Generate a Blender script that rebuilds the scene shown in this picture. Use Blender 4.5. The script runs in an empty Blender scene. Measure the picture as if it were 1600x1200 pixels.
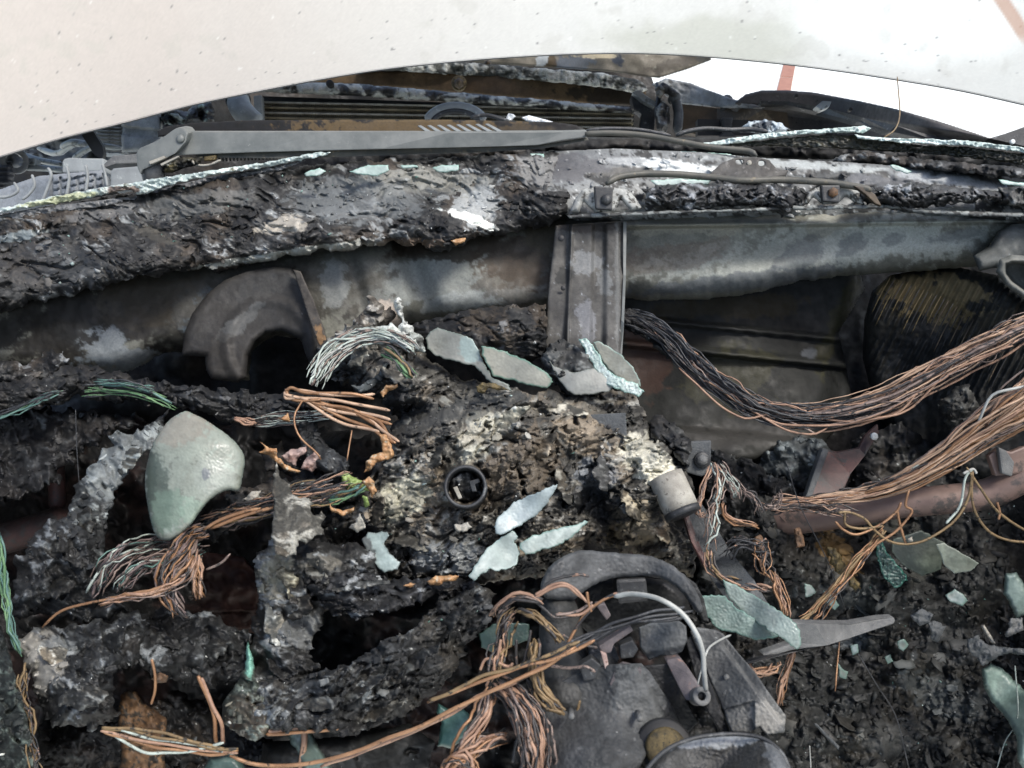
import bpy, bmesh, math, random
import numpy as np
from mathutils import Vector, Matrix
SC = bpy.context.scene
COL = SC.collection
R_ = math.radians
# ------------------------------------------------------------------ camera, light, exposure
PITCH = 32.0; FOC = 1231.9; CAM = np.array([0.0, 0.0, 1.35])
cd = bpy.data.cameras.new('camera'); cam = bpy.data.objects.new('camera', cd); COL.objects.link(cam)
cam.location = CAM; cam.rotation_euler = (R_(90-PITCH), 0, 0)
cd.sensor_fit = 'HORIZONTAL'; cd.angle = 2*math.atan(800/FOC); cd.clip_start = .02; cd.clip_end = 600
cd.dof.use_dof = True; cd.dof.focus_distance = 1.05; cd.dof.aperture_fstop = 15
SC.camera = cam
wd = bpy.data.worlds.new('World'); SC.world = wd; wd.use_nodes = True
nt = wd.node_tree; bg = nt.nodes['Background']
sky = nt.nodes.new('ShaderNodeTexSky'); sky.sky_type = 'NISHITA'; sky.sun_disc = False
SUN_EL, SUN_AZ = 62.0, 118.0
sky.sun_elevation = R_(SUN_EL); sky.sun_rotation = R_(SUN_AZ); sky.air_density = 1.0; sky.dust_density = 3.0; sky.ozone_density = 0.5
nt.links.new(sky.outputs[0], bg.inputs[0]); bg.inputs[1].default_value = .135
sd_ = bpy.data.lights.new('sun', 'SUN'); sd_.energy = 2.0; sd_.angle = R_(14); sd_.color = (1, .97, .93)
so = bpy.data.objects.new('sun', sd_); COL.objects.link(so)
# sun_rotation is measured clockwise from +Y
az = R_(SUN_AZ); el = R_(SUN_EL)
sdir = Vector((math.sin(az)*math.cos(el), math.cos(az)*math.cos(el), math.sin(el)))
so.rotation_euler = sdir.to_track_quat('Z', 'Y').to_euler(); so.location = (0, -2, 5)
SC.view_settings.view_transform = 'Standard'; SC.view_settings.look = 'None'
SC.view_settings.exposure = 0.82; SC.view_settings.gamma = 1
# ------------------------------------------------------------------ measuring helpers
FW = np.array([0, math.cos(R_(PITCH)), -math.sin(R_(PITCH))]); UP = np.array([0, math.sin(R_(PITCH)), math.cos(R_(PITCH))]); RT = np.array([1., 0, 0])
def W(x, y, d):
    x = np.asarray(x, float); y = np.asarray(y, float); d = np.asarray(d, float)
    return CAM + d[..., None]*(FW + ((x-800)/FOC)[..., None]*RT + ((600-y)/FOC)[..., None]*UP)
CTRL = np.array([(0,330,1.05),(400,260,1.10),(800,240,1.12),(1200,245,1.12),(1600,260,1.10),(0,480,.95),(400,420,1.0),(800,370,1.0),
 (1200,330,1.02),(1600,330,1.0),(0,620,.88),(300,620,.88),(500,620,.86),(600,500,.93),(800,560,.88),(1000,600,.86),(750,750,.78),(600,850,.74),
 (950,750,.78),(1050,850,.76),(450,900,.72),(100,900,.75),(600,1050,.65),(150,1100,.66),(900,950,.66),(1000,1100,.58),(1200,1200,.5),
 (1350,900,.92),(1500,1000,.87),(1350,1180,.8),(1600,1150,.78),(300,800,.78),(500,1200,.6),(1250,700,.9),(1500,600,.9),(1600,800,.85)])
def idw(ctrl, x, y, p=3.0):
    c = np.asarray(ctrl, float); x = np.asarray(x, float); y = np.asarray(y, float)
    if len(c) == 1: return np.full(x.shape, c[0, 2])
    num = np.zeros(x.shape); den = np.zeros(x.shape)
    for cx, cy, d in c:
        w = 1/(((x-cx)**2+(y-cy)**2)+400.)**(p/2)
        num += w*d; den += w
    return num/den
def D0(x, y): return idw(CTRL, x, y)
# ------------------------------------------------------------------ noise
_G = {}
def perlin(x, y, seed=0):
    if seed not in _G:
        a = np.random.RandomState(seed+7).rand(256, 256)*2*np.pi
        _G[seed] = (np.cos(a), np.sin(a))
    gx, gy = _G[seed]
    xi = np.floor(x).astype(int); yi = np.floor(y).astype(int); fx = x-xi; fy = y-yi
    u = fx*fx*fx*(fx*(fx*6-15)+10); v = fy*fy*fy*(fy*(fy*6-15)+10)
    def g(i, j, dx, dy):
        a = (xi+i) & 255; b = (yi+j) & 255
        return gx[b, a]*dx+gy[b, a]*dy
    n00 = g(0,0,fx,fy); n10 = g(1,0,fx-1,fy); n01 = g(0,1,fx,fy-1); n11 = g(1,1,fx-1,fy-1)
    return (n00*(1-u)+n10*u)*(1-v)+(n01*(1-u)+n11*u)*v
def fbm(x, y, o=4, seed=0, gain=.5):
    s = 0; a = 1; f = 1; t = 0
    for i in range(o):
        s = s+a*perlin(x*f+13.7*i, y*f+5.1*i, (seed*5+i) % 40); t += a; a *= gain; f *= 2.03
    return s/t*1.7
def ridged(x, y, o=4, seed=0):
    s = 0; a = 1; f = 1; t = 0
    for i in range(o):
        s = s+a*(1-2*np.abs(perlin(x*f+3.7*i, y*f+9.1*i, (seed*5+i+17) % 40)*1.6)); t += a; a *= .5; f *= 2.03
    return s/t
def sst(a, b, x):
    t = np.clip((x-a)/(b-a), 0, 1); return t*t*(3-2*t)
def rot(x, y, ang, st=1.0):
    c, s = math.cos(R_(ang)), math.sin(R_(ang))
    return (x*c+y*s)/st, (-x*s+y*c)
# ------------------------------------------------------------------ registry, linking
REG = []           # every thing/part with world verts centre
RAND = random.Random(4)
def mk_obj(name, verts, faces, mat, parent=None, cols=None, smooth=True, midx=None, uvless=True):
    verts = np.asarray(verts, float); c = verts.mean(0)
    if parent is None: c = np.array([c[0], c[1], verts[:, 2].min()])
    me = bpy.data.meshes.new(name)
    v = (verts-c).astype(np.float32)
    if isinstance(faces, np.ndarray):
        nf, k = faces.shape
        me.vertices.add(len(v)); me.vertices.foreach_set('co', v.ravel())
        me.loops.add(nf*k); me.loops.foreach_set('vertex_index', faces.astype(np.int32).ravel())
        me.polygons.add(nf); me.polygons.foreach_set('loop_start', np.arange(nf, dtype=np.int32)*k)
        me.polygons.foreach_set('loop_total', np.full(nf, k, np.int32))
        me.update(calc_edges=True); me.validate()
    else:
        me.from_pydata(v.tolist(), [], faces); me.update()
    mats = mat if isinstance(mat, (list, tuple)) else [mat]
    for m in mats: me.materials.append(m)
    if midx is not None and len(midx) == len(me.polygons): me.polygons.foreach_set('material_index', np.asarray(midx, np.int32))
    if smooth is True: me.polygons.foreach_set('use_smooth', np.ones(len(me.polygons), bool))
    if cols is not None and len(cols) == len(me.vertices):
        a = me.color_attributes.new('Col', 'FLOAT_COLOR', 'POINT')
        a.data.foreach_set('color', np.concatenate([np.clip(cols, 0, 1), np.ones((len(cols), 1))], 1).astype(np.float32).ravel())
    o = bpy.data.objects.new(name, me); COL.objects.link(o)
    o['_c'] = [float(q) for q in c]
    if parent is not None: o.parent = parent
    REG.append(o); return o
def tag(o, label, cat, group=None, kind=None):
    if label: o['label'] = label
    if cat: o['category'] = cat
    if group: o['group'] = group
    if kind: o['kind'] = kind
    return o
def thing(name, label, cat, group=None):
    o = bpy.data.objects.new(name, None); COL.objects.link(o); o.empty_display_size = .05
    tag(o, label, cat, group); REG.append(o); return o
def finalize():
    kids = {}
    for o in REG:
        if o.parent: kids.setdefault(o.parent.name, []).append(o)
    for o in REG:
        if o.type == 'EMPTY':
            ks = kids.get(o.name, [])
            cs = np.array([k['_c'] for k in ks]) if ks else np.zeros((1, 3))
            c = cs.mean(0); c[2] = cs[:, 2].min(); o['_c'] = [float(q) for q in c]
    for o in REG:
        c = Vector(o['_c'])
        o.location = c-(Vector(o.parent['_c']) if o.parent else Vector((0, 0, 0)))
    for o in REG: del o['_c']
# ------------------------------------------------------------------ materials
def mat_base(name, rough, metal, spec=.5):
    m = bpy.data.materials.new(name); m.use_nodes = True
    n = m.node_tree.nodes; p = n['Principled BSDF']
    p.inputs['Roughness'].default_value = rough; p.inputs['Metallic'].default_value = metal
    p.inputs['Specular IOR Level'].default_value = spec
    return m, n, m.node_tree.links, p
def noise_n(n, l, tc, scale, det=6, rough=.6):
    t = n.new('ShaderNodeTexNoise'); t.inputs['Scale'].default_value = scale; t.inputs['Detail'].default_value = det; t.inputs['Roughness'].default_value = rough
    l.new(tc, t.inputs['Vector']); return t
def ramp(n, l, src, stops):
    r = n.new('ShaderNodeValToRGB'); l.new(src, r.inputs[0]); e = r.color_ramp.elements
    e[0].position = stops[0][0]; e[0].color = (*stops[0][1], 1); e[1].position = stops[-1][0]; e[1].color = (*stops[-1][1], 1)
    for p_, c_ in stops[1:-1]:
        q = e.new(p_); q.color = (*c_, 1)
    return r
def g3(v): return (v, v, v)
def mixn(n, l, fac, a, b, mode='MIX'):
    m = n.new('ShaderNodeMix'); m.data_type = 'RGBA'; m.blend_type = mode
    if isinstance(fac, float): m.inputs[0].default_value = fac
    else: l.new(fac, m.inputs[0])
    for s, i in ((a, 6), (b, 7)):
        if isinstance(s, tuple): m.inputs[i].default_value = (*s, 1)
        else: l.new(s, m.inputs[i])
    return m.outputs[2]
def bumpn(n, l, p, h, strength, dist):
    b = n.new('ShaderNodeBump'); b.inputs['Strength'].default_value = strength; b.inputs['Distance'].default_value = dist
    l.new(h, b.inputs['Height']); l.new(b.outputs[0], p.inputs['Normal'])
def attr_mat(name, rough=.6, metal=0., spec=.5, bump=.5, bd=.002, bs=260., rlo=.35, rhi=.8, var=.5):
    m, n, l, p = mat_base(name, rough, metal, spec)
    a = n.new('ShaderNodeAttribute'); a.attribute_name = 'Col'
    g = n.new('ShaderNodeNewGeometry')
    t = noise_n(n, l, g.outputs['Position'], bs, 6, .7); t2 = noise_n(n, l, g.outputs['Position'], bs*.25, 5, .65)
    r = ramp(n, l, t.outputs[0], [(.3, g3(1-var)), (.7, g3(1+var))])
    c = mixn(n, l, 1.0, mixn(n, l, 1.0, a.outputs[0], r.outputs[0], 'MULTIPLY'), (.965, 1., .965), 'MULTIPLY'); l.new(c, p.inputs['Base Color'])
    rr = ramp(n, l, t2.outputs[0], [(.35, g3(rlo)), (.65, g3(rhi))]); l.new(rr.outputs[0], p.inputs['Roughness'])
    bumpn(n, l, p, t.outputs[0], bump, bd)
    return m
def proc(name, c1, c2, c3=None, s=40., rough=.5, metal=0., spec=.5, bump=.3, bd=.001, t3=.62, rlo=None, s3=None, stretch=None):
    tn = lambda c: None if c is None else (c[0]*.955, c[1], c[2]*.955)
    c1, c2, c3 = tn(c1), tn(c2), tn(c3)
    m, n, l, p = mat_base(name, rough, metal, spec)
    tc = n.new('ShaderNodeTexCoord').outputs['Object']
    if stretch:
        mp = n.new('ShaderNodeMapping'); mp.inputs['Scale'].default_value = stretch; l.new(tc, mp.inputs[0]); tc = mp.outputs[0]
    a = noise_n(n, l, tc, s, 7, .65)
    r = ramp(n, l, a.outputs[0], [(.36, c1), (.64, c2)]); c = r.outputs[0]
    b = noise_n(n, l, tc, s3 or s*2.7, 7, .7)
    if c3: 
        f = ramp(n, l, b.outputs[0], [(t3-.03, g3(0)), (t3+.03, g3(1))]); c = mixn(n, l, f.outputs[0], c, c3)
    l.new(c, p.inputs['Base Color'])
    if rlo is not None:
        rr = ramp(n, l, b.outputs[0], [(.35, g3(rlo)), (.65, g3(rough))]); l.new(rr.outputs[0], p.inputs['Roughness'])
    f_ = noise_n(n, l, tc, s*9, 5, .7)
    if bump: bumpn(n, l, p, f_.outputs[0], bump, bd)
    return m
M = {}
M['char'] = attr_mat('charred_plastic', bump=.25, bd=.0012, rlo=.5, rhi=.85, spec=.42, var=.2, bs=330)
M['glossychar'] = attr_mat('glossy_char', bump=.5, bd=.0018, rlo=.35, rhi=.7, spec=.55, var=.3, bs=330)
M['steel'] = attr_mat('sooty_steel', metal=.1, spec=.35, bump=.4, bd=.0008, rlo=.5, rhi=.8, var=.25, bs=300)
M['gravelly'] = None
M['ash'] = attr_mat('ash', rough=.9, spec=.2, bump=.8, bd=.003, rlo=.7, rhi=.95)
def glass_mat(nm, crack):
    m = attr_mat(nm, spec=.5, bump=.25 if crack else .2, bd=.0015 if crack else .0008, rlo=.22 if crack else .28, rhi=.55 if crack else .65, var=.2 if crack else .07, bs=500 if crack else 120)
    if not crack:
        m.node_tree.nodes['Principled BSDF'].inputs['Transmission Weight'].default_value = .2; return m
    n = m.node_tree.nodes; l = m.node_tree.links; p = n['Principled BSDF']
    g = n.new('ShaderNodeNewGeometry'); v = n.new('ShaderNodeTexVoronoi'); v.feature = 'DISTANCE_TO_EDGE'; v.inputs['Scale'].default_value = 210
    w = noise_n(n, l, g.outputs['Position'], 60, 3, .6); mp = n.new('ShaderNodeMix'); mp.data_type = 'VECTOR'; mp.inputs[0].default_value = .02
    l.new(g.outputs['Position'], mp.inputs[4]); l.new(w.outputs['Color'], mp.inputs[5]); l.new(mp.outputs[1], v.inputs['Vector'])
    r = ramp(n, l, v.outputs[0], [(.0, g3(1.35)), (.12, g3(.97))]); src = p.inputs['Base Color'].links[0].from_socket
    l.new(mixn(n, l, .75, src, mixn(n, l, 1.0, src, r.outputs[0], 'MULTIPLY')), p.inputs['Base Color'])
    p.inputs['Transmission Weight'].default_value = .22
    return m
M['glass'] = glass_mat('broken_glass', False); M['crackglass'] = glass_mat('crackled_glass', True)
M['paint'] = attr_mat('heat_dulled_paint', spec=.5, bump=.05, bd=.0005, rlo=.3, rhi=.42, var=.03, bs=60)
M['copper'] = proc('bare_copper', (.20,.112,.08), (.44,.265,.185), (.04,.032,.03), s=45, rough=.65, metal=.1, spec=.45, bump=.3, t3=.60, rlo=.45, s3=60)
M['tancopper'] = proc('tan_copper', (.30,.19,.135), (.56,.37,.26), (.06,.05,.045), s=45, rough=.6, metal=.1, spec=.45, bump=.3, t3=.62, rlo=.4, s3=60)
M['pinkcopper'] = proc('pinkish_copper', (.15,.105,.092), (.31,.225,.195), (.04,.037,.037), s=45, rough=.55, metal=.25, bump=.3, t3=.56, rlo=.4)
M['orangecopper'] = proc('orange_copper', (.20,.10,.052), (.37,.20,.11), (.05,.033,.023), s=50, rough=.5, metal=.3, bump=.3, t3=.62, rlo=.3)
M['ochre'] = proc('ochre_wire', (.14,.09,.045), (.25,.165,.085), (.03,.025,.02), s=50, rough=.55, metal=.2, bump=.3, t3=.58)
M['sootwire'] = proc('sooty_wire', (.02,.02,.022), (.07,.06,.058), (.30,.17,.12), s=70, rough=.55, metal=.2, bump=.5, t3=.60, rlo=.35)
M['blackwire'] = proc('black_wire', (.015,.015,.017), (.05,.05,.055), (.12,.12,.13), s=80, rough=.5, bump=.5, t3=.63, rlo=.3)
M['greywire'] = proc('grey_green_wire', (.22,.24,.22), (.48,.52,.48), (.05,.05,.05), s=60, rough=.5, bump=.3, t3=.58)
M['greenwire'] = proc('green_wire', (.05,.11,.06), (.15,.26,.12), (.03,.03,.03), s=30, rough=.5, bump=.3, t3=.6)
M['tealwire'] = proc('teal_wire', (.05,.11,.10), (.13,.22,.19), (.03,.03,.03), s=30, rough=.5, bump=.3, t3=.6)
M['whitewire'] = proc('white_wire', (.27,.265,.255), (.43,.42,.405), (.14,.12,.105), s=60, rough=.45, bump=.1, t3=.7)
M['wiper'] = proc('wiper_grey_paint', (.095,.10,.10), (.15,.152,.15), (.25,.25,.24), s=30, rough=.5, bump=.15, t3=.68, s3=160)
M['wiperdark'] = proc('wiper_dark', (.05,.05,.045), (.10,.09,.075), (.16,.13,.09), s=30, rough=.55, bump=.3)
M['black'] = proc('black_rubber', (.008,.008,.009), (.016,.016,.017), None, s=20, rough=.6, bump=.2)
M['bladetan'] = proc('soot_and_tan_blade', (.008,.008,.008), (.02,.017,.013), (.07,.048,.024), s=14, rough=.7, bump=.2, t3=.55, s3=6)
M['greyplastic'] = proc('grey_plastic', (.18,.185,.195), (.27,.278,.288), (.34,.35,.35), s=25, rough=.6, bump=.3)
M['alu'] = proc('dull_aluminium', (.20,.21,.22), (.34,.345,.35), (.10,.10,.10), s=14, rough=.45, metal=.4, bump=.25, t3=.6, s3=25)
M['darkmetal'] = proc('dark_metal', (.02,.02,.022), (.055,.055,.058), (.14,.14,.145), s=30, rough=.5, metal=.2, bump=.5, t3=.62)
M['brownmetal'] = proc('brown_scorched_metal', (.03,.022,.016), (.10,.07,.045), (.17,.12,.075), s=14, rough=.55, metal=.2, bump=.3, t3=.6, s3=20)
M['rust'] = proc('rusty_steel', (.05,.032,.022), (.17,.085,.04), (.04,.03,.022), s=55, rough=.7, bump=.6, t3=.58)
M['redsteel'] = proc('red_primer_steel', (.03,.019,.018), (.10,.040,.035), (.035,.03,.03), s=25, rough=.55, bump=.4, t3=.56)
M['pinktube'] = proc('pinkish_steel_tube', (.13,.083,.072), (.22,.142,.12), (.07,.055,.05), s=18, rough=.5, metal=.1, bump=.3, t3=.58, s3=22)
M['columngrey'] = proc('column_grey', (.04,.042,.046), (.09,.094,.10), (.19,.185,.185), s=35, rough=.6, bump=.8, bd=.0015, t3=.68, s3=200)
M['columnlight'] = proc('column_light', (.08,.08,.083), (.16,.155,.155), (.27,.26,.25), s=35, rough=.6, bump=.8, bd=.0015, t3=.66, s3=200)
M['mauve'] = proc('mauve_scorched_plastic', (.06,.05,.055), (.14,.115,.12), (.26,.15,.12), s=60, rough=.6, bump=.5)
M['brass'] = proc('tarnished_brass', (.05,.036,.015), (.17,.12,.05), (.03,.025,.015), s=110, rough=.6, metal=.2, bump=.7, t3=.56)
M['cream'] = proc('cream_ceramic', (.22,.195,.17), (.38,.35,.31), (.12,.10,.085), s=60, rough=.7, bump=.4)
M['orangescrap'] = proc('orange_melted_plastic', (.30,.14,.06), (.48,.28,.14), (.40,.34,.26), s=60, rough=.5, bump=.5, t3=.58)
M['greenscrap'] = proc('green_melted_plastic', (.14,.20,.05), (.28,.34,.12), (.25,.20,.1), s=50, rough=.4, bump=.5, t3=.6)
M['pinkscrap'] = proc('pink_scrap', (.25,.14,.12), (.45,.34,.31), (.16,.07,.05), s=60, rough=.5, bump=.5, t3=.6)
M['tile'] = proc('terracotta_tile', (.30,.13,.09), (.38,.18,.125), None, s=14, rough=.6, bump=.2)
M['grout'] = proc('pale_concrete', (.72,.71,.69), (.82,.81,.80), None, s=3, rough=.8, bump=.2)
M['whitebit'] = proc('white_residue', (.6,.6,.61), (.8,.8,.8), (.35,.35,.36), s=120, rough=.7, bump=.8, t3=.6)
# ------------------------------------------------------------------ mesh helpers
def dens(poly, sp, amp=0, f=.06, seed=1):
    p = np.asarray(poly, float); out = []
    for i in range(len(p)):
        a, b = p[i], p[(i+1) % len(p)]; n = max(1, int(np.hypot(*(b-a))/sp))
        for k in range(n): out.append(a+(b-a)*k/n)
    q = np.array(out)
    if amp:
        q = q+amp*np.stack([fbm(q[:, 0]*f, q[:, 1]*f, 4, seed, .65), fbm(q[:, 0]*f+50, q[:, 1]*f+20, 4, seed+1, .65)], 1)*1.6
    return q
def smoothpoly(poly, it=2):
    p = np.asarray(poly, float)
    for _ in range(it):
        q = np.roll(p, -1, 0); p = np.stack([p*.75+q*.25, p*.25+q*.75], 1).reshape(-1, 2)
    return p
def seg_dist(poly, x, y):
    best = np.full(x.shape, 1e18); nx = np.zeros(x.shape); ny = np.zeros(x.shape); ins = np.zeros(x.shape, bool)
    q = np.roll(poly, -1, 0)
    for (ax, ay), (bx, by) in zip(poly, q):
        dx, dy = bx-ax, by-ay; L = dx*dx+dy*dy+1e-12
        t = np.clip(((x-ax)*dx+(y-ay)*dy)/L, 0, 1); px = ax+t*dx; py = ay+t*dy
        d = (x-px)**2+(y-py)**2; m = d < best
        best = np.where(m, d, best); nx = np.where(m, px, nx); ny = np.where(m, py, ny)
        if dy != 0:
            c = ((ay > y) != (by > y)) & (x < (bx-ax)*(y-ay)/dy+ax); ins ^= c
    return np.where(ins, 1, -1)*np.sqrt(best), nx, ny
def sdf(polys, x, y):
    s, nx, ny = seg_dist(polys[0], x, y)
    for h in polys[1:]:
        s2, n2x, n2y = seg_dist(h, x, y); s2 = -s2
        m = s2 < s; s = np.where(m, s2, s); nx = np.where(m, n2x, nx); ny = np.where(m, n2y, ny)
    return s, nx, ny
def bil(a, r, c):
    r0 = np.clip(np.floor(r).astype(int), 0, a.shape[0]-2); c0 = np.clip(np.floor(c).astype(int), 0, a.shape[1]-2); fr = r-r0; fc = c-c0
    return (a[r0, c0]*(1-fc)+a[r0, c0+1]*fc)*(1-fr)+(a[r0+1, c0]*(1-fc)+a[r0+1, c0+1]*fc)*fr
SURF = {}
def relief(name, poly, depth, mat, step=2.4, holes=(), rag=0., ragf=.06, R=25., B=.02, thick=.03, disp=None, col=None, parent=None, seed=1, sm=0, key=None, cap=None, pierce=None):
    """a solid lump or plate whose front outline was measured at the given distance; thickness runs away from the viewer side"""
    if sm: poly = smoothpoly(poly, sm)
    sp = max(3., step*1.5) if rag else 12.
    polys = [dens(poly, sp, rag, ragf, seed)]+[dens(h, sp, rag, ragf, seed+3+i) for i, h in enumerate(holes)]
    x0, y0 = polys[0].min(0)-step*2; x1, y1 = polys[0].max(0)+step*2
    x0 = max(x0, -70); x1 = min(x1, 1670); y0 = max(y0, -60); y1 = min(y1, 1260)
    nx_ = int((x1-x0)/step)+2; ny_ = int((y1-y0)/step)+2
    gx, gy = np.meshgrid(x0+np.arange(nx_)*step, y0+np.arange(ny_)*step)
    k = 4
    cx, cy = np.meshgrid(x0+np.arange(nx_//k+3)*step*k, y0+np.arange(ny_//k+3)*step*k)
    cs, _, _ = sdf(polys, cx, cy)
    ii, jj = np.mgrid[0:ny_, 0:nx_]
    s = bil(cs, ii/k, jj/k)
    near = np.abs(s) < step*k*1.2
    es, ex, ey = sdf(polys, gx[near], gy[near]); s[near] = es
    NX = gx.copy(); NY = gy.copy(); NX[near] = ex; NY[near] = ey
    keep = s > -step*.75
    if pierce is not None: keep &= ~pierce(gx, gy, s)
    out = keep & (s < 0); gx = np.where(out, NX, gx); gy = np.where(out, NY, gy); s = np.where(out, 0, s)
    quad = keep[:-1, :-1] & keep[1:, :-1] & keep[:-1, 1:] & keep[1:, 1:]
    used = np.zeros(keep.shape, bool)
    used[:-1, :-1] |= quad; used[1:, :-1] |= quad; used[:-1, 1:] |= quad; used[1:, 1:] |= quad
    idx = -np.ones(keep.shape, int); idx[used] = np.arange(used.sum())
    x = gx[used]; y = gy[used]; sv = s[used]
    if callable(depth): d = depth(x, y)
    elif isinstance(depth, (int, float)): d = np.full(x.shape, float(depth))
    else: d = idw(depth, x, y)
    t = np.clip(sv/R, 0, 1); d = d+B*(1-np.sqrt(np.clip(1-(1-t)**2, 0, 1)))
    h = disp(x, y, sv) if disp else np.zeros(x.shape)
    d = d-h
    P = W(x, y, d)
    q = np.stack([idx[:-1, :-1][quad], idx[1:, :-1][quad], idx[1:, 1:][quad], idx[:-1, 1:][quad]], 1)
    # boundary edges -> wall
    e = np.concatenate([q[:, [0, 1]], q[:, [1, 2]], q[:, [2, 3]], q[:, [3, 0]]])
    n = len(P); kf = e[:, 0].astype(np.int64)*n+e[:, 1]; kr = e[:, 1].astype(np.int64)*n+e[:, 0]
    be = e[~np.isin(kf, kr)]
    bv = np.unique(be); bmap = -np.ones(n, int); bmap[bv] = n+np.arange(len(bv))
    C = col(x, y, sv, h) if col else None
    if cap is None: cap = n < 9000
    if cap:
        P2 = W(x, y, d.clip(min=0)+thick+h*.0); bmap = n+np.arange(n)
        P = np.concatenate([P, P2]); back = q[:, ::-1]+n
        wall = np.stack([be[:, 1], be[:, 0], bmap[be[:, 0]], bmap[be[:, 1]]], 1)
        q = np.concatenate([q, wall, back]); C = np.concatenate([C, C]) if C is not None else None
    else:
        P = np.concatenate([P, W(x[bv], y[bv], d[bv]+thick)])
        wall = np.stack([be[:, 1], be[:, 0], bmap[be[:, 0]], bmap[be[:, 1]]], 1)
        q = np.concatenate([q, wall]); C = np.concatenate([C, C[bv]]) if C is not None else None
    o = mk_obj(name, P, q, mat, parent, C)
    if key: SURF[key] = (x, y, d, sv, C[:len(x)] if C is not None else None)
    return o
def strata(x, y, ang, sp, seed, wf=.010, wa=1.7):
    """stacked burnt sheets: sharp front edge, long sloping back, broken up along their length"""
    u, v = rot(x, y, ang)
    k = v/sp+wa*fbm(x*wf, y*wf, 3, seed+1)+.45*fbm(x*.045, y*.045, 2, seed+2)
    i = np.floor(k); f = k-i
    a = .35+.9*np.clip(perlin(i*3.71+.5, u*.011+i*1.3, (seed+3) % 40)*1.8+.35, 0, 1)
    return a*sst(0, .10, f)*(1-.85*f), i, u
def flaky(amp=.012, ang=10, st=3., f=.012, seed=1, terr=5, crack=.004, fine=.0018):
    def fn(x, y, s):
        big = fbm(x*.008, y*.008, 3, seed+6); h1, _, _ = strata(x, y, ang, 24, seed); h2, _, _ = strata(x, y, ang+14*math.sin(seed), 9, seed+4, .02, 2.2)
        wx = x+26*fbm(x*.012, y*.012, 2, seed+1); wy = y+26*fbm(x*.012+9, y*.012, 2, seed+2)
        u, v = rot(wx, wy, ang, st)
        c = ridged(u*f*2.6, v*f*2.6, 3, seed+4); cr = sst(.58, .88, c)
        m = sst(-.35, .25, fbm(x*.011+3, y*.011, 3, seed+9))
        g2 = ridged(*[q*.06 for q in rot(wx, wy, ang, 1.8)], 4, seed+7); g = fbm(x*.16, y*.16, 2, seed+5)
        return amp*big*1.1+amp*.72*h1*m+amp*.30*h2*(.4+.6*m)-crack*cr+fine*1.2*g2+fine*.35*g
    return fn
def lumpy(amp=.012, f=.02, seed=1, fine=.002, pits=.004):
    def fn(x, y, s):
        wx = x+14*fbm(x*.03, y*.03, 2, seed+6); wy = y+14*fbm(x*.03+5, y*.03, 2, seed+7)
        n = fbm(x*f, y*f, 3, seed, .5); r = ridged(wx*.028, wy*.028, 4, seed+2); g = fbm(x*.16, y*.16, 2, seed+3, .6)
        m = sst(-.2, .3, fbm(x*.012, y*.012, 2, seed+8)); h1, _, _ = strata(x, y, (seed*37) % 180-90, 15, seed+5, .016, 2.2)
        p = sst(.42, .60, fbm(wx*.035, wy*.035, 2, seed+4))
        return amp*n+fine*2.4*r+fine*.4*g+fine*2.2*h1*m-pits*1.2*p
    return fn
def lerp(a, b, t): return a+(b-a)*t[:, None]
def C3(c): return np.array(c, float)
def ashcol(seed=1, dark=(.012,.012,.013), mid=(.05,.049,.05), ash=(.20,.205,.225), brown=(.07,.052,.04), ashamt=.5, brownamt=.3, spec=.5, patches=(), ang=0, st=2.):
    def fn(x, y, s, h):
        u, v = rot(x+18*fbm(x*.02, y*.02, 2, seed), y+18*fbm(x*.02+7, y*.02, 2, seed+1), ang, st)
        a = fbm(u*.03, v*.03, 5, seed+2, .62); b = fbm(u*.09, v*.09, 4, seed+3, .65); c = fbm(x*.25, y*.25, 2, seed+4); e = fbm(x*.011, y*.011, 3, seed+5)
        k = np.broadcast_to(C3(dark), (len(x), 3))*np.ones((len(x), 1))*.6
        hh0 = (h-h.mean())/(h.std()+1e-9)*.10
        k = lerp(k, C3(mid), sst(-.15, .55, b+.4*a+hh0))
        k = lerp(k, C3(brown), sst(.05, .35, e+.5*b)*brownamt*1.1)
        hh = (h-h.mean())/(h.std()+1e-9)*.09
        k = lerp(k, C3(ash), sst(.40, .66, a*.75+b*.7+e*.45+hh*1.6+(ashamt-.35)*1.15)*.9)
        k = lerp(k, C3((.5,.5,.51)), sst(.60, .78, c*.8+b*.5+.0*a-(.5-spec)*.5)*.8)
        for (px, py, rx, ry, pa, colr, stg) in patches:
            uu, vv = rot(x-px, y-py, pa); rr = np.sqrt((uu/rx)**2+(vv/ry)**2)
            k = lerp(k, C3(colr), sst(.12, -.12, rr-1+.65*b+.5*a)*stg)
        _, li, lu = strata(x, y, ang, 24, seed)
        k = k*np.array([1.0, .99, .93])
        k = k*(1+.75*np.clip(perlin(li*2.3+.5, lu*.008, (seed+11) % 40), -.6, .8)+.16*c)[:, None]
        return k
    return fn
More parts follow.
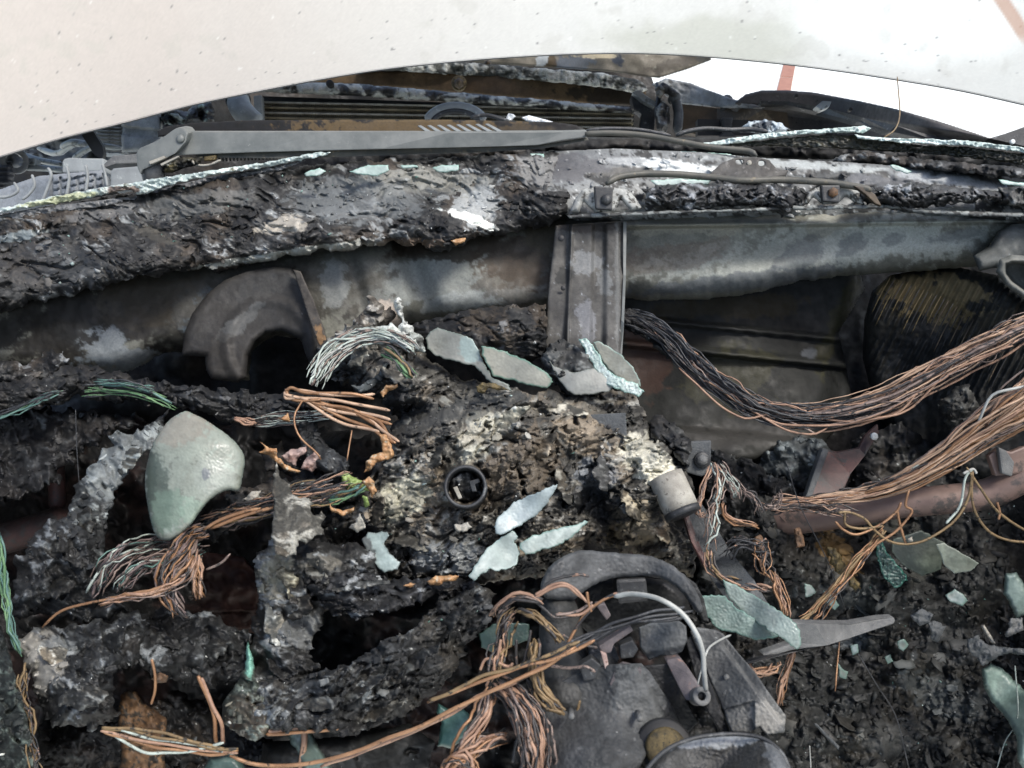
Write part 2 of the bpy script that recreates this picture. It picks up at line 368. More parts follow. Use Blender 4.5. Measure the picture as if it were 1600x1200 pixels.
def plaincol(c1, c2, c3=None, seed=1, f=.02, t3=.3, patches=(), ang=0, st=1., contrast=.5, c4=None, t4=.5):
    def fn(x, y, s, h):
        u, v = rot(x, y, ang, st)
        a = fbm(u*f, v*f, 5, seed, .6); b = fbm(u*f*3, v*f*3, 5, seed+1, .65)
        k = lerp(np.ones((len(x), 1))*C3(c1), C3(c2), sst(-contrast, contrast, a))
        e3 = fbm(x*.07, y*.07, 4, seed+7, .65)
        if c3 is not None: k = lerp(k, C3(c3), sst(t3-.03, t3+.05, b*.6+a*.4+.45*e3))
        k = k*(1+.34*fbm(x*.05, y*.05, 4, seed+9, .7))[:, None]
        if c4 is not None: k = lerp(k, C3(c4), sst(t4-.03, t4+.05, fbm(x*.15, y*.15, 3, seed+4)))
        for (px, py, rx, ry, pa, colr, stg) in patches:
            uu, vv = rot(x-px, y-py, pa); rr = np.sqrt((uu/rx)**2+(vv/ry)**2)
            k = lerp(k, C3(colr), sst(.12, -.12, rr-1+.8*b+.6*a+.5*e3)*stg)
        return k
    return fn
def catmull(p, n):
    p = np.asarray(p, float)
    if len(p) == 2: return p[0]+(p[1]-p[0])*np.linspace(0, 1, n)[:, None]
    q = np.concatenate([[2*p[0]-p[1]], p, [2*p[-1]-p[-2]]]); L = np.r_[0, np.cumsum(np.linalg.norm(np.diff(p[:, :2], axis=0), axis=1))]
    t = np.linspace(0, L[-1], n); i = np.clip(np.searchsorted(L, t, 'right')-1, 0, len(p)-2); f = ((t-L[i])/(L[i+1]-L[i]+1e-9))[:, None]
    a, b, c, d = q[i], q[i+1], q[i+2], q[i+3]
    return .5*((2*b)+(-a+c)*f+(2*a-5*b+4*c-d)*f*f+(-a+3*b-3*c+d)*f**3)
def tube_vf(P, r, sides=6, caps=True, flat=1.0):
    P = np.asarray(P, float); n = len(P); r = np.broadcast_to(np.asarray(r, float), (n,))
    T = np.gradient(P, axis=0); T /= np.linalg.norm(T, axis=1)[:, None]+1e-12
    A = np.cross(T, FW); A /= np.linalg.norm(A, axis=1)[:, None]+1e-9; Bn = np.cross(T, A)
    a = np.arange(sides)/sides*2*np.pi
    V = P[:, None]+r[:, None, None]*(np.cos(a)[None, :, None]*A[:, None]+flat*np.sin(a)[None, :, None]*Bn[:, None])
    V = V.reshape(-1, 3); F = []
    i = np.arange(n-1)[:, None]*sides; j = np.arange(sides)[None]; j2 = (j+1) % sides
    F = np.stack([(i+j), (i+j2), (i+sides+j2), (i+sides+j)], -1).reshape(-1, 4)
    if caps:
        V = np.concatenate([V, P[:1], P[-1:]]); c0 = n*sides; c1 = c0+1
        k = np.arange(sides); k2 = (k+1) % sides; b = (n-1)*sides
        F = np.concatenate([F, np.stack([k2, k, np.full(sides, c0), np.full(sides, c0)], 1), np.stack([b+k, b+k2, np.full(sides, c1), np.full(sides, c1)], 1)])
    return V, F
def to_faces(F): return [tuple(dict.fromkeys(f)) for f in F.tolist()]
def tube(name, P, r, mat, parent=None, sides=8, flat=1.0):
    V, F = tube_vf(P, r, sides, True, flat); return mk_obj(name, V, to_faces(F), mat, parent)
def pathW(pts, n, off=0.):
    a = [(p[0], p[1], p[2] if len(p) > 2 else float(D0(p[0], p[1]))+off) for p in pts]
    c = catmull(a, n); return W(c[:, 0], c[:, 1], c[:, 2]), c
def wire(name, pts, r, mat, parent=None, off=-.02, n=None, sides=6, wob=0., seed=0):
    L = sum(math.hypot(pts[i+1][0]-pts[i][0], pts[i+1][1]-pts[i][1]) for i in range(len(pts)-1))
    r = r*.85 if r < .0024 else r
    n = n or max(8, int(L/9))
    P, c = pathW(pts, n, off)
    if wob:
        t = np.linspace(0, L/60., n); P = P+wob*np.stack([perlin(t, t*0+.3, seed), perlin(t+9, t*0+.7, seed+1), perlin(t+5, t*0+.1, seed+2)], 1)
    rr = np.full(n, r); rr[-1] *= .5; rr[0] *= .6
    return tube(name, P, rr, mat, parent, sides)
def bundle(parent, pts, n, spread, r, mats, seed=1, off=-.02, ends=(0., 1.), jit=.0, twist=1.2, wob=.004, sides=5, name='wire', fan=1.0, dsp=1.0):
    """n single strands following one measured run, each a part"""
    n = int(n*1.6+.5); r = r*.66; wob = wob*1.5
    rs = np.random.RandomState(seed)
    L = sum(math.hypot(pts[i+1][0]-pts[i][0], pts[i+1][1]-pts[i][1]) for i in range(len(pts)-1)); N = max(12, int(L/9))
    a = [(p[0], p[1], p[2] if len(p) > 2 else float(D0(p[0], p[1]))+off) for p in pts]
    c = catmull(a, N); t = np.linspace(0, 1, N)
    spv = np.interp(t, np.linspace(0, 1, len(spread)), spread) if hasattr(spread, '__len__') else np.full(N, spread)
    T = np.gradient(c[:, :2], axis=0); T /= np.linalg.norm(T, axis=1)[:, None]+1e-9; Nn = np.stack([-T[:, 1], T[:, 0]], 1)
    for i in range(n):
        ra = math.sqrt(rs.rand()); ph = rs.rand()*6.28
        w = rs.rand()*50
        rad = np.clip(ra+.45*perlin(t*3.0+w, t*0+.5, seed % 30)*1.5, -1.15, 1.15)
        an = ph+twist*t+1.0*perlin(t*2+w, t*0+2.5, seed % 30)
        ox = rad*np.cos(an)*spv; od = rad*np.sin(an)*spv*dsp*np.median(c[:, 2])/FOC
        xy = c[:, :2]+Nn*ox[:, None]
        s0 = ends[0]+rs.rand()*jit; s1 = ends[1]-rs.rand()*jit
        m = (t >= s0) & (t <= s1)
        if m.sum() < 5: continue
        d = c[:, 2]+od
        P = W(xy[m, 0], xy[m, 1], d[m]); k = m.sum()
        tt = t[m]*L/45.+w
        P = P+wob*np.stack([perlin(tt, tt*0+.3, 1), perlin(tt+9, tt*0+.7, 2), perlin(tt+5, tt*0+.1, 3)], 1)
        P = P+wob*.35*np.stack([perlin(tt*4.1, tt*0+.3, 11), perlin(tt*4.1+9, tt*0+.7, 12), perlin(tt*4+5, tt*0+.1, 13)], 1)
        rr = np.full(k, r*(.55+.95*rs.rand()**1.5)); rr *= 1+.18*perlin(tt*3, tt*0+.2, 5)
        rr[-1] *= .5; rr[0] *= .6
        V, F = tube_vf(P, rr, sides)
        mk_obj(name, V, to_faces(F), mats[rs.randint(len(mats))], parent)
def slab(name, poly, d, mat, thick=.01, parent=None, ext=None, bevel=.0, sm=0, seg=2, smooth=False):
    """a hard plate: outline at distance(s) d, extruded away; d a number, list per vertex, or control points"""
    if sm: poly = smoothpoly(poly, sm)
    p = np.asarray(poly, float)
    if isinstance(d, (int, float)): dd = np.full(len(p), float(d))
    elif callable(d): dd = d(p[:, 0], p[:, 1])
    elif hasattr(d[0], '__len__'): dd = idw(d, p[:, 0], p[:, 1])
    else: dd = np.asarray(d, float)
    A = W(p[:, 0], p[:, 1], dd); e = np.asarray(ext, float) if ext is not None else FW*thick
    bm = bmesh.new(); va = [bm.verts.new(v) for v in A]; vb = [bm.verts.new(v) for v in A+e]; n = len(p)
    try:
        f1 = bm.faces.new(va); f2 = bm.faces.new(vb[::-1])
    except ValueError: pass
    for i in range(n): bm.faces.new((va[(i+1) % n], va[i], vb[i], vb[(i+1) % n]))
    bmesh.ops.recalc_face_normals(bm, faces=bm.faces)
    if bevel: bmesh.ops.bevel(bm, geom=list(bm.edges), offset=bevel, segments=seg, affect='EDGES', profile=.6, clamp_overlap=True)
    bmesh.ops.triangulate(bm, faces=[f for f in bm.faces if len(f.verts) > 4])
    bm.verts.ensure_lookup_table()
    V = np.array([v.co[:] for v in bm.verts]); F = [tuple(v.index for v in f.verts) for f in bm.faces]; bm.free()
    return mk_obj(name, V, F, mat, parent, smooth=smooth)
def disc(name, x, y, d, rpx, mat, parent=None, depth=.01, normal=None, inner=None, sides=20, dome=0.):
    """short cylinder (or ring) facing along normal; rpx its radius as measured"""
    r = rpx*d/FOC; nrm = np.asarray(normal if normal is not None else -FW, float); nrm = nrm/np.linalg.norm(nrm)
    a = np.cross(nrm, RT); 
    if np.linalg.norm(a) < .1: a = np.cross(nrm, UP)
    a /= np.linalg.norm(a); b = np.cross(nrm, a); c = W(x, y, d)
    th = np.arange(sides)/sides*2*np.pi
    ring = lambda rr, z: c+rr*(np.cos(th)[:, None]*a+np.sin(th)[:, None]*b)+nrm*z
    if inner is None:
        rings = [ring(r, -depth), ring(r, -r*.12), ring(r*.9, 0)]
        if dome: rings += [ring(r*.6, dome*.7)]
        V = np.concatenate(rings+[(c+nrm*dome)[None]]); nr = len(rings); F = []
        for k in range(nr-1):
            for j in range(sides): F.append((k*sides+j, k*sides+(j+1) % sides, (k+1)*sides+(j+1) % sides, (k+1)*sides+j))
        for j in range(sides): F.append(((nr-1)*sides+j, (nr-1)*sides+(j+1) % sides, nr*sides))
        F.append(tuple(range(sides))[::-1])
    else:
        ri = r*inner; rings = [ring(ri, -depth), ring(r, -depth), ring(r, -r*.06), ring(r*.95, 0), ring(ri*1.04, 0), ring(ri, -r*.06)]
        V = np.concatenate(rings); F = []
        for k in range(6):
            k2 = (k+1) % 6
            for j in range(sides): F.append((k*sides+j, k*sides+(j+1) % sides, k2*sides+(j+1) % sides, k2*sides+j))
    return mk_obj(name, V, F, mat, parent, smooth=True)
M['bronze'] = proc('sooty_bronze', (.10,.08,.05), (.26,.21,.14), (.04,.03,.02), s=20, rough=.6, metal=.1, bump=.2)
# ================================================================== ground and tile strips
def GP(x, y):   # point on the pavement seen at a measured spot
    r = FW+(x-800)/FOC*RT+(600-y)/FOC*UP; t = -CAM[2]/r[2]; return CAM+t*r
def sheet(name, x0, x1, y0, y1, z, mat):
    return mk_obj(name, [(x0,y0,z),(x1,y0,z),(x1,y1,z),(x0,y1,z)], [(0,1,2,3)], mat, None, smooth=False)
g = sheet('ground', -150, 150, -100, 260, 0, M['grout']); tag(g, 'pale paving around the car', None, kind='structure')
pa, pb = GP(1242, 60), GP(1222, 150); dirv = (pb-pa); dirv[2] = 0; dirv /= np.linalg.norm(dirv); side = np.array([-dirv[1], dirv[0], 0])
wdt = abs(np.dot(GP(1245,100)-GP(1226,100), side))
strip = sheet('tile_strip_bed', -.01, .01, -.01, .01, 0, M['grout'])
SC.collection.objects.unlink(strip); REG.remove(strip)
mid = GP(1229, 122); V = []
def tilebox(c, L, Wd, z=.004, h=.006):
    v = []
    for zz in (z, z+h):
        for a, b in ((-1,-1),(1,-1),(1,1),(-1,1)):
            k = .985 if zz > z else 1
            v.append(c+dirv*a*L/2*k+side*b*Wd/2*k+np.array([0,0,zz]))
    return v, [(0,3,2,1),(4,5,6,7),(0,1,5,4),(1,2,6,5),(2,3,7,6),(3,0,4,7)]
TL = np.linalg.norm(GP(1232,105)-GP(1229,123))*1.6
bedv = [mid+dirv*a*12*TL+side*b*wdt*.52 for a, b in ((-1,-1),(1,-1),(1,1),(-1,1))]
bed = mk_obj('pavement', [v+np.array([0,0,.003]) for v in bedv], [(0,1,2,3)], M['grout'], None, smooth=False)
tag(bed, 'line of terracotta tiles let into the pale paving beyond the fender', None, kind='structure')
for k in range(-8, 9):
    v, f = tilebox(mid+dirv*(k+.5)*TL*1.04, TL, wdt); mk_obj('tile', v, f, M['tile'], bed, smooth=False)
# ================================================================== car shell
car = thing('car_shell', 'burnt-out car shell with a pale raised bonnet and soot-blackened steel bulkhead', 'car')
# bonnet: rear edge measured, surface rises forward
edge = [(-140,292),(-60,266),(0,245),(100,215),(200,190),(300,164),(400,143),(500,124),(600,108),(700,97),(800,89),(900,84),(1000,83),(1100,88),(1200,97),(1300,109),(1400,124),(1500,141),(1600,163),(1700,186),(1780,205)]
ec = catmull([(a, b, 0) for a, b in edge], 560)
dE = 1.42-.10*((ec[:, 0]-900)/900)**2
E = W(ec[:, 0], ec[:, 1], dE)
up = np.array([0, .50, .866]); nb = np.array([0, -.866, .50])
nu = 190; V = []; Cc = []
s = np.linspace(0, 1, nu)**1.7
def bonnet_col(px, py):
    a = fbm(px*.006, py*.006, 4, 3); b = fbm(px*.045, py*.045, 4, 5, .65); c = fbm(px*.02, py*.02, 3, 9)
    k = np.ones((len(px), 1))*C3((.46, .41, .385))
    k = lerp(k, C3((.52,.49,.47)), sst(200, 620, px+60*a))
    k = lerp(k, C3((.585,.575,.565)), sst(500, 1000, px+60*a))
    k = lerp(k, C3((.40,.40,.345)), sst(.1, -.5, np.hypot((px-1120)/240, (py-65)/50)-1+.7*a+.3*c)*.6)
    k = lerp(k, C3((.70,.70,.70)), sst(.1, -.4, np.hypot((px-1420)/200, (py-40)/80)-1+.4*a))
    k = lerp(k, C3((.38,.365,.33)), sst(.25, .5, c+.3*a)*.25)
    k = lerp(k, C3((.26,.26,.27)), sst(.62, .72, b+.15*c)*.6)
    k = lerp(k, C3((.15,.15,.15)), sst(.66, .74, fbm(px*.11, py*.11, 2, 15)+.1*a)*.8)
    k = k*(1+.06*fbm(px*.3, py*.3, 2, 17))[:, None]
    k = lerp(k, C3((.72,.72,.72)), sst(.58, .68, fbm(px*.06+40, py*.06, 3, 11))*.45)
    # brown reflection painted into the bonnet colour at the far right corner
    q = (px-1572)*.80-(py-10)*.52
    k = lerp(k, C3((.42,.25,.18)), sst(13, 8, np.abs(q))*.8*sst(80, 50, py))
    return k
rings = []
for k, t in enumerate(s):
    rings.append(E+up*t*.85+nb*(.10*math.sin(t*1.5))*.5)
Gd = np.array(rings)                     # nu x n x 3
n_ = len(E)
rel = Gd-CAM; dd = rel@FW; PX = 800+FOC*(rel@RT)/dd; PY = 600-FOC*(rel@UP)/dd
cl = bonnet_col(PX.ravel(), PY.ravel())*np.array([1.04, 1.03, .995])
V = np.concatenate([Gd.reshape(-1, 3), (Gd-nb*.0015).reshape(-1, 3)])
ii, jj = np.meshgrid(np.arange(nu-1), np.arange(n_-1), indexing='ij'); a0 = (ii*n_+jj).ravel()
q1 = np.stack([a0, a0+1, a0+n_+1, a0+n_], 1); N1 = nu*n_; q2 = q1[:, ::-1]+N1
bo = np.arange(n_-1); wl = np.stack([bo+1, bo, bo+N1, bo+1+N1], 1)
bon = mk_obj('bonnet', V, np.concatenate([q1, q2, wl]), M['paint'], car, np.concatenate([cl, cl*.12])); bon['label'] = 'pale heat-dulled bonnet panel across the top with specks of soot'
V1, F1 = tube_vf((E-nb*.0022+up*.0012)[::5], .0024, 8); mk_obj('hem', V1, to_faces(F1), M['columnlight'], bon)
hemP = E-nb*.03+up*.03
# inner stiffener a little behind the skin
E5 = E[::5]; Vi = np.concatenate([E5-nb*.012+up*.012, E5-nb*.03+up*.05, E5-nb*.03+up*.45]); n2 = len(E5)
Fi = [(r*n2+j, r*n2+j+1, (r+1)*n2+j+1, (r+1)*n2+j) for r in range(2) for j in range(n2-1)]
mk_obj('inner_frame', Vi, Fi, M['brownmetal'], bon)
# door inner panels either side, outside the frame but seen from a step aside
for sx in (-1, 1):
    x0, x1 = sx*.73, sx*.755; vv = [(x0,-.4,.05),(x1,-.4,.05),(x1,.97,.05),(x0,.97,.05),(x0,-.4,.98),(x1,-.4,.98),(x1,.97,1.0),(x0,.97,1.0)]
    ff = [(0,3,2,1),(4,5,6,7),(0,1,5,4),(1,2,6,5),(2,3,7,6),(3,0,4,7)]
    mk_obj('door_panel', vv, ff if sx > 0 else [f[::-1] for f in ff], M['darkmetal'], car, smooth=False)
# firewall, floor
relief('firewall', [(-200,395),(200,380),(700,340),(1800,320),(1800,1300),(-200,1300)], [(0,400,1.30),(800,380,1.32),(1600,380,1.32),(200,800,1.2),(800,800,1.2),(1500,750,1.22),(300,1250,1.0),(900,1250,1.0),(1500,1200,1.02)], M['char'], step=7, thick=.02, disp=lumpy(.03,.008,31), col=ashcol(31,dark=(.006,.006,.007),mid=(.014,.014,.015),ash=(.03,.03,.032),brown=(.035,.022,.015),spec=-.4,ashamt=.2), parent=car)
# right footwell panel with pressed ledges
def fp(x, y, s):
    yy = y-(x-1150)*.03*0+ (x-1150)*-.10
    z = .018*sst(545, 552, yy)-.022*sst(556, 562, yy)+.02*sst(672, 684, yy)+.014*sst(508,512,yy)-.014*sst(516,520,yy)
    w = .02*sst(1290, 1330, x+.25*(y-560))
    return z-w*1.4+.002*fbm(x*.02, y*.02, 3, 5)
relief('footwell_panel', [(960,430),(1130,430),(1340,415),(1352,450),(1310,520),(1320,560),(1335,640),(1290,690),(1180,720),(1060,735),(985,700),(960,620)], [(1000,500,1.17),(1300,480,1.19),(1150,650,1.12),(1150,720,1.08)], M['steel'], step=3, R=12, B=.01, thick=.03, disp=fp,
 col=plaincol((.011,.0115,.011),(.021,.021,.019),(.032,.031,.029),5,.008,.45,patches=[(1135,480,150,16,-3,(.035,.027,.013),.7),(1310,500,16,70,20,(.045,.040,.012),.5),(1160,690,120,12,-4,(.045,.042,.04),.7),(1265,552,9,6,0,(.12,.125,.14),.6),(1140,590,60,50,0,(.042,.039,.020),.5),(1010,560,30,60,0,(.07,.03,.02),.4),(1170,670,130,14,-6,(.04,.037,.035),.6)]), parent=car)
# cowl ledge (smooth pale steel shelf on the right)
def led(x, y, s): return .004*fbm(x*.01,y*.03,3,8)+.0022*fbm(x*.05,y*.10,4,9)+.004*sst(.1,.5,fbm(x*.02,y*.06,4,12))
relief('cowl_ledge', [(820,238),(960,232),(1100,238),(1180,246),(1300,252),(1420,260),(1540,268),(1660,276),(1660,345),(1500,345),(1200,345),(900,345),(820,300)], [(820,240,1.14),(1600,260,1.14),(850,330,1.02),(1600,330,1.03)], M['steel'], step=2.6, thick=.04, disp=led, key='ledge',
 col=plaincol((.13,.132,.135),(.27,.27,.272),(.05,.048,.047),12,.016,.12,st=3.,c4=(.5,.5,.5),t4=.45,patches=[(960,262,110,18,0,(.10,.092,.085),.8),(1010,254,60,7,3,(.6,.6,.6),.9),(1070,264,50,8,2,(.7,.7,.7),.9),(940,252,60,10,0,(.22,.22,.225),.7),(1330,276,80,10,3,(.04,.04,.04),.8),(1200,262,60,10,3,(.05,.05,.05),.6),(1560,280,80,10,3,(.05,.05,.05),.8),(1260,258,120,7,4,(.36,.37,.37),.8),(1480,282,80,9,6,(.36,.37,.39),.7),(880,262,60,20,0,(.12,.115,.12),.9),(1390,285,70,10,5,(.12,.12,.13),.9)]), parent=car)
# dark gutter between glass and ledge
relief('scuttle_gutter', [(-60,345),(200,300),(500,240),(700,222),(900,215),(1080,215),(1300,212),(1660,232),(1660,285),(1400,262),(1180,248),(960,236),(700,262),(300,300),(-60,370)], [(0,330,1.12),(800,230,1.22),(1600,240,1.21)], M['char'], step=3, thick=.05, disp=lumpy(.008,.03,41), col=ashcol(41,dark=(.008,.008,.008),mid=(.02,.02,.021),ash=(.07,.07,.075),brown=(.03,.022,.014),ashamt=.1,spec=.1,ang=-2,st=4), parent=car)
# cross beam with rolled underside
def bm_(x, y, s):
    z = .006*fbm(x*.012, y*.012, 3, 14)+.0006*fbm(x*.1, y*.1, 3, 15)
    z = z-.014*sst(30,0,np.abs(x-640-(y-400)*.35))-.009*sst(22,0,np.abs(x-545-(y-400)*.25))
    z = z+.016*sst(8,0,np.abs(y-(352-(x-975)*.012)))*(x > 975)-.006*sst(60,0,np.abs((x-1150)*.35+(y-400)))*(x > 980)
    return z
beamcol = plaincol((.060,.059,.054),(.13,.133,.124),(.17,.172,.16),16,.010,.62,ang=-25,st=2.6,contrast=.75,patches=[
 (1420,370,150,42,-8,(.25,.265,.26),.85),(1220,395,190,40,-12,(.21,.22,.215),.8),(1080,352,90,20,0,(.17,.165,.145),.7),(1070,398,90,22,-8,(.075,.06,.052),.6),(1300,350,40,16,-20,(.13,.12,.10),.5),(1150,440,150,14,-6,(.06,.065,.075),.8),
 (1250,400,38,22,-30,(.045,.052,.065),.5),(1330,380,22,16,-20,(.05,.055,.065),.5),(1490,365,45,14,-10,(.05,.055,.065),.5),(1400,372,22,12,-10,(.06,.065,.075),.5),
 (690,430,150,40,-8,(.20,.215,.22),.75),(740,470,110,14,-8,(.24,.26,.275),.8),(810,400,60,40,0,(.045,.036,.03),.9),(700,385,110,22,-5,(.03,.024,.018),.9),(640,380,40,20,0,(.03,.024,.018),.9),(860,370,40,30,0,(.06,.052,.04),.9),(800,440,50,36,0,(.06,.045,.035),.6),
 (560,440,50,50,0,(.10,.10,.10),.6),(300,470,240,90,0,(.026,.024,.021),.85),(120,500,160,90,0,(.013,.012,.011),.9),(480,440,120,40,0,(.06,.057,.052),.7),(520,440,24,40,0,(.24,.26,.28),.5),(330,490,60,36,10,(.085,.11,.14),.7),(230,470,90,40,0,(.035,.030,.024),.8),(160,540,90,26,20,(.20,.225,.26),.7),(90,510,60,60,0,(.014,.013,.012),.95),(250,590,120,22,10,(.12,.145,.18),.7),(420,450,60,30,0,(.03,.026,.02),.8),
 (600,500,26,26,0,(.42,.36,.33),.8)])
relief('cross_beam', [(-60,470),(60,440),(240,410),(440,385),(640,370),(860,325),(975,320),(1200,320),(1400,318),(1660,322),(1660,395),(1560,398),(1535,415),(1480,420),(1420,425),(1340,430),(1250,440),(1180,458),(1100,468),(1030,470),(975,466),(900,480),(800,492),(720,500),(640,506),(560,560),(500,600),(440,598),(330,592),(300,575),(250,562),(200,580),(130,600),(60,590),(-60,590)],
 [(0,450,1.0),(0,590,1.0),(400,400,1.045),(400,590,1.02),(800,350,1.07),(800,480,1.05),(1200,330,1.07),(1200,460,1.05),(1600,330,1.07),(1600,400,1.06)], M['steel'], step=2.2, R=40, B=.06, thick=.05, disp=bm_, rag=2.5, ragf=.04, holes=[[(216,580),(240,560),(262,550),(330,556),(332,614),(212,622)],[(386,616),(394,552),(408,534),(430,526),(462,528),(478,545),(486,576),(500,616)]], col=lambda x, y, s, h: beamcol(x, y, s, h)*(1+.45*sst(880, 1000, x))[:, None]*np.array([1.06, 1.02, .95]), parent=car)
relief('beam_end_bracket', [(1520,400),(1545,385),(1560,360),(1580,350),(1660,345),(1660,460),(1600,462),(1572,440),(1556,418),(1530,424)], [(1560,380,1.03),(1640,440,1.0)], M['steel'], R=14, B=.015, disp=bm_, col=plaincol((.06,.062,.06),(.11,.115,.115),(.17,.18,.18),18,.02,.4), parent=car)
relief('tube_stub', [(1556,425),(1562,405),(1580,398),(1610,400),(1660,410),(1660,480),(1600,468),(1572,448)], .93, M['steel'], R=10, B=.012, col=plaincol((.09,.09,.08),(.16,.155,.14),(.22,.215,.2),19,.03,.3), disp=lambda x,y,s: -.05*sst(10,14,s)*(x>1572), parent=car)
# vertical bracket
def vb(x, y, s):
    u = (x-(862-(y-350)*.06))/(110+(y-350)*.07)
    return .008*sst(.04,0,np.abs(u-.28))+.010*sst(.14,.08,np.abs(u-.55))*0+.010*sst(.26,.30,u)*sst(.62,.56,u)+.009*sst(.72,.80,u)*sst(1.0,.93,u)+.0005*fbm(x*.1,y*.1,3,5)
vbr = relief('vertical_bracket', [(868,352),(976,345),(977,420),(975,500),(968,582),(905,600),(846,560),(852,520),(858,440)], [(920,350,1.02),(920,580,.93)], M['steel'], step=1.8, R=5, B=.004, thick=.03, disp=vb,
 col=plaincol((.050,.047,.045),(.085,.08,.076),(.175,.175,.18),21,.03,.40,st=1.,c4=(.23,.235,.25),t4=.62,patches=[(915,410,26,18,0,(.17,.172,.18),.7),(880,430,14,14,0,(.025,.025,.025),.9),(945,440,12,22,0,(.15,.152,.155),.7),(915,500,14,34,0,(.2,.2,.22),.5),(905,352,60,10,0,(.03,.024,.02),.9),(965,450,4,110,0,(.15,.15,.15),.5)]), parent=car)
slab('bracket_edge', [(974,346),(979,346),(978,430),(975,505),(970,584),(965,584),(971,500),(974,430)], [(976,346,1.015),(970,584,.925)], M['wiper'], .004, car)
disc('bolt_hole', 880, 450, .975, 4, M['black'], vbr, .002, sides=10); disc('bolt_hole', 877, 372, .995, 5, M['black'], vbr, .002, sides=10)
# arch bracket
ab = relief('arch_bracket', [(284,556),(288,520),(300,490),(322,460),(350,438),(385,424),(425,416),(455,418),(478,445),(492,480),(504,520),(514,556),(506,574),(488,576),(478,556),(470,530),(440,517),(415,520),(398,535),(388,556),(385,590),(372,598),(330,592),(322,578),(320,558),(300,556)], [(400,430,1.01),(350,590,.985),(500,560,.985)], M['steel'], step=2., R=12, B=.012, thick=.05, disp=lambda x,y,s: .0006*fbm(x*.08,y*.08,3,2)+.004*sst(14,0,np.abs(np.hypot(x-420,(y-540)*.95)-66)),
 col=plaincol((.020,.018,.017),(.040,.037,.035),(.075,.073,.07),23,.018,.5,c4=(.20,.20,.20),t4=.72,patches=[(380,500,44,10,-40,(.08,.08,.08),.7),(350,560,30,30,0,(.03,.026,.023),.6),(410,450,50,16,-15,(.055,.052,.05),.6)]), parent=car)
relief('flange', [(458,421),(470,424),(490,468),(505,510),(514,545),(505,556),(490,520),(474,470)], [(460,420,.985),(510,550,.945)], M['steel'], step=1.4, R=2, B=.002, thick=.012, disp=lambda x,y,s:.001*fbm(x*.1,y*.1,3,3), col=plaincol((.035,.03,.026),(.07,.06,.052),(.12,.10,.08),35,.04,.4,patches=[(503,530,6,26,-20,(.22,.125,.06),.8)]), parent=ab)
0 and slab('inner_rim', [(398,545),(415,528),(440,524),(468,534),(480,560),(478,545),(470,528),(440,514),(412,518),(394,536)], .985, M['darkmetal'], .05, ab)
# clips on the beam top
def clip_col(sd): return plaincol((.20,.195,.19),(.40,.395,.38),(.06,.055,.05),sd,.03,.15)
for nm, pl, sd, dd_ in (('mounting_clip', [(890,332),(897,312),(910,296),(935,291),(960,293),(982,296),(994,310),(1004,326),(985,330),(970,312),(960,330),(930,333),(912,316),(905,332)], 3, .99),
                  ('mounting_clip', [(1255,318),(1262,298),(1280,287),(1310,286),(1335,290),(1348,310),(1352,322),(1336,318),(1322,306),(1310,318),(1285,320),(1270,308),(1262,320)], 4, 1.0)):
    cl_ = relief(nm, pl, dd_, M['steel'], step=1.6, R=8, B=.008, thick=.02, disp=lambda x,y,s: .001*fbm(x*.1,y*.1,3,4), col=clip_col(sd), parent=car)
    cx_ = 945 if sd == 3 else 1300
    slab('bolt_plate', [(cx_-17,290 if sd==3 else 289),(cx_+13,292 if sd==3 else 289),(cx_+12,328 if sd==3 else 316),(cx_-14,326 if sd==3 else 314)], dd_-.012, M['darkmetal'], .008, cl_, bevel=.002)
    disc('bolt', cx_+3, 311 if sd == 3 else 300, dd_-.016, 9 if sd == 3 else 8, M['darkmetal'] if sd == 3 else M['rust'], cl_, .006, sides=6, dome=.003)
relief('beam_lip', [(885,336),(930,333),(1000,331),(1100,327),(1160,326),(1250,321),(1400,320),(1450,328),(1600,333),(1660,336),(1660,341),(1560,339),(1450,334),(1400,326),(1250,328),(1100,332),(1000,337),(890,341)], [(900,335,.99),(1600,335,1.0)], M['steel'], step=1.8, rag=1.5, R=3, B=.002, thick=.02, col=plaincol((.12,.125,.125),(.27,.28,.275),(.05,.05,.05),25,.03,.0,st=2), parent=car)
# ================================================================== engine bay beyond
relief('engine_bay_floor', [(-100,330),(-100,100),(1650,60),(1650,260),(900,260),(300,330)], [(0,250,2.1),(800,200,2.5),(1600,200,2.4)], M['char'], step=12, disp=lumpy(.05,.01,51), col=ashcol(51,dark=(.006,.006,.006),mid=(.012,.012,.012),ash=(.04,.04,.045),ashamt=0,spec=-.5), parent=car,
 holes=[[(1010,60),(1640,60),(1640,215),(1540,214),(1440,190),(1340,168),(1200,152),(1150,165),(1020,130)]])
fen = relief('inner_fender', [(1142,172),(1150,158),(1165,147),(1190,141),(1230,141),(1270,144),(1340,157),(1400,170),(1470,190),(1548,216),(1620,236),(1500,250),(1300,215),(1200,200)], [(1180,150,1.75),(1560,220,1.30)], M['steel'], step=1.8, R=5, B=.01, thick=.015, disp=lambda x,y,s: -.03*sst(0,14,y-(151+(x-1190)*.11+((x-1190)*.0125)**2*.6)-12),
 col=plaincol((.050,.046,.048),(.085,.08,.082),(.13,.125,.12),61,.01,.45,c4=(.02,.02,.02),t4=.55), parent=car)
slab('fender_flange', [(1188,157),(1230,158),(1290,168),(1350,184),(1400,196),(1470,216),(1462,221),(1390,205),(1340,191),(1280,175),(1230,164),(1190,162)], [(1190,160,1.71),(1460,218,1.33)], M['darkmetal'], .02, car, bevel=.001)
slab('fender_clip', [(1275,166),(1286,157),(1300,158),(1296,167),(1284,172)], 1.5, M['alu'], .02, fen, bevel=.002)
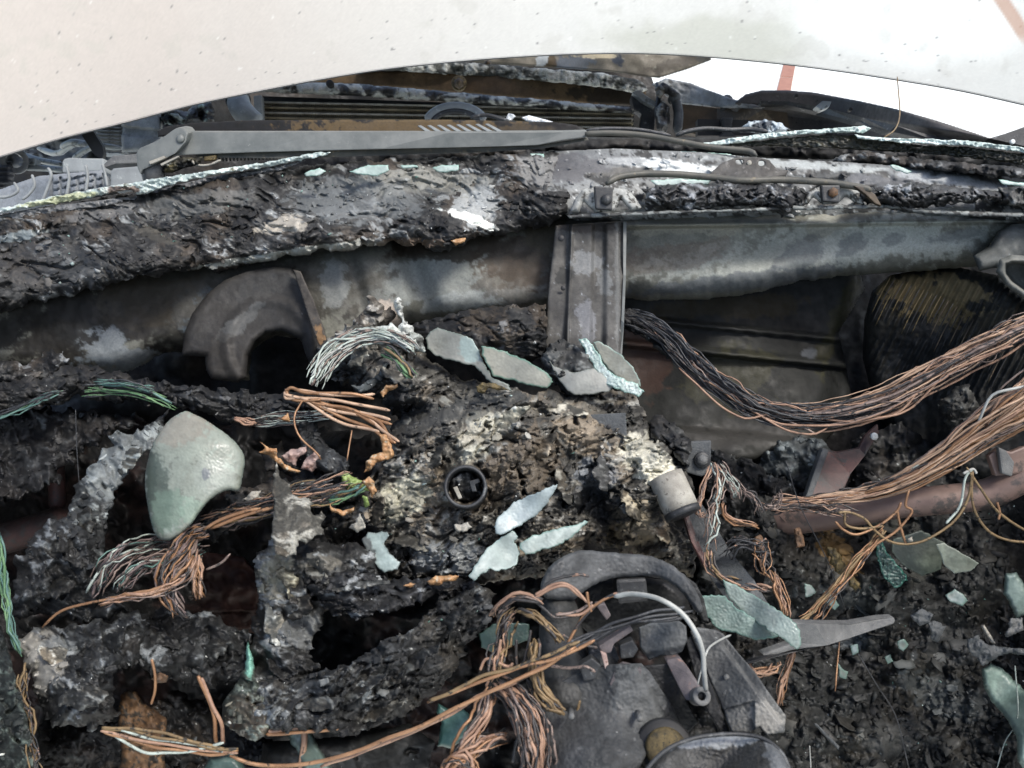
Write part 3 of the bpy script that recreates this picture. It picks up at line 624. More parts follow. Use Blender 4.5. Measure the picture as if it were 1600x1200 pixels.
for x_, y_ in ((1245,149),(1330,170),(1385,182),(1420,190)): disc('bolt_hole', x_, y_, 1.74-(x_-1190)*.0011-.02, 3, M['black'], fen, .01, sides=8)
shelf = relief('fender_shelf', [(1018,132),(1040,122),(1080,130),(1105,140),(1150,156),(1200,166),(1190,170),(1120,168),(1062,162),(1040,150)], [(1030,130,2.0),(1190,168,1.75)], M['steel'], step=1.8, R=4, B=.01, disp=lumpy(.006,.05,3), col=plaincol((.15,.15,.155),(.27,.28,.30),(.07,.07,.07),62,.03,.3), parent=car)
slab('shelf_face', [(1062,163),(1120,169),(1192,171),(1230,176),(1235,215),(1120,215),(1062,205)], [(1062,165,1.85),(1230,180,1.72)], M['brownmetal'], .02, car)
slab('dark_opening', [(1090,186),(1200,188),(1200,212),(1090,212)], 1.70, M['black'], .02, car)
slab('support_post', [(1128,183),(1146,183),(1142,205),(1152,214),(1122,214),(1132,204)], 1.68, M['darkmetal'], .02, car, bevel=.003)
disc('rubber_stop', 1137, 152, 1.80, 8, M['darkmetal'], car, .05, normal=(0,-.3,1), dome=.004)
slab('fender_corner', [(1546,216),(1570,209),(1680,170),(1680,236),(1600,228)], 1.15, M['darkmetal'], .02, car)
disc('white_clip', 1583, 221, 1.13, 4, M['whitebit'], car, .004, sides=7)
# radiator support beams
relief('radiator_crossmember', [(470,122),(540,112),(640,108),(800,117),(940,131),(1010,140),(1008,166),(940,164),(800,152),(640,139),(520,133)], [(500,120,2.0),(1000,150,1.9)], M['steel'], step=1.8, R=6, B=.01, thick=.04, disp=lambda x,y,s:.0008*fbm(x*.1,y*.1,2,1), col=plaincol((.08,.05,.028),(.17,.11,.06),(.25,.19,.12),63,.012,.5,c4=(.03,.025,.02),t4=.6,patches=[(950,150,70,16,5,(.03,.022,.015),.9)]), parent=car)
relief('ash_covered_cross_rail', [(555,108),(640,96),(700,97),(740,98),(820,104),(940,114),(1000,124),(1012,140),(1000,147),(940,136),(860,128),(760,120),(640,112)], [(600,100,1.97),(1000,135,1.87)], M['ash'], step=1.8, rag=2, R=6, B=.012, thick=.03, disp=lumpy(.010,.06,64,fine=.004), col=ashcol(64,dark=(.16,.16,.155),mid=(.36,.36,.35),ash=(.62,.61,.60),brown=(.12,.1,.09),ashamt=.85,st=3), parent=car)

disc('captive_nut', 717, 129, 1.93, 8, M['brownmetal'], car, .02, sides=6, dome=.01); disc('nut_washer', 717, 129, 1.94, 12, M['brass'], car, .01)
disc('captive_nut', 762, 99, 1.95, 6, M['brownmetal'], car, .02, sides=6, dome=.01)
# latch mess
lt = thing('bonnet_latch', 'burnt twisted bonnet latch at the right end of the radiator rail', 'latch')
slab('latch_plate', [(986,150),(1000,140),(1018,156),(1026,165),(1022,205),(998,208),(1003,178),(990,168)], 1.80, M['darkmetal'], .03, lt, bevel=.003)
slab('latch_edge', [(988,144),(997,140),(1026,160),(1022,167),(1004,157)], 1.78, M['alu'], .02, lt, bevel=.002)
wire('latch_rod', [(1026,130,1.79),(1030,150,1.77),(1026,175,1.76),(1034,200,1.75)], .006, M['darkmetal'], lt)
wire('latch_post', [(1054,152,1.76),(1060,175,1.75),(1058,208,1.74)], .011, M['columngrey'], lt)
disc('post_head', 1055, 151, 1.75, 9, M['columngrey'], lt, .02, dome=.008)
relief('melted_lump', [(1024,170),(1034,158),(1046,166),(1048,190),(1040,208),(1026,206)], 1.74, M['glossychar'], step=1.6, rag=2, R=8, B=.02, disp=lumpy(.012,.08,66), col=ashcol(66,ashamt=.6), parent=lt)
relief('scorched_tag', [(1024,138),(1036,128),(1052,138),(1062,146),(1050,152),(1038,146),(1032,156),(1024,150)], 1.73, M['char'], step=1.6, rag=2, R=5, B=.01, disp=lumpy(.008,.08,67), col=ashcol(67,ashamt=.5,brown=(.3,.24,.17),brownamt=.6), parent=lt)
# radiator
rd = thing('radiator', 'sooty radiator core with horizontal tubes behind the wiper arm', 'radiator')
RD = lambda x: 1.86
slab('core_back', [(405,150),(990,170),(990,215),(405,205)], [(405,170,1.84),(990,190,1.80)], M['black'], .03, rd)
for k in range(6):
    y0 = 158+k*8.2; y1 = 170+k*7.0
    slab('cooling_tube', [(408,y0),(990,y1),(990,y1+2.4),(408,y0+2.6)], [(408,170,1.815),(990,190,1.775)], M['bronze'] if k % 2 else M['cream'], .02, rd, bevel=.0004)
Vf = []; Ff = []
for k in range(6):
    for i in range(170):
        x = 411+i*3.4; u = (x-408)/582; y0 = 158+k*8.2+u*(12-k*1.2)+2.7; y1 = y0+5.3; d = 1.818-.04*u; b = len(Vf)
        for (xx, yy) in ((x,y0),(x+1.1,y0),(x+1.9,y1),(x+.8,y1)): Vf += [W(xx,yy,d), W(xx,yy,d+.012)]
        Ff += [(b,b+2,b+4,b+6),(b,b+6,b+7,b+1),(b+2,b+3,b+5,b+4)]
o = mk_obj('fins', Vf, Ff, M['bronze'], rd, smooth=False); o['kind'] = 'stuff'
relief('top_tank', [(400,128),(480,128),(560,131),(700,143),(900,160),(985,167),(990,178),(900,172),(700,160),(560,150),(440,146),(395,142)], [(400,140,1.80),(990,175,1.76)], M['glossychar'], step=1.7, rag=1.5, R=8, B=.02, disp=lumpy(.008,.05,68,fine=.003), col=ashcol(68,dark=(.02,.02,.02),mid=(.10,.10,.10),ash=(.42,.42,.42),ashamt=.7,st=4,ang=3), parent=rd)
slab('core_side', [(396,150),(408,148),(410,190),(398,188)], 1.79, M['greyplastic'], .02, rd, bevel=.001)
for x_ in (515,): disc('rail_hole', x_, 130, 1.78, 6, M['black'], rd, .01)
# sooty panel beyond
bp = relief('front_panel', [(735,92),(760,82),(1112,84),(1111,94),(1075,108),(1030,122),(1000,119),(960,113),(860,105),(740,98)], [(740,95,2.28),(1110,95,2.15)], M['steel'], step=1.6, R=3, B=.01, disp=lambda x,y,s:.012*fbm(x*.02,y*.03,2,1), col=plaincol((.09,.08,.065),(.17,.15,.125),(.25,.235,.20),70,.02,.4,patches=[(880,100,14,14,10,(.09,.10,.12),1),(900,94,26,12,0,(.10,.11,.13),.9),(968,94,10,9,20,(.06,.065,.08),1),(860,96,10,12,0,(.06,.04,.02),.9),(845,95,12,8,-40,(.4,.42,.45),.9),(930,88,40,3,0,(.5,.42,.3),.9),(1040,104,60,8,-15,(.07,.06,.05),.8),(1100,92,10,6,0,(.07,.07,.07),.7)]))
tag(bp, 'sooty curved panel with dark squares beyond the radiator rail, under the bonnet edge', 'panel')
# left engine bay: manifold
mf = thing('intake_manifold', 'grey ribbed plastic intake cover below the left end of the bonnet', 'engine cover')
relief('cover_body', [(-60,330),(-60,300),(0,296),(30,285),(60,275),(100,271),(135,268),(165,265),(172,275),(174,292),(150,305),(60,325),(-60,345)], [(-40,320,1.32),(170,270,1.28)], M['steel'], step=1.5, R=8, B=.02, thick=.06,
  disp=lambda x,y,s:-.006*sst(.30,.42,np.abs(((x/13.) % 1)-.5))*0-.007*((np.abs(((x/13.5) % 1)-.5) > .33) | (np.abs(((y+x*.25)/11. % 1)-.5) > .34))*((x > 78) & (s > 5)), col=plaincol((.17,.18,.205),(.25,.26,.285),(.32,.33,.35),71,.02,.5), parent=mf)
for pts in ([(75,262),(80,275),(72,300),(64,318)],[(104,260),(108,280),(104,306)],[(134,258),(137,278),(134,300)],[(160,256),(165,275),(168,292)],[(50,273),(54,290),(44,305),(34,312)],[(22,285),(28,298),(16,306),(0,308),(-20,302)]):
    wire('rib', [(a,b,1.262) for a,b in pts], .0026, M['greyplastic'], mf, n=20)
slab('raised_box', [(97,252),(100,247),(108,246),(162,247),(164,268),(97,270)], 1.33, M['greyplastic'], .05, mf, bevel=.004)
slab('rounded_cover', [(172,268),(176,262),(225,258),(240,268),(240,285),(215,292),(172,296)], 1.26, M['greyplastic'], .05, mf, bevel=.006)
slab('folded_bracket', [(160,258),(176,243),(215,240),(216,255),(180,256),(164,262)], 1.27, M['columnlight'], .02, mf, bevel=.002)
eb = thing('engine_block', 'grey cast engine casing with cooling ribs under the left bonnet edge', 'engine')
relief('casting', [(-40,215),(-40,260),(60,268),(150,262),(300,240),(330,180),(200,160),(60,200)], [(0,240,1.75),(250,200,1.70)], M['steel'], step=2, R=10, B=.03, thick=.1, disp=lambda x,y,s:.04*fbm(x*.02,y*.025,3,7)+.02*ridged(x*.03,y*.04,2,8), col=plaincol((.05,.052,.056),(.15,.155,.165),(.27,.28,.29),72,.03,.3,ang=-15,st=2), parent=eb)
relief('rocker_box', [(188,182),(250,168),(256,212),(240,236),(190,238)], [(190,180,1.55),(250,230,1.5)], M['steel'], step=2, R=6, B=.02, thick=.1, disp=lambda x,y,s:-.012*(np.abs(y-(x-190)*.1-204) < 7)+.001*fbm(x*.1,y*.1,2,3), col=plaincol((.20,.205,.21),(.30,.305,.315),(.10,.1,.11),73,.03,.5), parent=eb)
for k in range(9):
    y0 = 192+k*5.6
    slab('cooling_rib', [(144,y0-1),(190,y0+1),(190,y0+3.0),(144,y0+1.2)], 1.56, M['alu'], .03, eb, bevel=.0006)
slab('strap', [(130,205),(143,200),(150,212),(160,228),(162,240),(159,249),(146,240),(136,224),(128,212)], 1.40, M['black'], .01, eb)
for p_ in ([(30,240,1.5),(60,250,1.48),(100,258,1.46)],[(40,262,1.45),(70,263,1.45),(100,266,1.44)],[(96,230,1.52),(112,222,1.5),(135,225,1.5)],[(115,248,1.5),(135,234,1.48),(160,225,1.46)],[(60,232,1.6),(90,240,1.55),(120,225,1.5),(190,232,1.5)]):
    wire('bracket_bar', p_, .006, M['alu'], eb, n=12)
disc('pulley', 22, 250, 1.42, 20, M['columnlight'], eb, .04, normal=(.5,-.8,.3), inner=.6)
slab('lug', [(38,246),(54,246),(55,258),(38,256)], 1.44, M['alu'], .02, eb, bevel=.003)
relief('hose_stack', [(-40,255),(18,252),(24,270),(20,292),(-40,300)], 1.40, M['char'], step=2, R=14, B=.05, disp=lambda x,y,s:.006*np.sin(y*.8), col=plaincol((.01,.01,.012),(.03,.03,.035),None,74), parent=eb)
hz = thing('coolant_pipe', 'curved grey coolant pipe beside the left end of the radiator', 'pipe')
wire('pipe', [(372,146,1.72),(374,165,1.68),(386,182,1.66),(402,196,1.66)], .024, M['greyplastic'], hz, n=16, sides=14)
wire('clamp', [(370,153,1.70),(374,160,1.69)], .027, M['darkmetal'], hz, n=4, sides=14)
mb = relief('melted_wiring_lump', [(288,192),(294,172),(306,160),(318,154),(330,160),(336,175),(334,196)], 1.62, M['glossychar'], step=1.5, rag=2, R=12, B=.03, disp=lumpy(.02,.07,75), col=ashcol(75,ash=(.30,.42,.45),ashamt=.65,brownamt=0))
tag(mb, 'blue-black melted lump of wiring just under the left bonnet edge', 'melted wiring')
mb = relief('frayed_insulation', [(250,184),(262,174),(276,176),(292,186),(288,194),(255,194)], 1.50, M['ash'], step=1.5, rag=4, ragf=.1, R=6, B=.01, disp=lumpy(.015,.08,76), col=ashcol(76,mid=(.25,.33,.34),ash=(.5,.55,.58),ashamt=.7,brownamt=0))
tag(mb, 'pale frayed insulation scraps behind the wiper pivot', 'insulation')
# belt pulley arc behind the arm
pl_ = thing('fan_ring', 'grey ring-shaped fan shroud edge showing above the wiper arm', 'fan ring')
a = np.linspace(R_(195), R_(345), 24)
wire('ring', [(712+46*math.cos(t), 196+30*math.sin(t), 1.55) for t in a], .009, M['greyplastic'], pl_, n=30)
wire('ring', [(712+38*math.cos(t), 197+24*math.sin(t), 1.55) for t in a], .006, M['darkmetal'], pl_, n=30)
wire('cable', [(735,184,1.5),(760,180,1.5),(790,188,1.5),(815,196,1.5)], .004, M['darkmetal'], pl_, n=20)
mb = relief('white_scrap', [(790,186),(794,177),(802,178),(806,182),(800,188),(796,192),(790,190)], 1.5, M['ash'], step=1.2, R=3, B=.004, disp=lumpy(.004,.1,4), col=plaincol((.7,.7,.72),(.85,.85,.86),None,5)); tag(mb, 'small white curled scrap above the wiper blade', 'scrap')
mb = relief('white_scrap', [(814,184),(826,180),(846,185),(864,190),(858,194),(838,192),(822,189)], 1.5, M['ash'], step=1.2, R=3, B=.004, disp=lumpy(.004,.1,6), col=plaincol((.7,.7,.74),(.85,.85,.88),None,5)); tag(mb, 'long white flat scrap above the end of the wiper blade', 'scrap')
mb = relief('foam_scrap', [(1146,206),(1160,198),(1170,190),(1186,187),(1205,188),(1222,193),(1235,203),(1200,210)], 1.42, M['ash'], step=1.4, rag=3, ragf=.1, R=7, B=.02, disp=lumpy(.015,.09,7), col=ashcol(77,dark=(.12,.13,.16),mid=(.28,.32,.40),ash=(.45,.5,.58),ashamt=.8,brownamt=0)); tag(mb, 'crumpled blue-grey ash foam below the fender shelf', 'foam scrap')
hw = thing('loose_wire', 'single thin wire hanging from the right bonnet edge', 'wire')
wire('wire', [(1402,120,1.36),(1404,145,1.34),(1406,170,1.30),(1404,190,1.26),(1396,205,1.22),(1382,214,1.19)], .0013, M['ochre'], hw, n=26)
# ================================================================== wiper arm
wa = thing('windscreen_wiper', 'long grey windscreen wiper with pivot head lying across the cowl', 'wiper')
WD = [(220,250,1.09),(560,220,1.10),(915,210,1.12)]
slab('arm', [(279,207),(300,206),(500,206),(700,206),(880,205),(916,204),(920,208),(918,214),(880,219),(840,227),(780,229),(600,233),(400,238),(290,242),(268,243),(272,222)], WD, M['wiper'], .0, wa, ext=(0,.018,-.003), bevel=.0015)
slab('arm_underside', [(300,240),(500,236),(700,230),(840,227),(918,215),(920,219),(850,232),(760,238),(600,243),(440,248),(310,246)], [(300,240,1.103),(900,220,1.133)], M['wiperdark'], .0, wa, ext=(0,.014,-.002), bevel=.001)
hd = slab('pivot_head', [(212,240),(217,232),(240,222),(258,212),(270,203),(278,199),(288,201),(294,208),(290,222),(274,240),(262,246),(240,258),(222,266),(219,274),(214,262)], 1.075, M['wiper'], .0, wa, ext=(0,.03,-.005), bevel=.003)
disc('rivet', 281, 216, 1.072, 6.5, M['wiper'], hd, .003, dome=.002)
slab('slot_insert', [(232,252),(256,243),(259,247),(234,257)], 1.071, M['cream'], .004, hd, bevel=.001)
slab('slot_insert', [(250,256),(278,243),(280,245),(252,259)], 1.071, M['cream'], .004, hd, bevel=.0006)
wire('pivot_stub', [(236,255,1.09),(240,275,1.10),(244,290,1.11)], .015, M['columnlight'], wa, n=6, sides=12)
relief('linkage', [(248,262),(280,244),(300,246),(318,244),(312,258),(290,262),(270,270),(252,270)], 1.09, M['char'], step=1.4, R=5, B=.01, disp=lumpy(.006,.12,8), col=ashcol(78,mid=(.05,.045,.03),brown=(.2,.16,.08),brownamt=.8,ashamt=.3), parent=wa)
slab('spring_hook', [(318,244),(338,241),(336,250),(318,251)], 1.095, M['brass'], .006, wa, bevel=.002)
th = np.linspace(0, 2*np.pi*24, 24*9); ax = np.linspace(334, 470, len(th))
P_ = W(ax, 245-(ax-334)*.03, np.full(len(th), 1.112))+.0055*(np.cos(th)[:, None]*UP+np.sin(th)[:, None]*FW)
V_, F_ = tube_vf(P_, .0013, 5); mk_obj('spring', V_, to_faces(F_), M['wiperdark'], wa)
wire('hook_wire', [(298,248,1.09),(306,257,1.09),(325,258,1.09),(345,250,1.09)], .002, M['cream'], wa, n=14)
bl = relief('blade', [(246,205),(258,198),(300,192),(380,188),(500,187),(700,187),(800,189),(870,191),(900,195),(914,202),(914,207),(600,209),(300,209),(247,214)], [(250,205,1.15),(900,200,1.16)], M['steel'], step=1.6, R=3, B=.002, thick=.01, parent=wa, col=plaincol((.006,.006,.006),(.010,.009,.009),None,33,patches=[(640,200,180,14,0,(.10,.065,.030),.9),(820,203,60,8,0,(.04,.03,.02),.7)]))
for x_ in (668,684,700,716,732,748,764,780):
    h_ = (x_-640)*.06
    slab('blade_claw', [(x_-14-h_,197-h_*.4),(x_-9-h_,196-h_*.4),(x_+6,205),(x_-2,206)], 1.115, M['greyplastic'], .004, bl, bevel=.0006)
wire('hook_rod', [(914,209,1.115),(960,208,1.115),(1010,212,1.11),(1060,221,1.10),(1110,230,1.09),(1150,234,1.085),(1172,237,1.08),(1182,244,1.075)], .0042, M['wiperdark'], wa, n=40, sides=10)
wire('spoiler_strip', [(916,204,1.13),(950,201,1.13),(1000,203,1.13),(1048,212,1.125)], .0028, M['blackwire'], wa, n=20)
wr = thing('rubber_strip', 'thin charred rubber strip arching above the hooked wiper rod', 'rubber strip')
wire('strip', [(1056,212,1.16),(1075,205,1.16),(1105,201,1.16),(1140,203,1.16),(1172,202,1.16),(1200,206,1.15)], .0035, M['blackwire'], wr, n=24)
# second wiper frame
w2 = thing('wiper_blade_frame', 'burnt wiper blade frame with a two-hole bracket lying on the cowl', 'wiper frame')
wire('rail', [(948,287,1.0),(965,277,1.01),(1000,272,1.02),(1050,272,1.02),(1100,276,1.02),(1160,282,1.01),(1220,281,1.01),(1290,285,1.0),(1345,293,.99),(1362,298,.985)], .0045, M['wiperdark'], w2, n=50, sides=8)
bk = relief('bracket', [(1103,275),(1112,268),(1128,254),(1150,246),(1180,245),(1202,250),(1214,264),(1232,266),(1228,276),(1180,281),(1120,280)], [(1165,246,1.05),(1165,280,1.005)], M['steel'], step=1.3, R=4, B=.004, thick=.008, disp=lambda x,y,s:.0008*fbm(x*.15,y*.15,3,3), col=plaincol((.045,.040,.037),(.09,.083,.078),(.14,.13,.125),80,.04,.3), parent=w2,
   holes=[smoothpoly([(1148,250),(1160,249),(1162,256),(1151,258)]), smoothpoly([(1184,252),(1193,251),(1195,258),(1186,260)])])
disc('stud', 1171, 254, 1.035, 4, M['cream'], bk, .002, sides=9)
slab('foot', [(1334,290),(1352,292),(1368,304),(1378,322),(1368,318),(1352,303)], .985, M['brownmetal'], .006, w2, bevel=.001)
# ================================================================== windscreen remnants
def gl(seed, p=.004): return lambda x,y,s: p*fbm(x*.03,y*.1,3,seed)+.0022*fbm(x*.25,y*.25,3,seed+1)+.004*sst(.3,.8,ridged(x*.05,y*.12,2,seed+2))
wsL = thing('windscreen_remnant', 'melted strip of windscreen glass along the left of the cowl below the wiper pivot', 'broken windscreen')
relief('glass_edge', [(-60,342),(0,326),(60,312),(120,300),(190,288),(260,276),(330,266),(400,256),(450,247),(500,237),(518,238),(506,244),(440,256),(400,264),(330,274),(262,290),(240,300),(214,304),(205,297),(170,302),(130,312),(60,322),(0,333),(-60,350)], [(-40,340,1.0),(200,295,1.03),(500,240,1.085)], M['glass'], step=1.5, rag=2, ragf=.08, R=4, B=.004, thick=.03, disp=gl(5), col=plaincol((.34,.40,.39),(.62,.68,.66),(.17,.17,.13),81,.03,.25,st=3,ang=-10,c4=(.85,.88,.87),t4=.35,patches=[(190,296,34,6,0,(.10,.05,.03),.9),(90,312,60,5,-10,(.42,.42,.22),.7)]), parent=wsL)
relief('glass_sheet', [(-60,350),(0,336),(60,324),(130,316),(210,306),(262,292),(330,276),(440,258),(480,250),(440,266),(300,292),(200,316),(60,338),(-60,366)], [(-40,345,1.01),(440,262,1.09)], M['glass'], step=2, R=4, B=.003, thick=.006, disp=gl(8,.002), col=plaincol((.10,.10,.105),(.20,.20,.21),(.035,.035,.035),82,.02,.2,st=3), parent=wsL)
wsR = thing('windscreen_remnant', 'long curled strip of green-edged windscreen glass along the right of the cowl', 'broken windscreen')
relief('glass_edge', [(1064,226),(1110,222),(1150,215),(1200,208),(1260,203),(1320,199),(1350,196),(1362,200),(1350,208),(1300,208),(1262,210),(1200,216),(1160,223),(1110,228)], [(1064,226,1.13),(1350,200,1.13)], M['glass'], step=1.3, rag=1.5, R=3, B=.004, thick=.02, disp=gl(9), col=plaincol((.42,.50,.48),(.72,.80,.78),(.15,.17,.15),83,.03,.4,st=4,c4=(.9,.93,.92),t4=.35), parent=wsR)
relief('glass_edge', [(1335,211),(1400,216),(1450,217),(1520,220),(1560,225),(1660,240),(1660,247),(1560,233),(1500,227),(1420,224),(1340,217)], [(1335,212,1.12),(1640,240,1.09)], M['glass'], step=1.3, rag=1.5, R=3, B=.003, thick=.02, disp=gl(10), col=plaincol((.42,.50,.48),(.72,.80,.78),(.15,.17,.15),84,.03,.4,st=4,c4=(.9,.93,.92),t4=.35), parent=wsR)
relief('glass_sheet', [(1110,228),(1200,218),(1290,210),(1350,212),(1420,225),(1500,228),(1660,248),(1660,268),(1560,252),(1440,240),(1300,232),(1200,229)], [(1110,228,1.14),(1350,215,1.14),(1640,255,1.10)], M['glass'], step=1.6, rag=1.5, R=3, B=.004, thick=.006, disp=gl(11), col=plaincol((.012,.014,.011),(.035,.032,.02),(.09,.10,.085),85,.02,.42,st=4,c4=(.3,.33,.3),t4=.72), parent=wsR)
relief('soot_ridge', [(1200,250),(1300,248),(1330,240),(1350,236),(1400,243),(1480,252),(1600,262),(1660,270),(1660,284),(1560,276),(1440,264),(1340,254),(1250,256)], [(1200,250,1.12),(1640,275,1.07)], M['char'], step=1.8, rag=3, R=6, B=.02, thick=.03, disp=lumpy(.014,.05,86), col=ashcol(86,ashamt=.45,mid=(.05,.05,.055)), parent=wsR)
M['darkredsteel'] = proc('dark_red_steel', (.018,.012,.011), (.06,.028,.025), (.035,.03,.03), s=35, rough=.7, bump=.7, t3=.55)
# ================================================================== charred dash top
P_ash = (.20,.215,.25)
dt = thing('charred_dash_top', 'thick flaking layer of charred dashboard padding across the cowl below the wiper arm', 'charred padding')
relief('char_layer', [(-60,352),(60,330),(150,312),(240,300),(300,290),(420,266),(560,252),(700,246),(840,240),(900,240),(960,246),(1010,262),(960,280),(945,292),(900,300),(890,330),(860,350),(800,362),(745,368),(700,392),(660,384),(600,380),(560,388),(520,392),(470,398),(400,412),(340,425),(300,420),(260,428),(230,432),(140,455),(60,470),(0,490),(-60,500)],
 [(-40,350,1.0),(-40,480,.93),(200,310,1.04),(200,440,.94),(500,265,1.10),(500,390,.98),(900,245,1.12),(880,335,1.0),(700,250,1.12),(700,380,.99)], M['char'], step=1.6, rag=9, ragf=.035, R=22, B=.035, thick=.05,
 disp=flaky(.013, 12, 2.6, .011, 3, 4, .009, .0022), key='dash',
 col=ashcol(3, dark=(.013,.0125,.013), mid=(.062,.060,.062), ash=(.22,.226,.245), brown=(.09,.066,.05), ashamt=.46, brownamt=.35, spec=.5, ang=10, st=2.2, patches=[
 (745,320,34,38,0,(.40,.41,.44),.65),(735,342,44,7,18,(.8,.8,.82),.95),(440,352,36,14,-10,(.40,.36,.33),.7),(660,285,110,22,0,(.20,.195,.19),.7),(880,270,70,28,0,(.20,.195,.205),.75),(560,310,110,34,0,(.16,.168,.185),.6),
 (300,320,90,18,-8,(.11,.11,.115),.6),(170,330,60,10,-10,(.15,.15,.165),.5),(60,420,90,50,0,(.035,.036,.04),.6),(440,398,130,6,-9,(.42,.42,.41),.65),(560,385,60,5,-5,(.35,.33,.31),.7),(640,380,50,8,0,(.24,.17,.13),.5),(240,365,36,10,20,(.05,.045,.04),.8),(20,370,50,7,-10,(.3,.34,.38),.5)]), parent=dt)
def strip_char(poly, seed, ctrl, key=None, **k):
    return relief('char_layer', poly, ctrl, M['glossychar'], step=1.6, rag=6, ragf=.05, R=16, B=.03, thick=.04, disp=flaky(.012, 5, 1.6, .018, seed, 4, .008, .003), key=key,
      col=ashcol(seed, dark=(.016,.016,.018), mid=(.065,.066,.074), ash=(.26,.27,.31), ashamt=.55, brownamt=.1, **k), parent=dt)
strip_char([(1000,295),(1050,288),(1120,283),(1200,286),(1240,290),(1262,300),(1256,318),(1240,330),(1225,340),(1205,326),(1150,322),(1080,328),(1010,322)], 13, [(1000,300,.995),(1260,310,.99)], 'strip1')
strip_char([(1345,300),(1380,290),(1420,285),(1500,292),(1560,295),(1570,315),(1500,318),(1450,322),(1415,332),(1395,330),(1380,322),(1355,318)], 15, [(1345,300,.99),(1560,310,.99)], 'strip2')
relief('char_layer', [(1560,292),(1610,290),(1660,292),(1660,330),(1600,328),(1562,318)], 1.0, M['glossychar'], step=1.8, rag=4, R=10, B=.02, disp=lumpy(.01,.05,19), col=ashcol(19,ashamt=.5,mid=(.1,.1,.1)), parent=dt)
# ================================================================== loose char masses
MASS = {}
def mass(name, label, cat, poly, off=0., seed=1, rag=8, R=22, B=.04, thick=.06, amp=.014, step=1.9, style='lumpy', mat='char', ang=0, holes=(), depth=None, group=None, parent=None, key=None, f=.02, fine=.0028, **k):
    d = depth if depth is not None else (lambda x, y: D0(x, y)+off)
    R = R*1.4; B = B*.55; rag = rag*1.7; amp = amp*1.45
    ds = (lambda x, y, s: amp*fbm(x*.006, y*.006, 3, seed)+amp*.35*fbm(x*.03, y*.03, 3, seed+1)+.0035*ridged(x*.06, y*.06, 4, seed+2)+.002*fbm(x*.2, y*.2, 2, seed+3)) if style == 'gravel' else lumpy(amp, f, seed, fine=fine, pits=.007) if style == 'lumpy' else flaky(amp, ang, 2.4, .014, seed, 5, .008, fine)
    o = relief(name, poly, d, M[mat], step=step, rag=rag, ragf=.045, R=R, B=B, thick=thick, disp=ds, holes=holes, key=key or name+str(seed), col=ashcol(seed, **k), parent=parent)
    MASS[name+str(seed)] = o
    if parent is None: tag(o, label, cat, group)
    elif label: o['label'] = label
    return o
# deep dark backing lumps so the cavities are closed by real burnt matter
mass('burnt_underlay', 'black burnt heap filling the space behind the dashboard debris on the left', 'burnt heap', [(-60,640),(120,650),(300,660),(480,660),(640,700),(900,800),(1100,900),(1100,1250),(-60,1250)], .30, 101, rag=8, step=3, thick=.1, amp=.04, f=.012, dark=(.004,.004,.0045), mid=(.009,.009,.0095), ash=(.03,.03,.033), brown=(.025,.010,.008), brownamt=.5, ashamt=.1, spec=-.2)
# left charred loom
mass('charred_loom', 'thick black charred cable loom running across the left under the cross beam', 'charred loom', [(-60,600),(60,590),(110,570),(160,574),(250,598),(330,609),(420,612),(500,608),(530,612),(520,640),(470,650),(430,668),(360,660),(300,640),(240,632),(180,628),(120,620),(60,640),(-60,650)], 0, 102, rag=5, R=26, B=.045, style='flaky', ang=6, dark=(.010,.010,.011), mid=(.03,.03,.032), ash=(.10,.10,.11), ashamt=.3, brownamt=.1, spec=.3)
mass('left_char_flap', 'ragged black char flap hanging below the loom at the far left edge', 'charred flap', [(-60,650),(60,640),(120,640),(200,655),(220,665),(150,690),(110,720),(80,760),(20,780),(-60,800)], .05, 103, rag=8, R=16, B=.03, dark=(.010,.010,.012), mid=(.028,.029,.033), ash=(.12,.13,.15), ashamt=.3, brownamt=.1, spec=.3)
mass('small_ash_tuft', 'pale ashy tuft standing on the loom at the far left', 'ash tuft', [(-30,570),(10,560),(40,570),(80,545),(100,550),(110,585),(60,600),(-30,600)], .02, 104, rag=5, R=14, B=.03, ashamt=.4)
mass('grey_strap', 'grey ash-coated strap of burnt trim left of the oval glass', 'burnt trim', [(262,640),(256,668),(248,700),(230,705),(205,735),(180,770),(170,800),(165,850),(155,900),(80,900),(90,830),(120,770),(118,755),(140,730),(165,700),(180,695),(168,680),(180,672),(200,682),(235,662)], -.02, 105, rag=4, R=14, B=.025, amp=.01, dark=(.02,.021,.023), mid=(.07,.075,.08), ash=(.25,.27,.29), ashamt=.55, brownamt=0, patches=[(190,730,60,70,-45,(.20,.215,.235),.7),(110,850,60,60,0,(.020,.021,.023),.9)])
mass('left_char_mound', 'black crumbly mound at the left below the grey strap', 'charred mound', [(70,815),(120,800),(160,830),(165,880),(190,930),(200,955),(140,970),(60,960),(20,965),(18,900),(40,850)], -.03, 106, rag=6, R=26, B=.04, dark=(.014,.0145,.016), mid=(.04,.042,.047), ash=(.17,.18,.205), ashamt=.42, brownamt=.05)
mass('lower_left_mound', 'grey-black bubbly mound in the lower left corner with a pale flaked rim', 'charred mound', [(20,1000),(60,985),(110,975),(180,965),(215,955),(240,975),(230,1010),(215,1040),(180,1050),(175,1090),(182,1120),(150,1140),(80,1135),(62,1100),(50,1060),(30,1035)], -.03, 107, rag=7, R=28, B=.05, dark=(.015,.0155,.017), mid=(.045,.047,.052), ash=(.20,.21,.235), ashamt=.45, brownamt=.1, patches=[(60,1030,34,50,-20,(.34,.32,.31),.7),(90,1010,30,14,0,(.26,.27,.29),.6)])
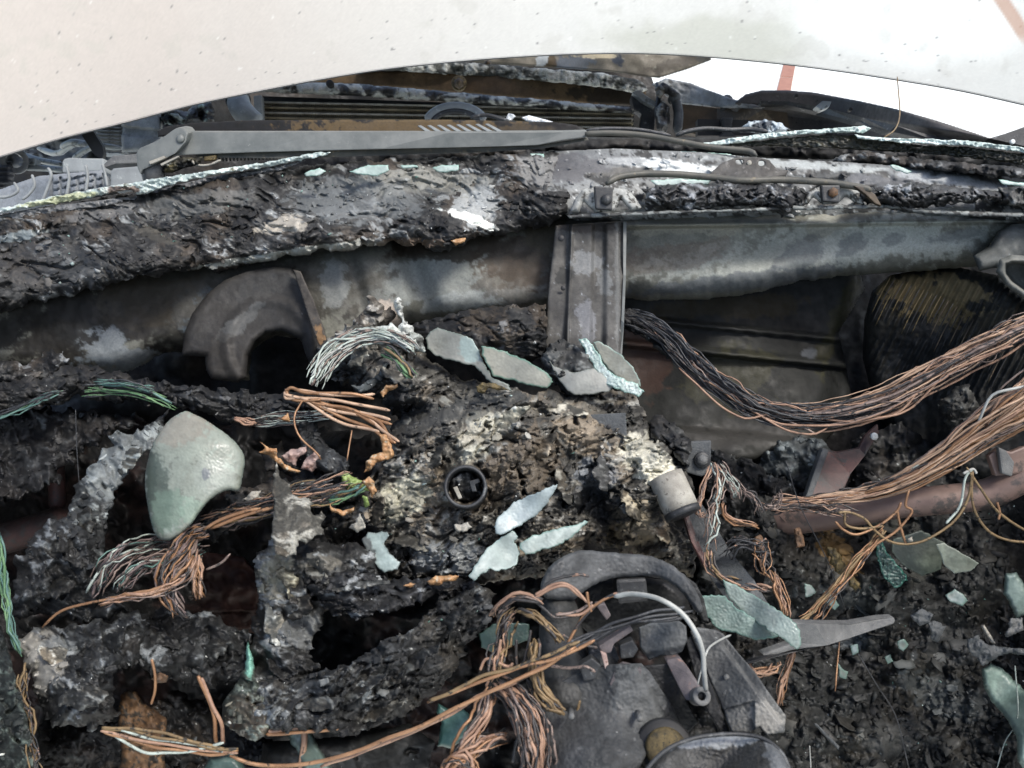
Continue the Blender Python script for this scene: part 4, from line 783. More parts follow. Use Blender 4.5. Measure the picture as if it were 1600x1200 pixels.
mass('middle_left_mound', 'black crusted mound under the bundle of copper strands', 'charred mound', [(175,985),(210,960),(250,955),(330,960),(390,985),(400,1030),(380,1060),(330,1075),(270,1065),(220,1040)], -.01, 108, rag=8, R=24, B=.045, dark=(.013,.0135,.015), mid=(.04,.042,.047), ash=(.19,.20,.225), ashamt=.42, brownamt=.05)
# peaked grey flap + column of char
pf_ = relief('peaked_flap', [(430,722),(436,735),(440,748),(452,756),(462,776),(478,778),(494,788),(510,808),(502,822),(508,836),(490,838),(478,850),(466,846),(462,868),(448,872),(432,866),(424,840),(428,800),(426,760)], lambda x, y: D0(x, y)-.085+.00030*(x-430), M['ash'], step=1.6, rag=3, ragf=.08, R=7, B=.006, thick=.008, disp=lambda x,y,s: .008*fbm(x*.02,y*.02,3,4)+.0035*ridged(x*.05,y*.05,4,5), holes=[smoothpoly([(484,790),(496,788),(503,796),(498,806),(487,803)])], col=ashcol(109, dark=(.10,.095,.09), mid=(.19,.18,.17), ash=(.34,.325,.31), brown=(.19,.15,.12), ashamt=.6, brownamt=.3))
tag(pf_, 'peaked grey-brown burnt flap with a round hole left of the cluster', 'burnt flap')
mass('crusted_column', 'crusted grey column of melted dash plastic left of centre', 'melted plastic', [(415,850),(440,845),(500,845),(560,850),(600,870),(600,930),(560,960),(510,955),(500,990),(480,1010),(500,1040),(470,1080),(420,1110),(390,1060),(395,980),(405,920),(390,880)], -.02, 110, rag=7, R=24, B=.04, amp=.018, dark=(.018,.018,.019), mid=(.06,.06,.063), ash=(.24,.25,.275), ashamt=.5, brownamt=.15, patches=[(430,900,26,40,10,(.34,.32,.28),.65),(470,985,40,30,20,(.17,.175,.19),.7),(500,880,30,16,0,(.13,.12,.11),.7)])
mass('layered_slab', 'big layered slab of black melted plastic in the lower middle', 'melted plastic', [(400,1060),(450,1070),(500,1050),(560,1030),(600,1000),(640,990),(690,930),(740,912),(775,925),(760,980),(730,1010),(715,1045),(690,1075),(640,1110),(600,1130),(560,1150),(500,1140),(440,1145),(390,1120),(375,1080)], -.03, 111, rag=5, R=22, B=.04, style='flaky', ang=-32, amp=.016, dark=(.016,.0165,.018), mid=(.052,.054,.06), ash=(.21,.22,.24), brown=(.10,.085,.07), ashamt=.42, brownamt=.2)
mass('upper_slab', 'rough black crust forming a ledge over the hollow below the cluster', 'melted plastic', [(470,900),(520,890),(600,900),(680,905),(740,905),(740,925),(690,930),(640,950),(610,955),(560,965),(520,960),(495,940)], -.03, 112, rag=6, R=16, B=.03, style='flaky', ang=-10, dark=(.014,.014,.016), mid=(.045,.046,.053), ash=(.22,.23,.26), ashamt=.45, brownamt=.05)
# ================================================================== instrument cluster mass
cream = (.50,.47,.42); brn = (.115,.092,.072)
cm = thing('melted_cluster', 'melted instrument cluster heap crusted with brown and cream ash in the centre', 'melted dashboard')
relief('crust', [(500,545),(520,520),(560,500),(600,505),(640,520),(668,560),(720,590),(790,608),(870,612),(930,612),(990,616),(1010,640),(1020,680),(1050,700),(1078,740),(1085,760),(1070,780),(1040,800),(1070,830),(1090,860),(1085,905),(1050,890),(1000,870),(960,862),(920,850),(900,880),(870,885),(850,905),(790,905),(740,915),(690,915),(640,915),(590,905),(545,880),(520,850),(500,820),(530,790),(560,770),(580,740),(600,700),(625,660),(600,625),(560,620),(520,590)],
 [(520,540,.90),(600,520,.90),(700,590,.87),(950,620,.85),(700,700,.765),(800,740,.745),(720,780,.74),(930,700,.775),(1060,760,.79),(1060,870,.80),(600,850,.755),(750,900,.735),(900,860,.76),(540,860,.76)], M['char'], step=1.6, rag=8, ragf=.045, R=42, B=.065, thick=.06,
 disp=lambda x,y,s: flaky(.015,-28,2.2,.016,21,4,.011,.004)(x,y,s)+lumpy(.020,.016,22,fine=.0028,pits=.018)(x,y,s)-.05*sst(34,10,np.hypot((x-928),(y-790)*.7))-.05*sst(30,8,np.hypot((x-640)*.5,(y-648)))-.04*sst(26,6,np.hypot((x-560)*.6,(y-838)))-.03*sst(20,6,np.hypot((x-830)*.4,(y-645)))-.03*sst(18,4,np.hypot((x-1010)*.6,(y-852)))-.03*sst(26,22,np.hypot(x-727,y-760))-.05*sst(30,0,np.hypot((x-955)*1.3,(y-830)*.6))+.012*sst(8,0,np.abs(np.hypot(x-727,y-762)-30)), key='cluster',
 col=ashcol(21, dark=(.045,.042,.040), mid=(.115,.107,.10), ash=(.26,.25,.245), brown=(.16,.13,.105), ashamt=.48, brownamt=.8, spec=.45, ang=-28, st=1.8, patches=[
 (750,680,50,26,-40,(.36,.335,.30),.7),(760,655,34,14,0,(.42,.40,.36),.7),(640,770,34,26,-50,(.40,.38,.33),.75),(612,790,20,30,0,(.36,.34,.29),.7),(745,710,26,12,-20,(.45,.44,.40),.8),(1000,710,40,30,30,cream,.85),(1020,730,34,24,20,(.60,.57,.52),.8),(900,670,30,40,-20,(.30,.24,.19),.7),(880,640,60,14,0,(.13,.12,.11),.6),
 (800,730,90,44,-30,(.115,.09,.07),.7),(700,640,110,20,-10,(.05,.05,.052),.7),(930,745,34,30,0,(.16,.17,.20),.7),(985,820,34,34,20,(.28,.23,.17),.65),(1010,870,40,20,0,(.12,.1,.08),.6),(955,800,30,20,0,(.02,.02,.021),.9),(920,780,26,26,0,(.03,.03,.032),.8),
 (700,870,60,24,-10,(.25,.26,.285),.65),(600,560,40,30,0,(.24,.22,.21),.6),(570,525,50,16,-10,(.42,.42,.43),.7),(640,545,24,20,0,(.30,.26,.22),.6),(840,880,60,14,-10,(.035,.035,.037),.8),(560,840,36,26,0,(.02,.02,.02),.8),(620,640,40,26,0,(.025,.025,.027),.8),(530,545,20,30,40,(.15,.14,.14),.5),(720,830,60,14,0,(.04,.04,.042),.6)]), parent=cm)
disc('gauge_ring', 727, 760, .715, 34, M['darkmetal'], cm, .025, normal=-FW+.25*UP, inner=.84, sides=36)
mass('gauge_core', None, None, [(703,745),(725,734),(748,744),(752,768),(735,785),(710,782)], 0, 121, rag=4, R=8, B=.01, depth=.74, amp=.008, parent=cm, ashamt=.4, brownamt=0)
slab('gauge_tab', [(733,752),(748,748),(750,753),(742,757),(745,768),(738,768)], .722, M['darkmetal'], .003, cm, bevel=.0005)
slab('gauge_tab', [(708,762),(714,760),(722,778),(717,780)], .722, M['cream'], .003, cm, bevel=.0005)
0 and slab('gauge_tab', [(722,764),(728,762),(734,780),(729,782)], .722, M['darkmetal'], .003, cm, bevel=.0005)
kn = thing('ceramic_socket', 'cream cylindrical socket sticking out on the right side of the melted cluster', 'socket')
ax_ = np.array([.35,-.75,-.55]); ax_ /= np.linalg.norm(ax_); c0 = W(1040,744,.78)
t_ = np.linspace(0, 1, 5)
V_, F_ = tube_vf([c0+ax_*.036*q for q in t_], [.0175,.0178,.0176,.0178,.0175], 22); mk_obj('barrel', V_, to_faces(F_), M['cream'], kn)
V_, F_ = tube_vf([c0+ax_*.036, c0+ax_*.042], [.0182,.0182], 22); mk_obj('rim', V_, to_faces(F_), M['darkmetal'], kn)
V_, F_ = tube_vf([c0+ax_*.0395, c0+ax_*.0425], [.0145,.0145], 22); mk_obj('bore', V_, to_faces(F_), M['black'], kn)
pb_ = thing('cluster_backplate', 'small square grey plate at the top right of the melted cluster', 'plate')
slab('plate', [(884,650),(978,645),(980,690),(976,700),(950,698),(930,720),(900,690)], [(884,650,.81),(980,690,.80)], M['columngrey'], .004, pb_, bevel=.001)
disc('hole', 951, 667, .797, 4, M['black'], pb_, .001, sides=10)
lb = thing('bolted_lug', 'small square steel lug with a bolt right of the melted cluster', 'bracket')
slab('lug', [(1071,690),(1112,688),(1111,738),(1096,745),(1072,738)], .83, M['columngrey'], .006, lb, bevel=.002)
disc('bolt', 1098, 719, .822, 9, M['columnlight'], lb, .006, sides=6, dome=.003); disc('washer', 1098, 719, .826, 13, M['darkmetal'], lb, .003)
mass('charred_harness_stub', 'black charred cable stub behind the bolted lug', 'charred cable', [(1020,650),(1035,648),(1060,665),(1080,690),(1075,730),(1050,700),(1025,685),(1015,668)], -.01, 122, rag=4, R=14, B=.03, style='flaky', ang=45, ashamt=.3, brownamt=.1)
# ash wisps at the top of the cluster
mass('ash_wisp', 'pale pinkish ash peak standing against the cross beam', 'ash flake', [(552,520),(556,495),(570,480),(578,458),(590,468),(600,485),(612,478),(615,500),(600,530),(575,535)], -.03, 123, rag=5, R=10, B=.02, mat='ash', dark=(.14,.12,.11), mid=(.27,.24,.22), ash=(.45,.42,.41), ashamt=.6, brownamt=.1)
mass('ash_wisp', 'thin white curl of ash standing above the melted cluster', 'ash flake', [(618,468),(624,462),(634,478),(632,496),(644,508),(650,530),(640,540),(618,534),(606,528),(620,515),(626,500),(620,485)], -.04, 124, rag=3, R=7, B=.012, thick=.015, mat='ash', dark=(.3,.3,.3), mid=(.45,.45,.46), ash=(.7,.7,.71), ashamt=.7, brownamt=.1)
mass('ash_crust', 'pale bluish ash crust over the arched wires at the top left of the cluster', 'ash crust', [(538,515),(560,505),(600,508),(640,514),(660,528),(664,550),(640,548),(610,536),(580,530),(550,530),(536,528)], -.045, 125, rag=4, R=9, B=.015, thick=.02, mat='ash', dark=(.10,.10,.10), mid=(.24,.25,.25), ash=(.5,.52,.52), ashamt=.7, brownamt=.1)
mass('ring_of_char', 'black C-shaped charred tube left of the cluster', 'charred tube', [(468,645),(485,640),(496,652),(498,680),(515,700),(540,715),(545,735),(520,742),(492,730),(474,705),(466,672)], -.03, 126, rag=3, R=13, B=.03, dark=(.018,.019,.021), mid=(.05,.053,.06), ash=(.13,.14,.16), ashamt=.35, brownamt=0)
mass('fallen_rag', 'grey crumpled rag of burnt film inside the arched wires', 'burnt film', [(545,602),(560,604),(590,585),(602,560),(608,566),(598,594),(580,608),(560,614)], -.03, 127, rag=2, R=7, B=.01, thick=.01, dark=(.07,.08,.09), mid=(.13,.145,.17), ash=(.22,.24,.27), ashamt=.5, brownamt=0)
mass('centre_char', 'black char between the peaked flap and the melted cluster', 'charred lump', [(405,700),(440,690),(470,720),(520,745),(560,760),(560,800),(520,830),(500,820),(480,780),(440,735),(420,740)], .03, 128, rag=6, R=18, B=.03, dark=(.012,.012,.013), mid=(.035,.035,.037), ash=(.12,.12,.13), ashamt=.3)
mass('char_behind_glass', 'black char holding a bundle of strands right of the oval glass', 'charred lump', [(365,765),(430,750),(500,745),(560,748),(590,760),(580,790),(500,790),(440,800),(400,815),(370,830),(330,850),(310,830),(340,800)], .0, 129, rag=6, R=18, B=.03, style='flaky', ang=-8, dark=(.013,.013,.014), mid=(.04,.04,.042), ash=(.14,.14,.15), ashamt=.35)
mass('dark_loom_behind', 'dark charred loom behind the standing glass shards', 'charred loom', [(640,508),(700,492),(760,480),(850,475),(858,520),(850,560),(800,575),(740,560),(680,545),(650,535)], .01, 130, rag=4, R=18, B=.035, style='flaky', ang=10, dark=(.011,.011,.012), mid=(.034,.033,.034), ash=(.11,.11,.12), brown=(.09,.06,.035), ashamt=.3, brownamt=.3)
mass('bracket_foot_char', 'grey char crust at the foot of the vertical bracket', 'charred lump', [(850,540),(880,530),(920,540),(930,580),(940,610),(900,625),(860,600),(845,570)], -.01, 131, rag=4, R=16, B=.03, dark=(.03,.03,.031), mid=(.085,.085,.088), ash=(.17,.175,.185), ashamt=.5)
# ================================================================== right side
rf = [(1100,850),(1100,780),(1180,770),(1300,800),(1400,790),(1560,770),(1670,740),(1670,1260),(1080,1260),(1080,950)]
mass('floor_debris', 'black gravelly burnt debris covering the footwell on the right', 'burnt debris', rf, 0, 140, style='gravel', rag=3, R=30, B=.03, thick=.1, amp=.03, step=2.1, f=.014, fine=.004, depth=[(1120,820,.95),(1400,800,1.0),(1650,780,1.0),(1350,950,.93),(1600,980,.92),(1150,1200,.84),(1350,1180,.86),(1650,1200,.85)], dark=(.009,.0095,.0095), mid=(.024,.025,.026), ash=(.09,.095,.10), brown=(.035,.028,.02), ashamt=.26, brownamt=.25, spec=.42,
  patches=[(1420,860,60,40,30,(.07,.07,.065),.4),(1480,1090,70,30,20,(.055,.06,.066),.6),(1290,1080,60,40,0,(.02,.021,.022),.6),(1400,1150,50,30,-20,(.05,.05,.052),.5),(1330,930,40,24,0,(.075,.08,.085),.5),(1310,870,20,50,-30,(.22,.13,.05),.6),(1330,1000,30,18,0,(.10,.11,.13),.5),(1500,1010,60,30,0,(.045,.046,.05),.5)])
vb_ = thing('vent_box', 'sooty ribbed blower housing at the right under the cross beam', 'blower housing')
vn = lambda x,y,s: .003*np.sin((x*.80+y*.42)*.62)*sst(.0,.3,fbm(x*.012,y*.012,2,9)+.45)
relief('ribbed_face', [(1348,560),(1350,500),(1362,455),(1390,430),(1440,420),(1500,418),(1560,430),(1600,462),(1670,490),(1670,800),(1560,760),(1480,740),(1420,700),(1370,650)], [(1400,430,1.12),(1350,600,1.16),(1640,500,1.02),(1600,750,1.0)], M['char'], step=2., R=26, B=.05, disp=lambda x,y,s: vn(x,y,s)*sst(640,560,y-(x-1350)*.1)+.004*fbm(x*.05,y*.05,3,4), col=plaincol((.012,.012,.011),(.030,.028,.024),(.055,.05,.04),141,.02,.45,patches=[(1450,465,70,34,25,(.20,.145,.07),.85),(1500,450,50,18,25,(.26,.19,.10),.8),(1555,500,60,12,-25,(.08,.065,.045),.6),(1440,560,60,50,0,(.02,.02,.021),.7)]), parent=vb_)
for k in range(30):
    x0 = 1392+k*6.5; y0 = 432+k*2.6+ (0 if k < 14 else (k-14)*2.5); L = 58+14*math.sin(k*.9)
    wire('rib', [(x0, y0, 1.095-k*.0035), (x0-L*.28, y0+L*.5, 1.095-k*.0035), (x0-L*.52, y0+L, 1.10-k*.0035)], .0009, M['black'] if k % 2 else M['brownmetal'] if k > 12 else M['brass'], vb_, n=8, sides=4)
mass('burnt_block', 'dark grey burnt block hanging behind the two copper harnesses', 'burnt block', [(1465,628),(1490,605),(1515,600),(1530,640),(1528,690),(1500,700),(1480,680)], .0, 142, rag=4, R=16, B=.03, depth=.97, dark=(.02,.02,.021), mid=(.05,.05,.05), ash=(.09,.09,.09), ashamt=.4, step=2)
mass('grey_cloth_heap', 'blue-grey crumpled heap of burnt insulation below the draped harness', 'burnt insulation', [(1190,712),(1215,690),(1250,680),(1290,690),(1310,715),(1290,745),(1250,770),(1215,750),(1180,740)], .0, 143, rag=4, R=24, B=.04, depth=1.0, dark=(.05,.056,.062), mid=(.10,.112,.125), ash=(.19,.21,.23), ashamt=.5, brownamt=0)
mass('char_shelf', 'black crusted ledge between the red bracket and the bolted lug', 'charred ledge', [(1110,700),(1160,715),(1200,740),(1260,770),(1290,790),(1250,815),(1180,800),(1120,790),(1100,750)], .0, 144, rag=6, R=20, B=.04, depth=.98, dark=(.012,.012,.013), mid=(.035,.036,.038), ash=(.13,.14,.15), ashamt=.4, brownamt=0)
mass('right_char_bank', 'dark burnt bank behind the right ends of the harnesses', 'burnt debris', [(1330,690),(1400,660),(1450,690),(1560,700),(1670,690),(1670,790),(1540,780),(1400,800),(1330,780)], 0, 145, rag=6, R=20, B=.04, depth=1.03, step=2.4, dark=(.011,.011,.012), mid=(.03,.03,.03), ash=(.09,.09,.09), ashamt=.35)
# red bracket
rb = thing('red_bracket', 'red-primed folded steel bracket standing behind the lower copper harness', 'bracket')
slab('web', [(1292,702),(1308,706),(1342,700),(1352,680),(1372,662),(1374,676),(1352,712),(1330,740),(1315,775),(1265,778),(1280,738)], [(1300,700,.98),(1290,770,.94)], M['redsteel'], .006, rb, bevel=.002)
slab('flange', [(1286,700),(1296,703),(1282,742),(1268,780),(1258,780),(1272,738)], [(1290,700,.975),(1262,775,.935)], M['columngrey'], .012, rb, bevel=.002)
disc('white_fleck', 1367, 682, .96, 6, M['whitebit'], rb, .004, sides=7)
# pink tube
pt = thing('cross_tube', 'pinkish-brown steel tube of the dashboard frame at the right', 'steel tube')
wire('tube', [(1190,818,.98),(1250,812,.94),(1320,802,.92),(1400,788,.90),(1480,780,.885),(1540,772,.875),(1585,752,.865),(1630,722,.86),(1690,700,.86)], .0165, M['pinktube'], pt, n=40, sides=18)
slab('end_plate', [(1545,712),(1560,700),(1580,706),(1600,698),(1660,690),(1660,740),(1600,738),(1582,742),(1556,744)], .85, M['pinktube'], .008, pt, bevel=.002)
slab('gusset', [(1560,698),(1573,704),(1586,722),(1582,745),(1566,740)], .842, M['columnlight'], .006, pt, bevel=.002)
wire('left_strut', [(-60,860,.97),(20,838,.97),(70,822,.98),(110,808,.99)], .019, M['darkredsteel'], pt, n=12, sides=14)
REG[-1].parent = None; o = REG[-1]; o.name = 'red_tube'; tag(o, 'dark red steel tube at the left edge behind the mound', 'steel tube')
wire('red_post', [(86,690,1.0),(88,740,1.0),(90,800,1.0)], .010, M['redsteel'], pt, n=10, sides=10)
REG[-1].parent = None; o = REG[-1]; tag(o, 'upright dark red bar in the hollow at the left', 'bar')
# hidden red sheet in centre-left hole
mb = relief('red_sheet', [(300,860),(380,870),(410,900),(400,990),(330,980),(300,930)], .90, M['steel'], step=3, R=8, B=.01, disp=lambda x,y,s:.012*fbm(x*.03,y*.03,3,2)-.015*(y>955), col=plaincol((.018,.008,.007),(.045,.018,.013),None,146)); tag(mb, 'dull red sheet steel deep in the hollow behind the hanging strands', 'sheet steel')
ru = relief('rusty_bracket', [(187,1085),(200,1078),(215,1082),(224,1098),(240,1108),(262,1122),(256,1160),(262,1250),(182,1250),(190,1180),(184,1130)], [(200,1080,.73),(230,1210,.70)], M['steel'], step=1.8, rag=2, R=8, B=.01, thick=.02, disp=lumpy(.008,.03,33,fine=.001), col=plaincol((.06,.035,.022),(.17,.095,.05),(.035,.028,.022),33,.03,.1,c4=(.3,.17,.08),t4=.6)); tag(ru, 'rusty brown bracket standing at the bottom left', 'bracket')
# vertical slabs at left bottom edge
mass('left_edge_panel', 'dark greenish panel along the lower left edge', 'panel', [(-60,960),(0,975),(20,1040),(36,1100),(50,1150),(60,1250),(-60,1250)], -.06, 147, rag=2, R=18, B=.02, amp=.004, dark=(.02,.024,.024), mid=(.045,.055,.053), ash=(.08,.10,.095), ashamt=.5, brownamt=0, mat='char')
mass('bottom_black_tray', 'smooth black moulded tray at the bottom left of centre', 'tray', [(410,1160),(540,1150),(640,1130),(680,1160),(670,1200),(560,1250),(400,1250)], .02, 148, rag=1, R=26, B=.03, amp=.003, fine=.0004, dark=(.012,.013,.014), mid=(.02,.021,.023), ash=(.05,.055,.06), ashamt=.2, brownamt=0, spec=-.3)
mass('bottom_char', 'black burnt crust along the bottom edge left of the copper coil', 'charred lump', [(60,1140),(180,1130),(270,1080),(400,1120),(430,1170),(400,1250),(60,1250)], .06, 149, rag=6, R=18, B=.03, dark=(.008,.008,.009), mid=(.02,.02,.022), ash=(.06,.065,.07), ashamt=.25)
mass('melted_bowl', 'melted brown-grey glassy lump at the bottom left with a green tip', 'melted glass', [(372,1060),(380,1045),(388,1000),(394,1020),(400,1060),(420,1100),(420,1140),(400,1160),(375,1150),(350,1130),(346,1100)], -.04, 150, rag=2, R=18, B=.03, amp=.004, mat='glass', dark=(.05,.06,.055), mid=(.13,.15,.135), ash=(.25,.29,.27), brown=(.12,.09,.07), ashamt=.5, brownamt=.5, patches=[(390,1030,8,30,0,(.20,.42,.36),.9)])
# ================================================================== steering column
sc_ = thing('steering_column', 'burnt grey steering column with a hoop bracket and lock housing at the bottom right of centre', 'steering column')
def cg(seed, a=(.055,.057,.062), b=(.115,.118,.125), c=(.20,.20,.205), **k): return plaincol(tuple(q*.5 for q in a), tuple(q*.6 for q in b), tuple(q*.75 for q in c), seed, .02, .42, c4=(.30,.30,.30), t4=.75, **k)
def gr(am=.004, sd=1): return lambda x,y,s: am*fbm(x*.015,y*.015,2,sd)+.0009*fbm(x*.2,y*.2,3,sd+1)
def part(name, poly, d, seed, R=12, B=.015, thick=.03, am=.004, mat='char', sm=1, step=1.7, rag=0, **k):
    return relief(name, poly, d, M[mat], step=step, R=R, B=B, thick=thick, disp=gr(am, seed % 30), col=cg(seed, **k), parent=sc_, sm=sm, rag=rag)
part('hoop_bracket', [(842,935),(846,905),(862,880),(885,866),(910,858),(960,864),(1010,866),(1045,878),(1075,902),(1092,930),(1100,955),(1090,962),(1076,940),(1060,920),(1036,905),(1010,900),(960,902),(930,912),(908,928),(895,940)], [(850,920,.66),(980,870,.69),(1090,950,.66)], 160, R=7, B=.008, thick=.045, rag=1.2, a=(.08,.082,.086), b=(.15,.152,.158), c=(.22,.22,.225))
part('column_tube', [(848,930),(880,925),(900,935),(912,990),(925,1050),(930,1110),(905,1150),(860,1120),(840,1060),(842,980)], [(870,930,.66),(890,1130,.60)], 161, R=32, B=.035, thick=.05, a=(.05,.05,.05), b=(.09,.088,.086), c=(.14,.135,.13))
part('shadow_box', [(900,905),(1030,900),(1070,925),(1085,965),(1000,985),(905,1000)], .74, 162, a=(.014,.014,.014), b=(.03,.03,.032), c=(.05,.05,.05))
slab('switch_block', [(962,905),(1010,903),(1014,940),(966,945)], .69, M['darkmetal'], .03, sc_, bevel=.003)
def cyl_(x0, y0, x1, y1, w, am, sd=1):
    L = math.hypot(x1-x0, y1-y0); nx, ny = -(y1-y0)/L, (x1-x0)/L
    return lambda x, y, s: am*np.sqrt(np.clip(1-(((x-x0)*nx+(y-y0)*ny)/w)**2, 0, 1))+.0007*fbm(x*.2, y*.2, 3, sd)+.0015*fbm(x*.04, y*.04, 2, sd)
def hard(name, poly, d, seed, disp=None, a=(.040,.042,.046), b=(.085,.088,.094), c=(.17,.17,.175), R=2.5, B=.0025, thick=.03, **k):
    return relief(name, poly, d, M['char'], step=1.5, R=R, B=B, thick=thick, disp=disp or (lambda x,y,s: .0007*fbm(x*.2,y*.2,3,seed % 30)+.0012*fbm(x*.03,y*.03,2,seed % 30)), col=cg(seed, a, b, c, **k), parent=sc_)
_cy = cyl_(925,1000,965,1240,116,.020,3)
hard('lower_housing', [(856,1084),(872,1066),(904,1050),(950,1038),(1002,1036),(1016,1050),(1034,1078),(1052,1104),(1064,1136),(1040,1150),(1016,1168),(1000,1200),(985,1260),(868,1260),(858,1200),(848,1150),(846,1110)], [(900,1050,.625),(1010,1060,.61),(940,1230,.57)], 163, lambda x,y,s: _cy(x,y,s)-.006*sst(0,10,(x-1010)*.87-(y-1080)*.45), R=3, B=.003, a=(.05,.052,.055), b=(.10,.102,.107), c=(.15,.15,.155), patches=[(995,1090,40,50,-20,(.135,.137,.14),.5),(880,1170,34,80,0,(.045,.045,.048),.6),(1035,1140,20,14,0,(.02,.02,.02),.8)])  # lit upper right of the housing painted in as a lighter patch
for q in ((893,1120),(1000,1124)): disc('screw', q[0], q[1], .575, 5, M['columnlight'], sc_, .012, dome=.001, sides=8)
for q in ((1092,1002),(1136,1060)): disc('screw', q[0], q[1], .58 if q[0] < 1010 else .60, 5, M['columnlight'], sc_, .004, dome=.001, sides=10)
hard('angled_bracket', [(918,1000),(950,975),(962,982),(956,1000),(968,1030),(958,1046),(936,1052),(922,1040)], [(930,1000,.63),(960,1040,.62)], 173)
hard('trim_edge', [(1072,900),(1088,912),(1100,936),(1108,972),(1098,972),(1088,944),(1070,914)], .668, 175, a=(.03,.03,.03), b=(.06,.06,.06))
hard('top_cover', [(998,980),(1020,972),(1062,970),(1072,978),(1074,1000),(1066,1018),(1050,1026),(1034,1024),(1014,1032),(1000,1012)], [(1000,980,.635),(1060,1020,.61)], 164, lambda x,y,s: -.006*sst(0,14,y-1012-(x-1035)*-.15)+.0007*fbm(x*.2,y*.2,3,4), thick=.05, a=(.12,.123,.127), b=(.19,.193,.197), c=(.27,.27,.27))
hard('right_housing', [(1078,986),(1090,980),(1118,984),(1130,990),(1152,1018),(1178,1048),(1206,1088),(1228,1118),(1226,1144),(1198,1148),(1186,1136),(1172,1146),(1142,1144),(1130,1110),(1104,1050)], [(1090,990,.63),(1220,1130,.565)], 165, lambda x,y,s: .009*sst(0,6,-( (x-1118)*.80-(y-990)*.60))-.004*sst(0,3,(y-1096)-(x-1170)*-.3)*sst(0,3,1180-x)+.0008*fbm(x*.2,y*.2,3,5), thick=.06, a=(.11,.11,.113), b=(.19,.188,.186), c=(.27,.265,.26), patches=[(1200,1120,30,24,30,(.25,.235,.22),.8),(1150,1120,16,20,0,(.2,.19,.18),.6)])
slab('housing_step', [(1130,1085),(1150,1075),(1172,1100),(1180,1138),(1160,1146),(1138,1130)], .585, M['columnlight'], .02, sc_, bevel=.003)
hard('side_rail', [(1070,1000),(1080,992),(1104,1050),(1122,1098),(1142,1146),(1128,1150),(1104,1110),(1086,1060)], [(1075,1000,.625),(1130,1140,.575)], 166, a=(.02,.02,.022), b=(.04,.04,.042), c=(.08,.08,.08))
slab('lever_plate', [(1040,1032),(1062,1027),(1080,1050),(1098,1078),(1088,1092),(1072,1096)], [(1045,1030,.61),(1085,1090,.585)], M['mauve'], .012, sc_, bevel=.002)
bo_ = disc('pivot_boss', 1097, 1088, .575, 14, M['columnlight'], sc_, .02, normal=-FW+.4*UP, inner=.45, sides=20)
disc('boss_hole', 1097, 1088, .579, 6, M['black'], bo_, .01)
hard('under_lever', [(1004,1040),(1045,1036),(1075,1098),(1092,1128),(1062,1158),(1046,1120),(1020,1080)], .612, 167, a=(.015,.015,.016), b=(.035,.035,.037), c=(.07,.07,.07))
disc('lock_recess', 1040, 1170, .574, 46, M['black'], sc_, .012, normal=-FW+.5*UP, sides=30)
disc('lock_cylinder', 1042, 1170, .567, 32, M['brass'], sc_, .02, normal=-FW+.5*UP, dome=.001, sides=28)
part('wheel_hub', [(985,1260),(1000,1215),(1030,1180),(1070,1158),(1110,1147),(1150,1145),(1190,1150),(1215,1168),(1235,1200),(1250,1260)], [(1000,1220,.50),(1120,1150,.52),(1200,1250,.47)], 168, R=16, B=.012, thick=.05, am=.004, mat='glossychar', a=(.035,.033,.032), b=(.075,.073,.07), c=(.11,.11,.115), patches=[(1110,1158,110,10,-4,(.26,.265,.28),.85),(1215,1190,14,40,-25,(.14,.145,.155),.7)])
wire('hub_rim', [(990,1250,.485),(1004,1212,.50),(1035,1176,.505),(1075,1156,.508),(1120,1148,.51),(1165,1148,.51),(1200,1158,.505),(1228,1188,.495),(1244,1250,.48)], .0016, M['darkmetal'], sc_, n=40, sides=10)
def mauve(nm, poly, d, mt='mauve', th=.01): slab(nm, poly, d, M[mt], th, sc_, bevel=.0012)
mauve('switch_scrap', [(935,1010),(975,985),(985,978),(990,986),(960,1006),(955,1020),(942,1022)], .605)
mauve('switch_scrap', [(938,1018),(948,1022),(952,1044),(946,1048)], .60, 'pinkscrap', .004)
mauve('switch_scrap', [(960,1050),(975,1040),(1003,1046),(1000,1062),(985,1070),(972,1062),(960,1076),(952,1070)], .595)
mauve('switch_scrap', [(968,1008),(988,1000),(998,1015),(990,1028),(970,1030)], .61, 'darkmetal')
mauve('switch_scrap', [(930,945),(945,943),(955,962),(948,970)], .66)
mauve('switch_scrap', [(905,1040),(925,1028),(940,1040),(930,1062),(912,1065)], .60, 'darkmetal')
wire('metal_braid', [(858,1040,.60),(890,1044,.595),(915,1042,.59),(930,1050,.59)], .0016, M['pinkcopper'], sc_, n=16)
# wire across
ww = thing('white_wire', 'thick white wire arching over the steering column', 'wire'); wire('wire', [(960,932,.60),(990,928,.59),(1030,936,.575),(1065,958,.57),(1088,990,.565),(1098,1020,.565),(1100,1050,.565),(1103,1080,.57)], .0022, M['whitewire'], ww, n=50, sides=10)
ww = thing('thin_white_wire', 'thin white wire joining the thick white arch from the right', 'wire'); wire('wire', [(1100,1030,.57),(1108,1012,.58),(1125,1000,.60),(1142,992,.62)], .0010, M['whitewire'], ww, n=20)
# stalk
st_ = thing('column_stalk', 'grey pointed stalk lying on the debris right of the broken glass', 'stalk')
slab('stalk', [(1238,972),(1270,974),(1330,974),(1380,966),(1397,964),(1400,970),(1396,976),(1330,996),(1290,1008),(1240,1016),(1196,1028),(1190,1022),(1246,1002)], [(1200,1020,.70),(1240,990,.71),(1398,970,.76)], M['columnlight'], .012, st_, bevel=.003)
slab('stalk_underside', [(1160,1036),(1200,1026),(1260,1012),(1330,996),(1328,1000),(1240,1020),(1170,1038)], [(1160,1036,.695),(1330,998,.735)], M['darkmetal'], .006, st_, bevel=.001)
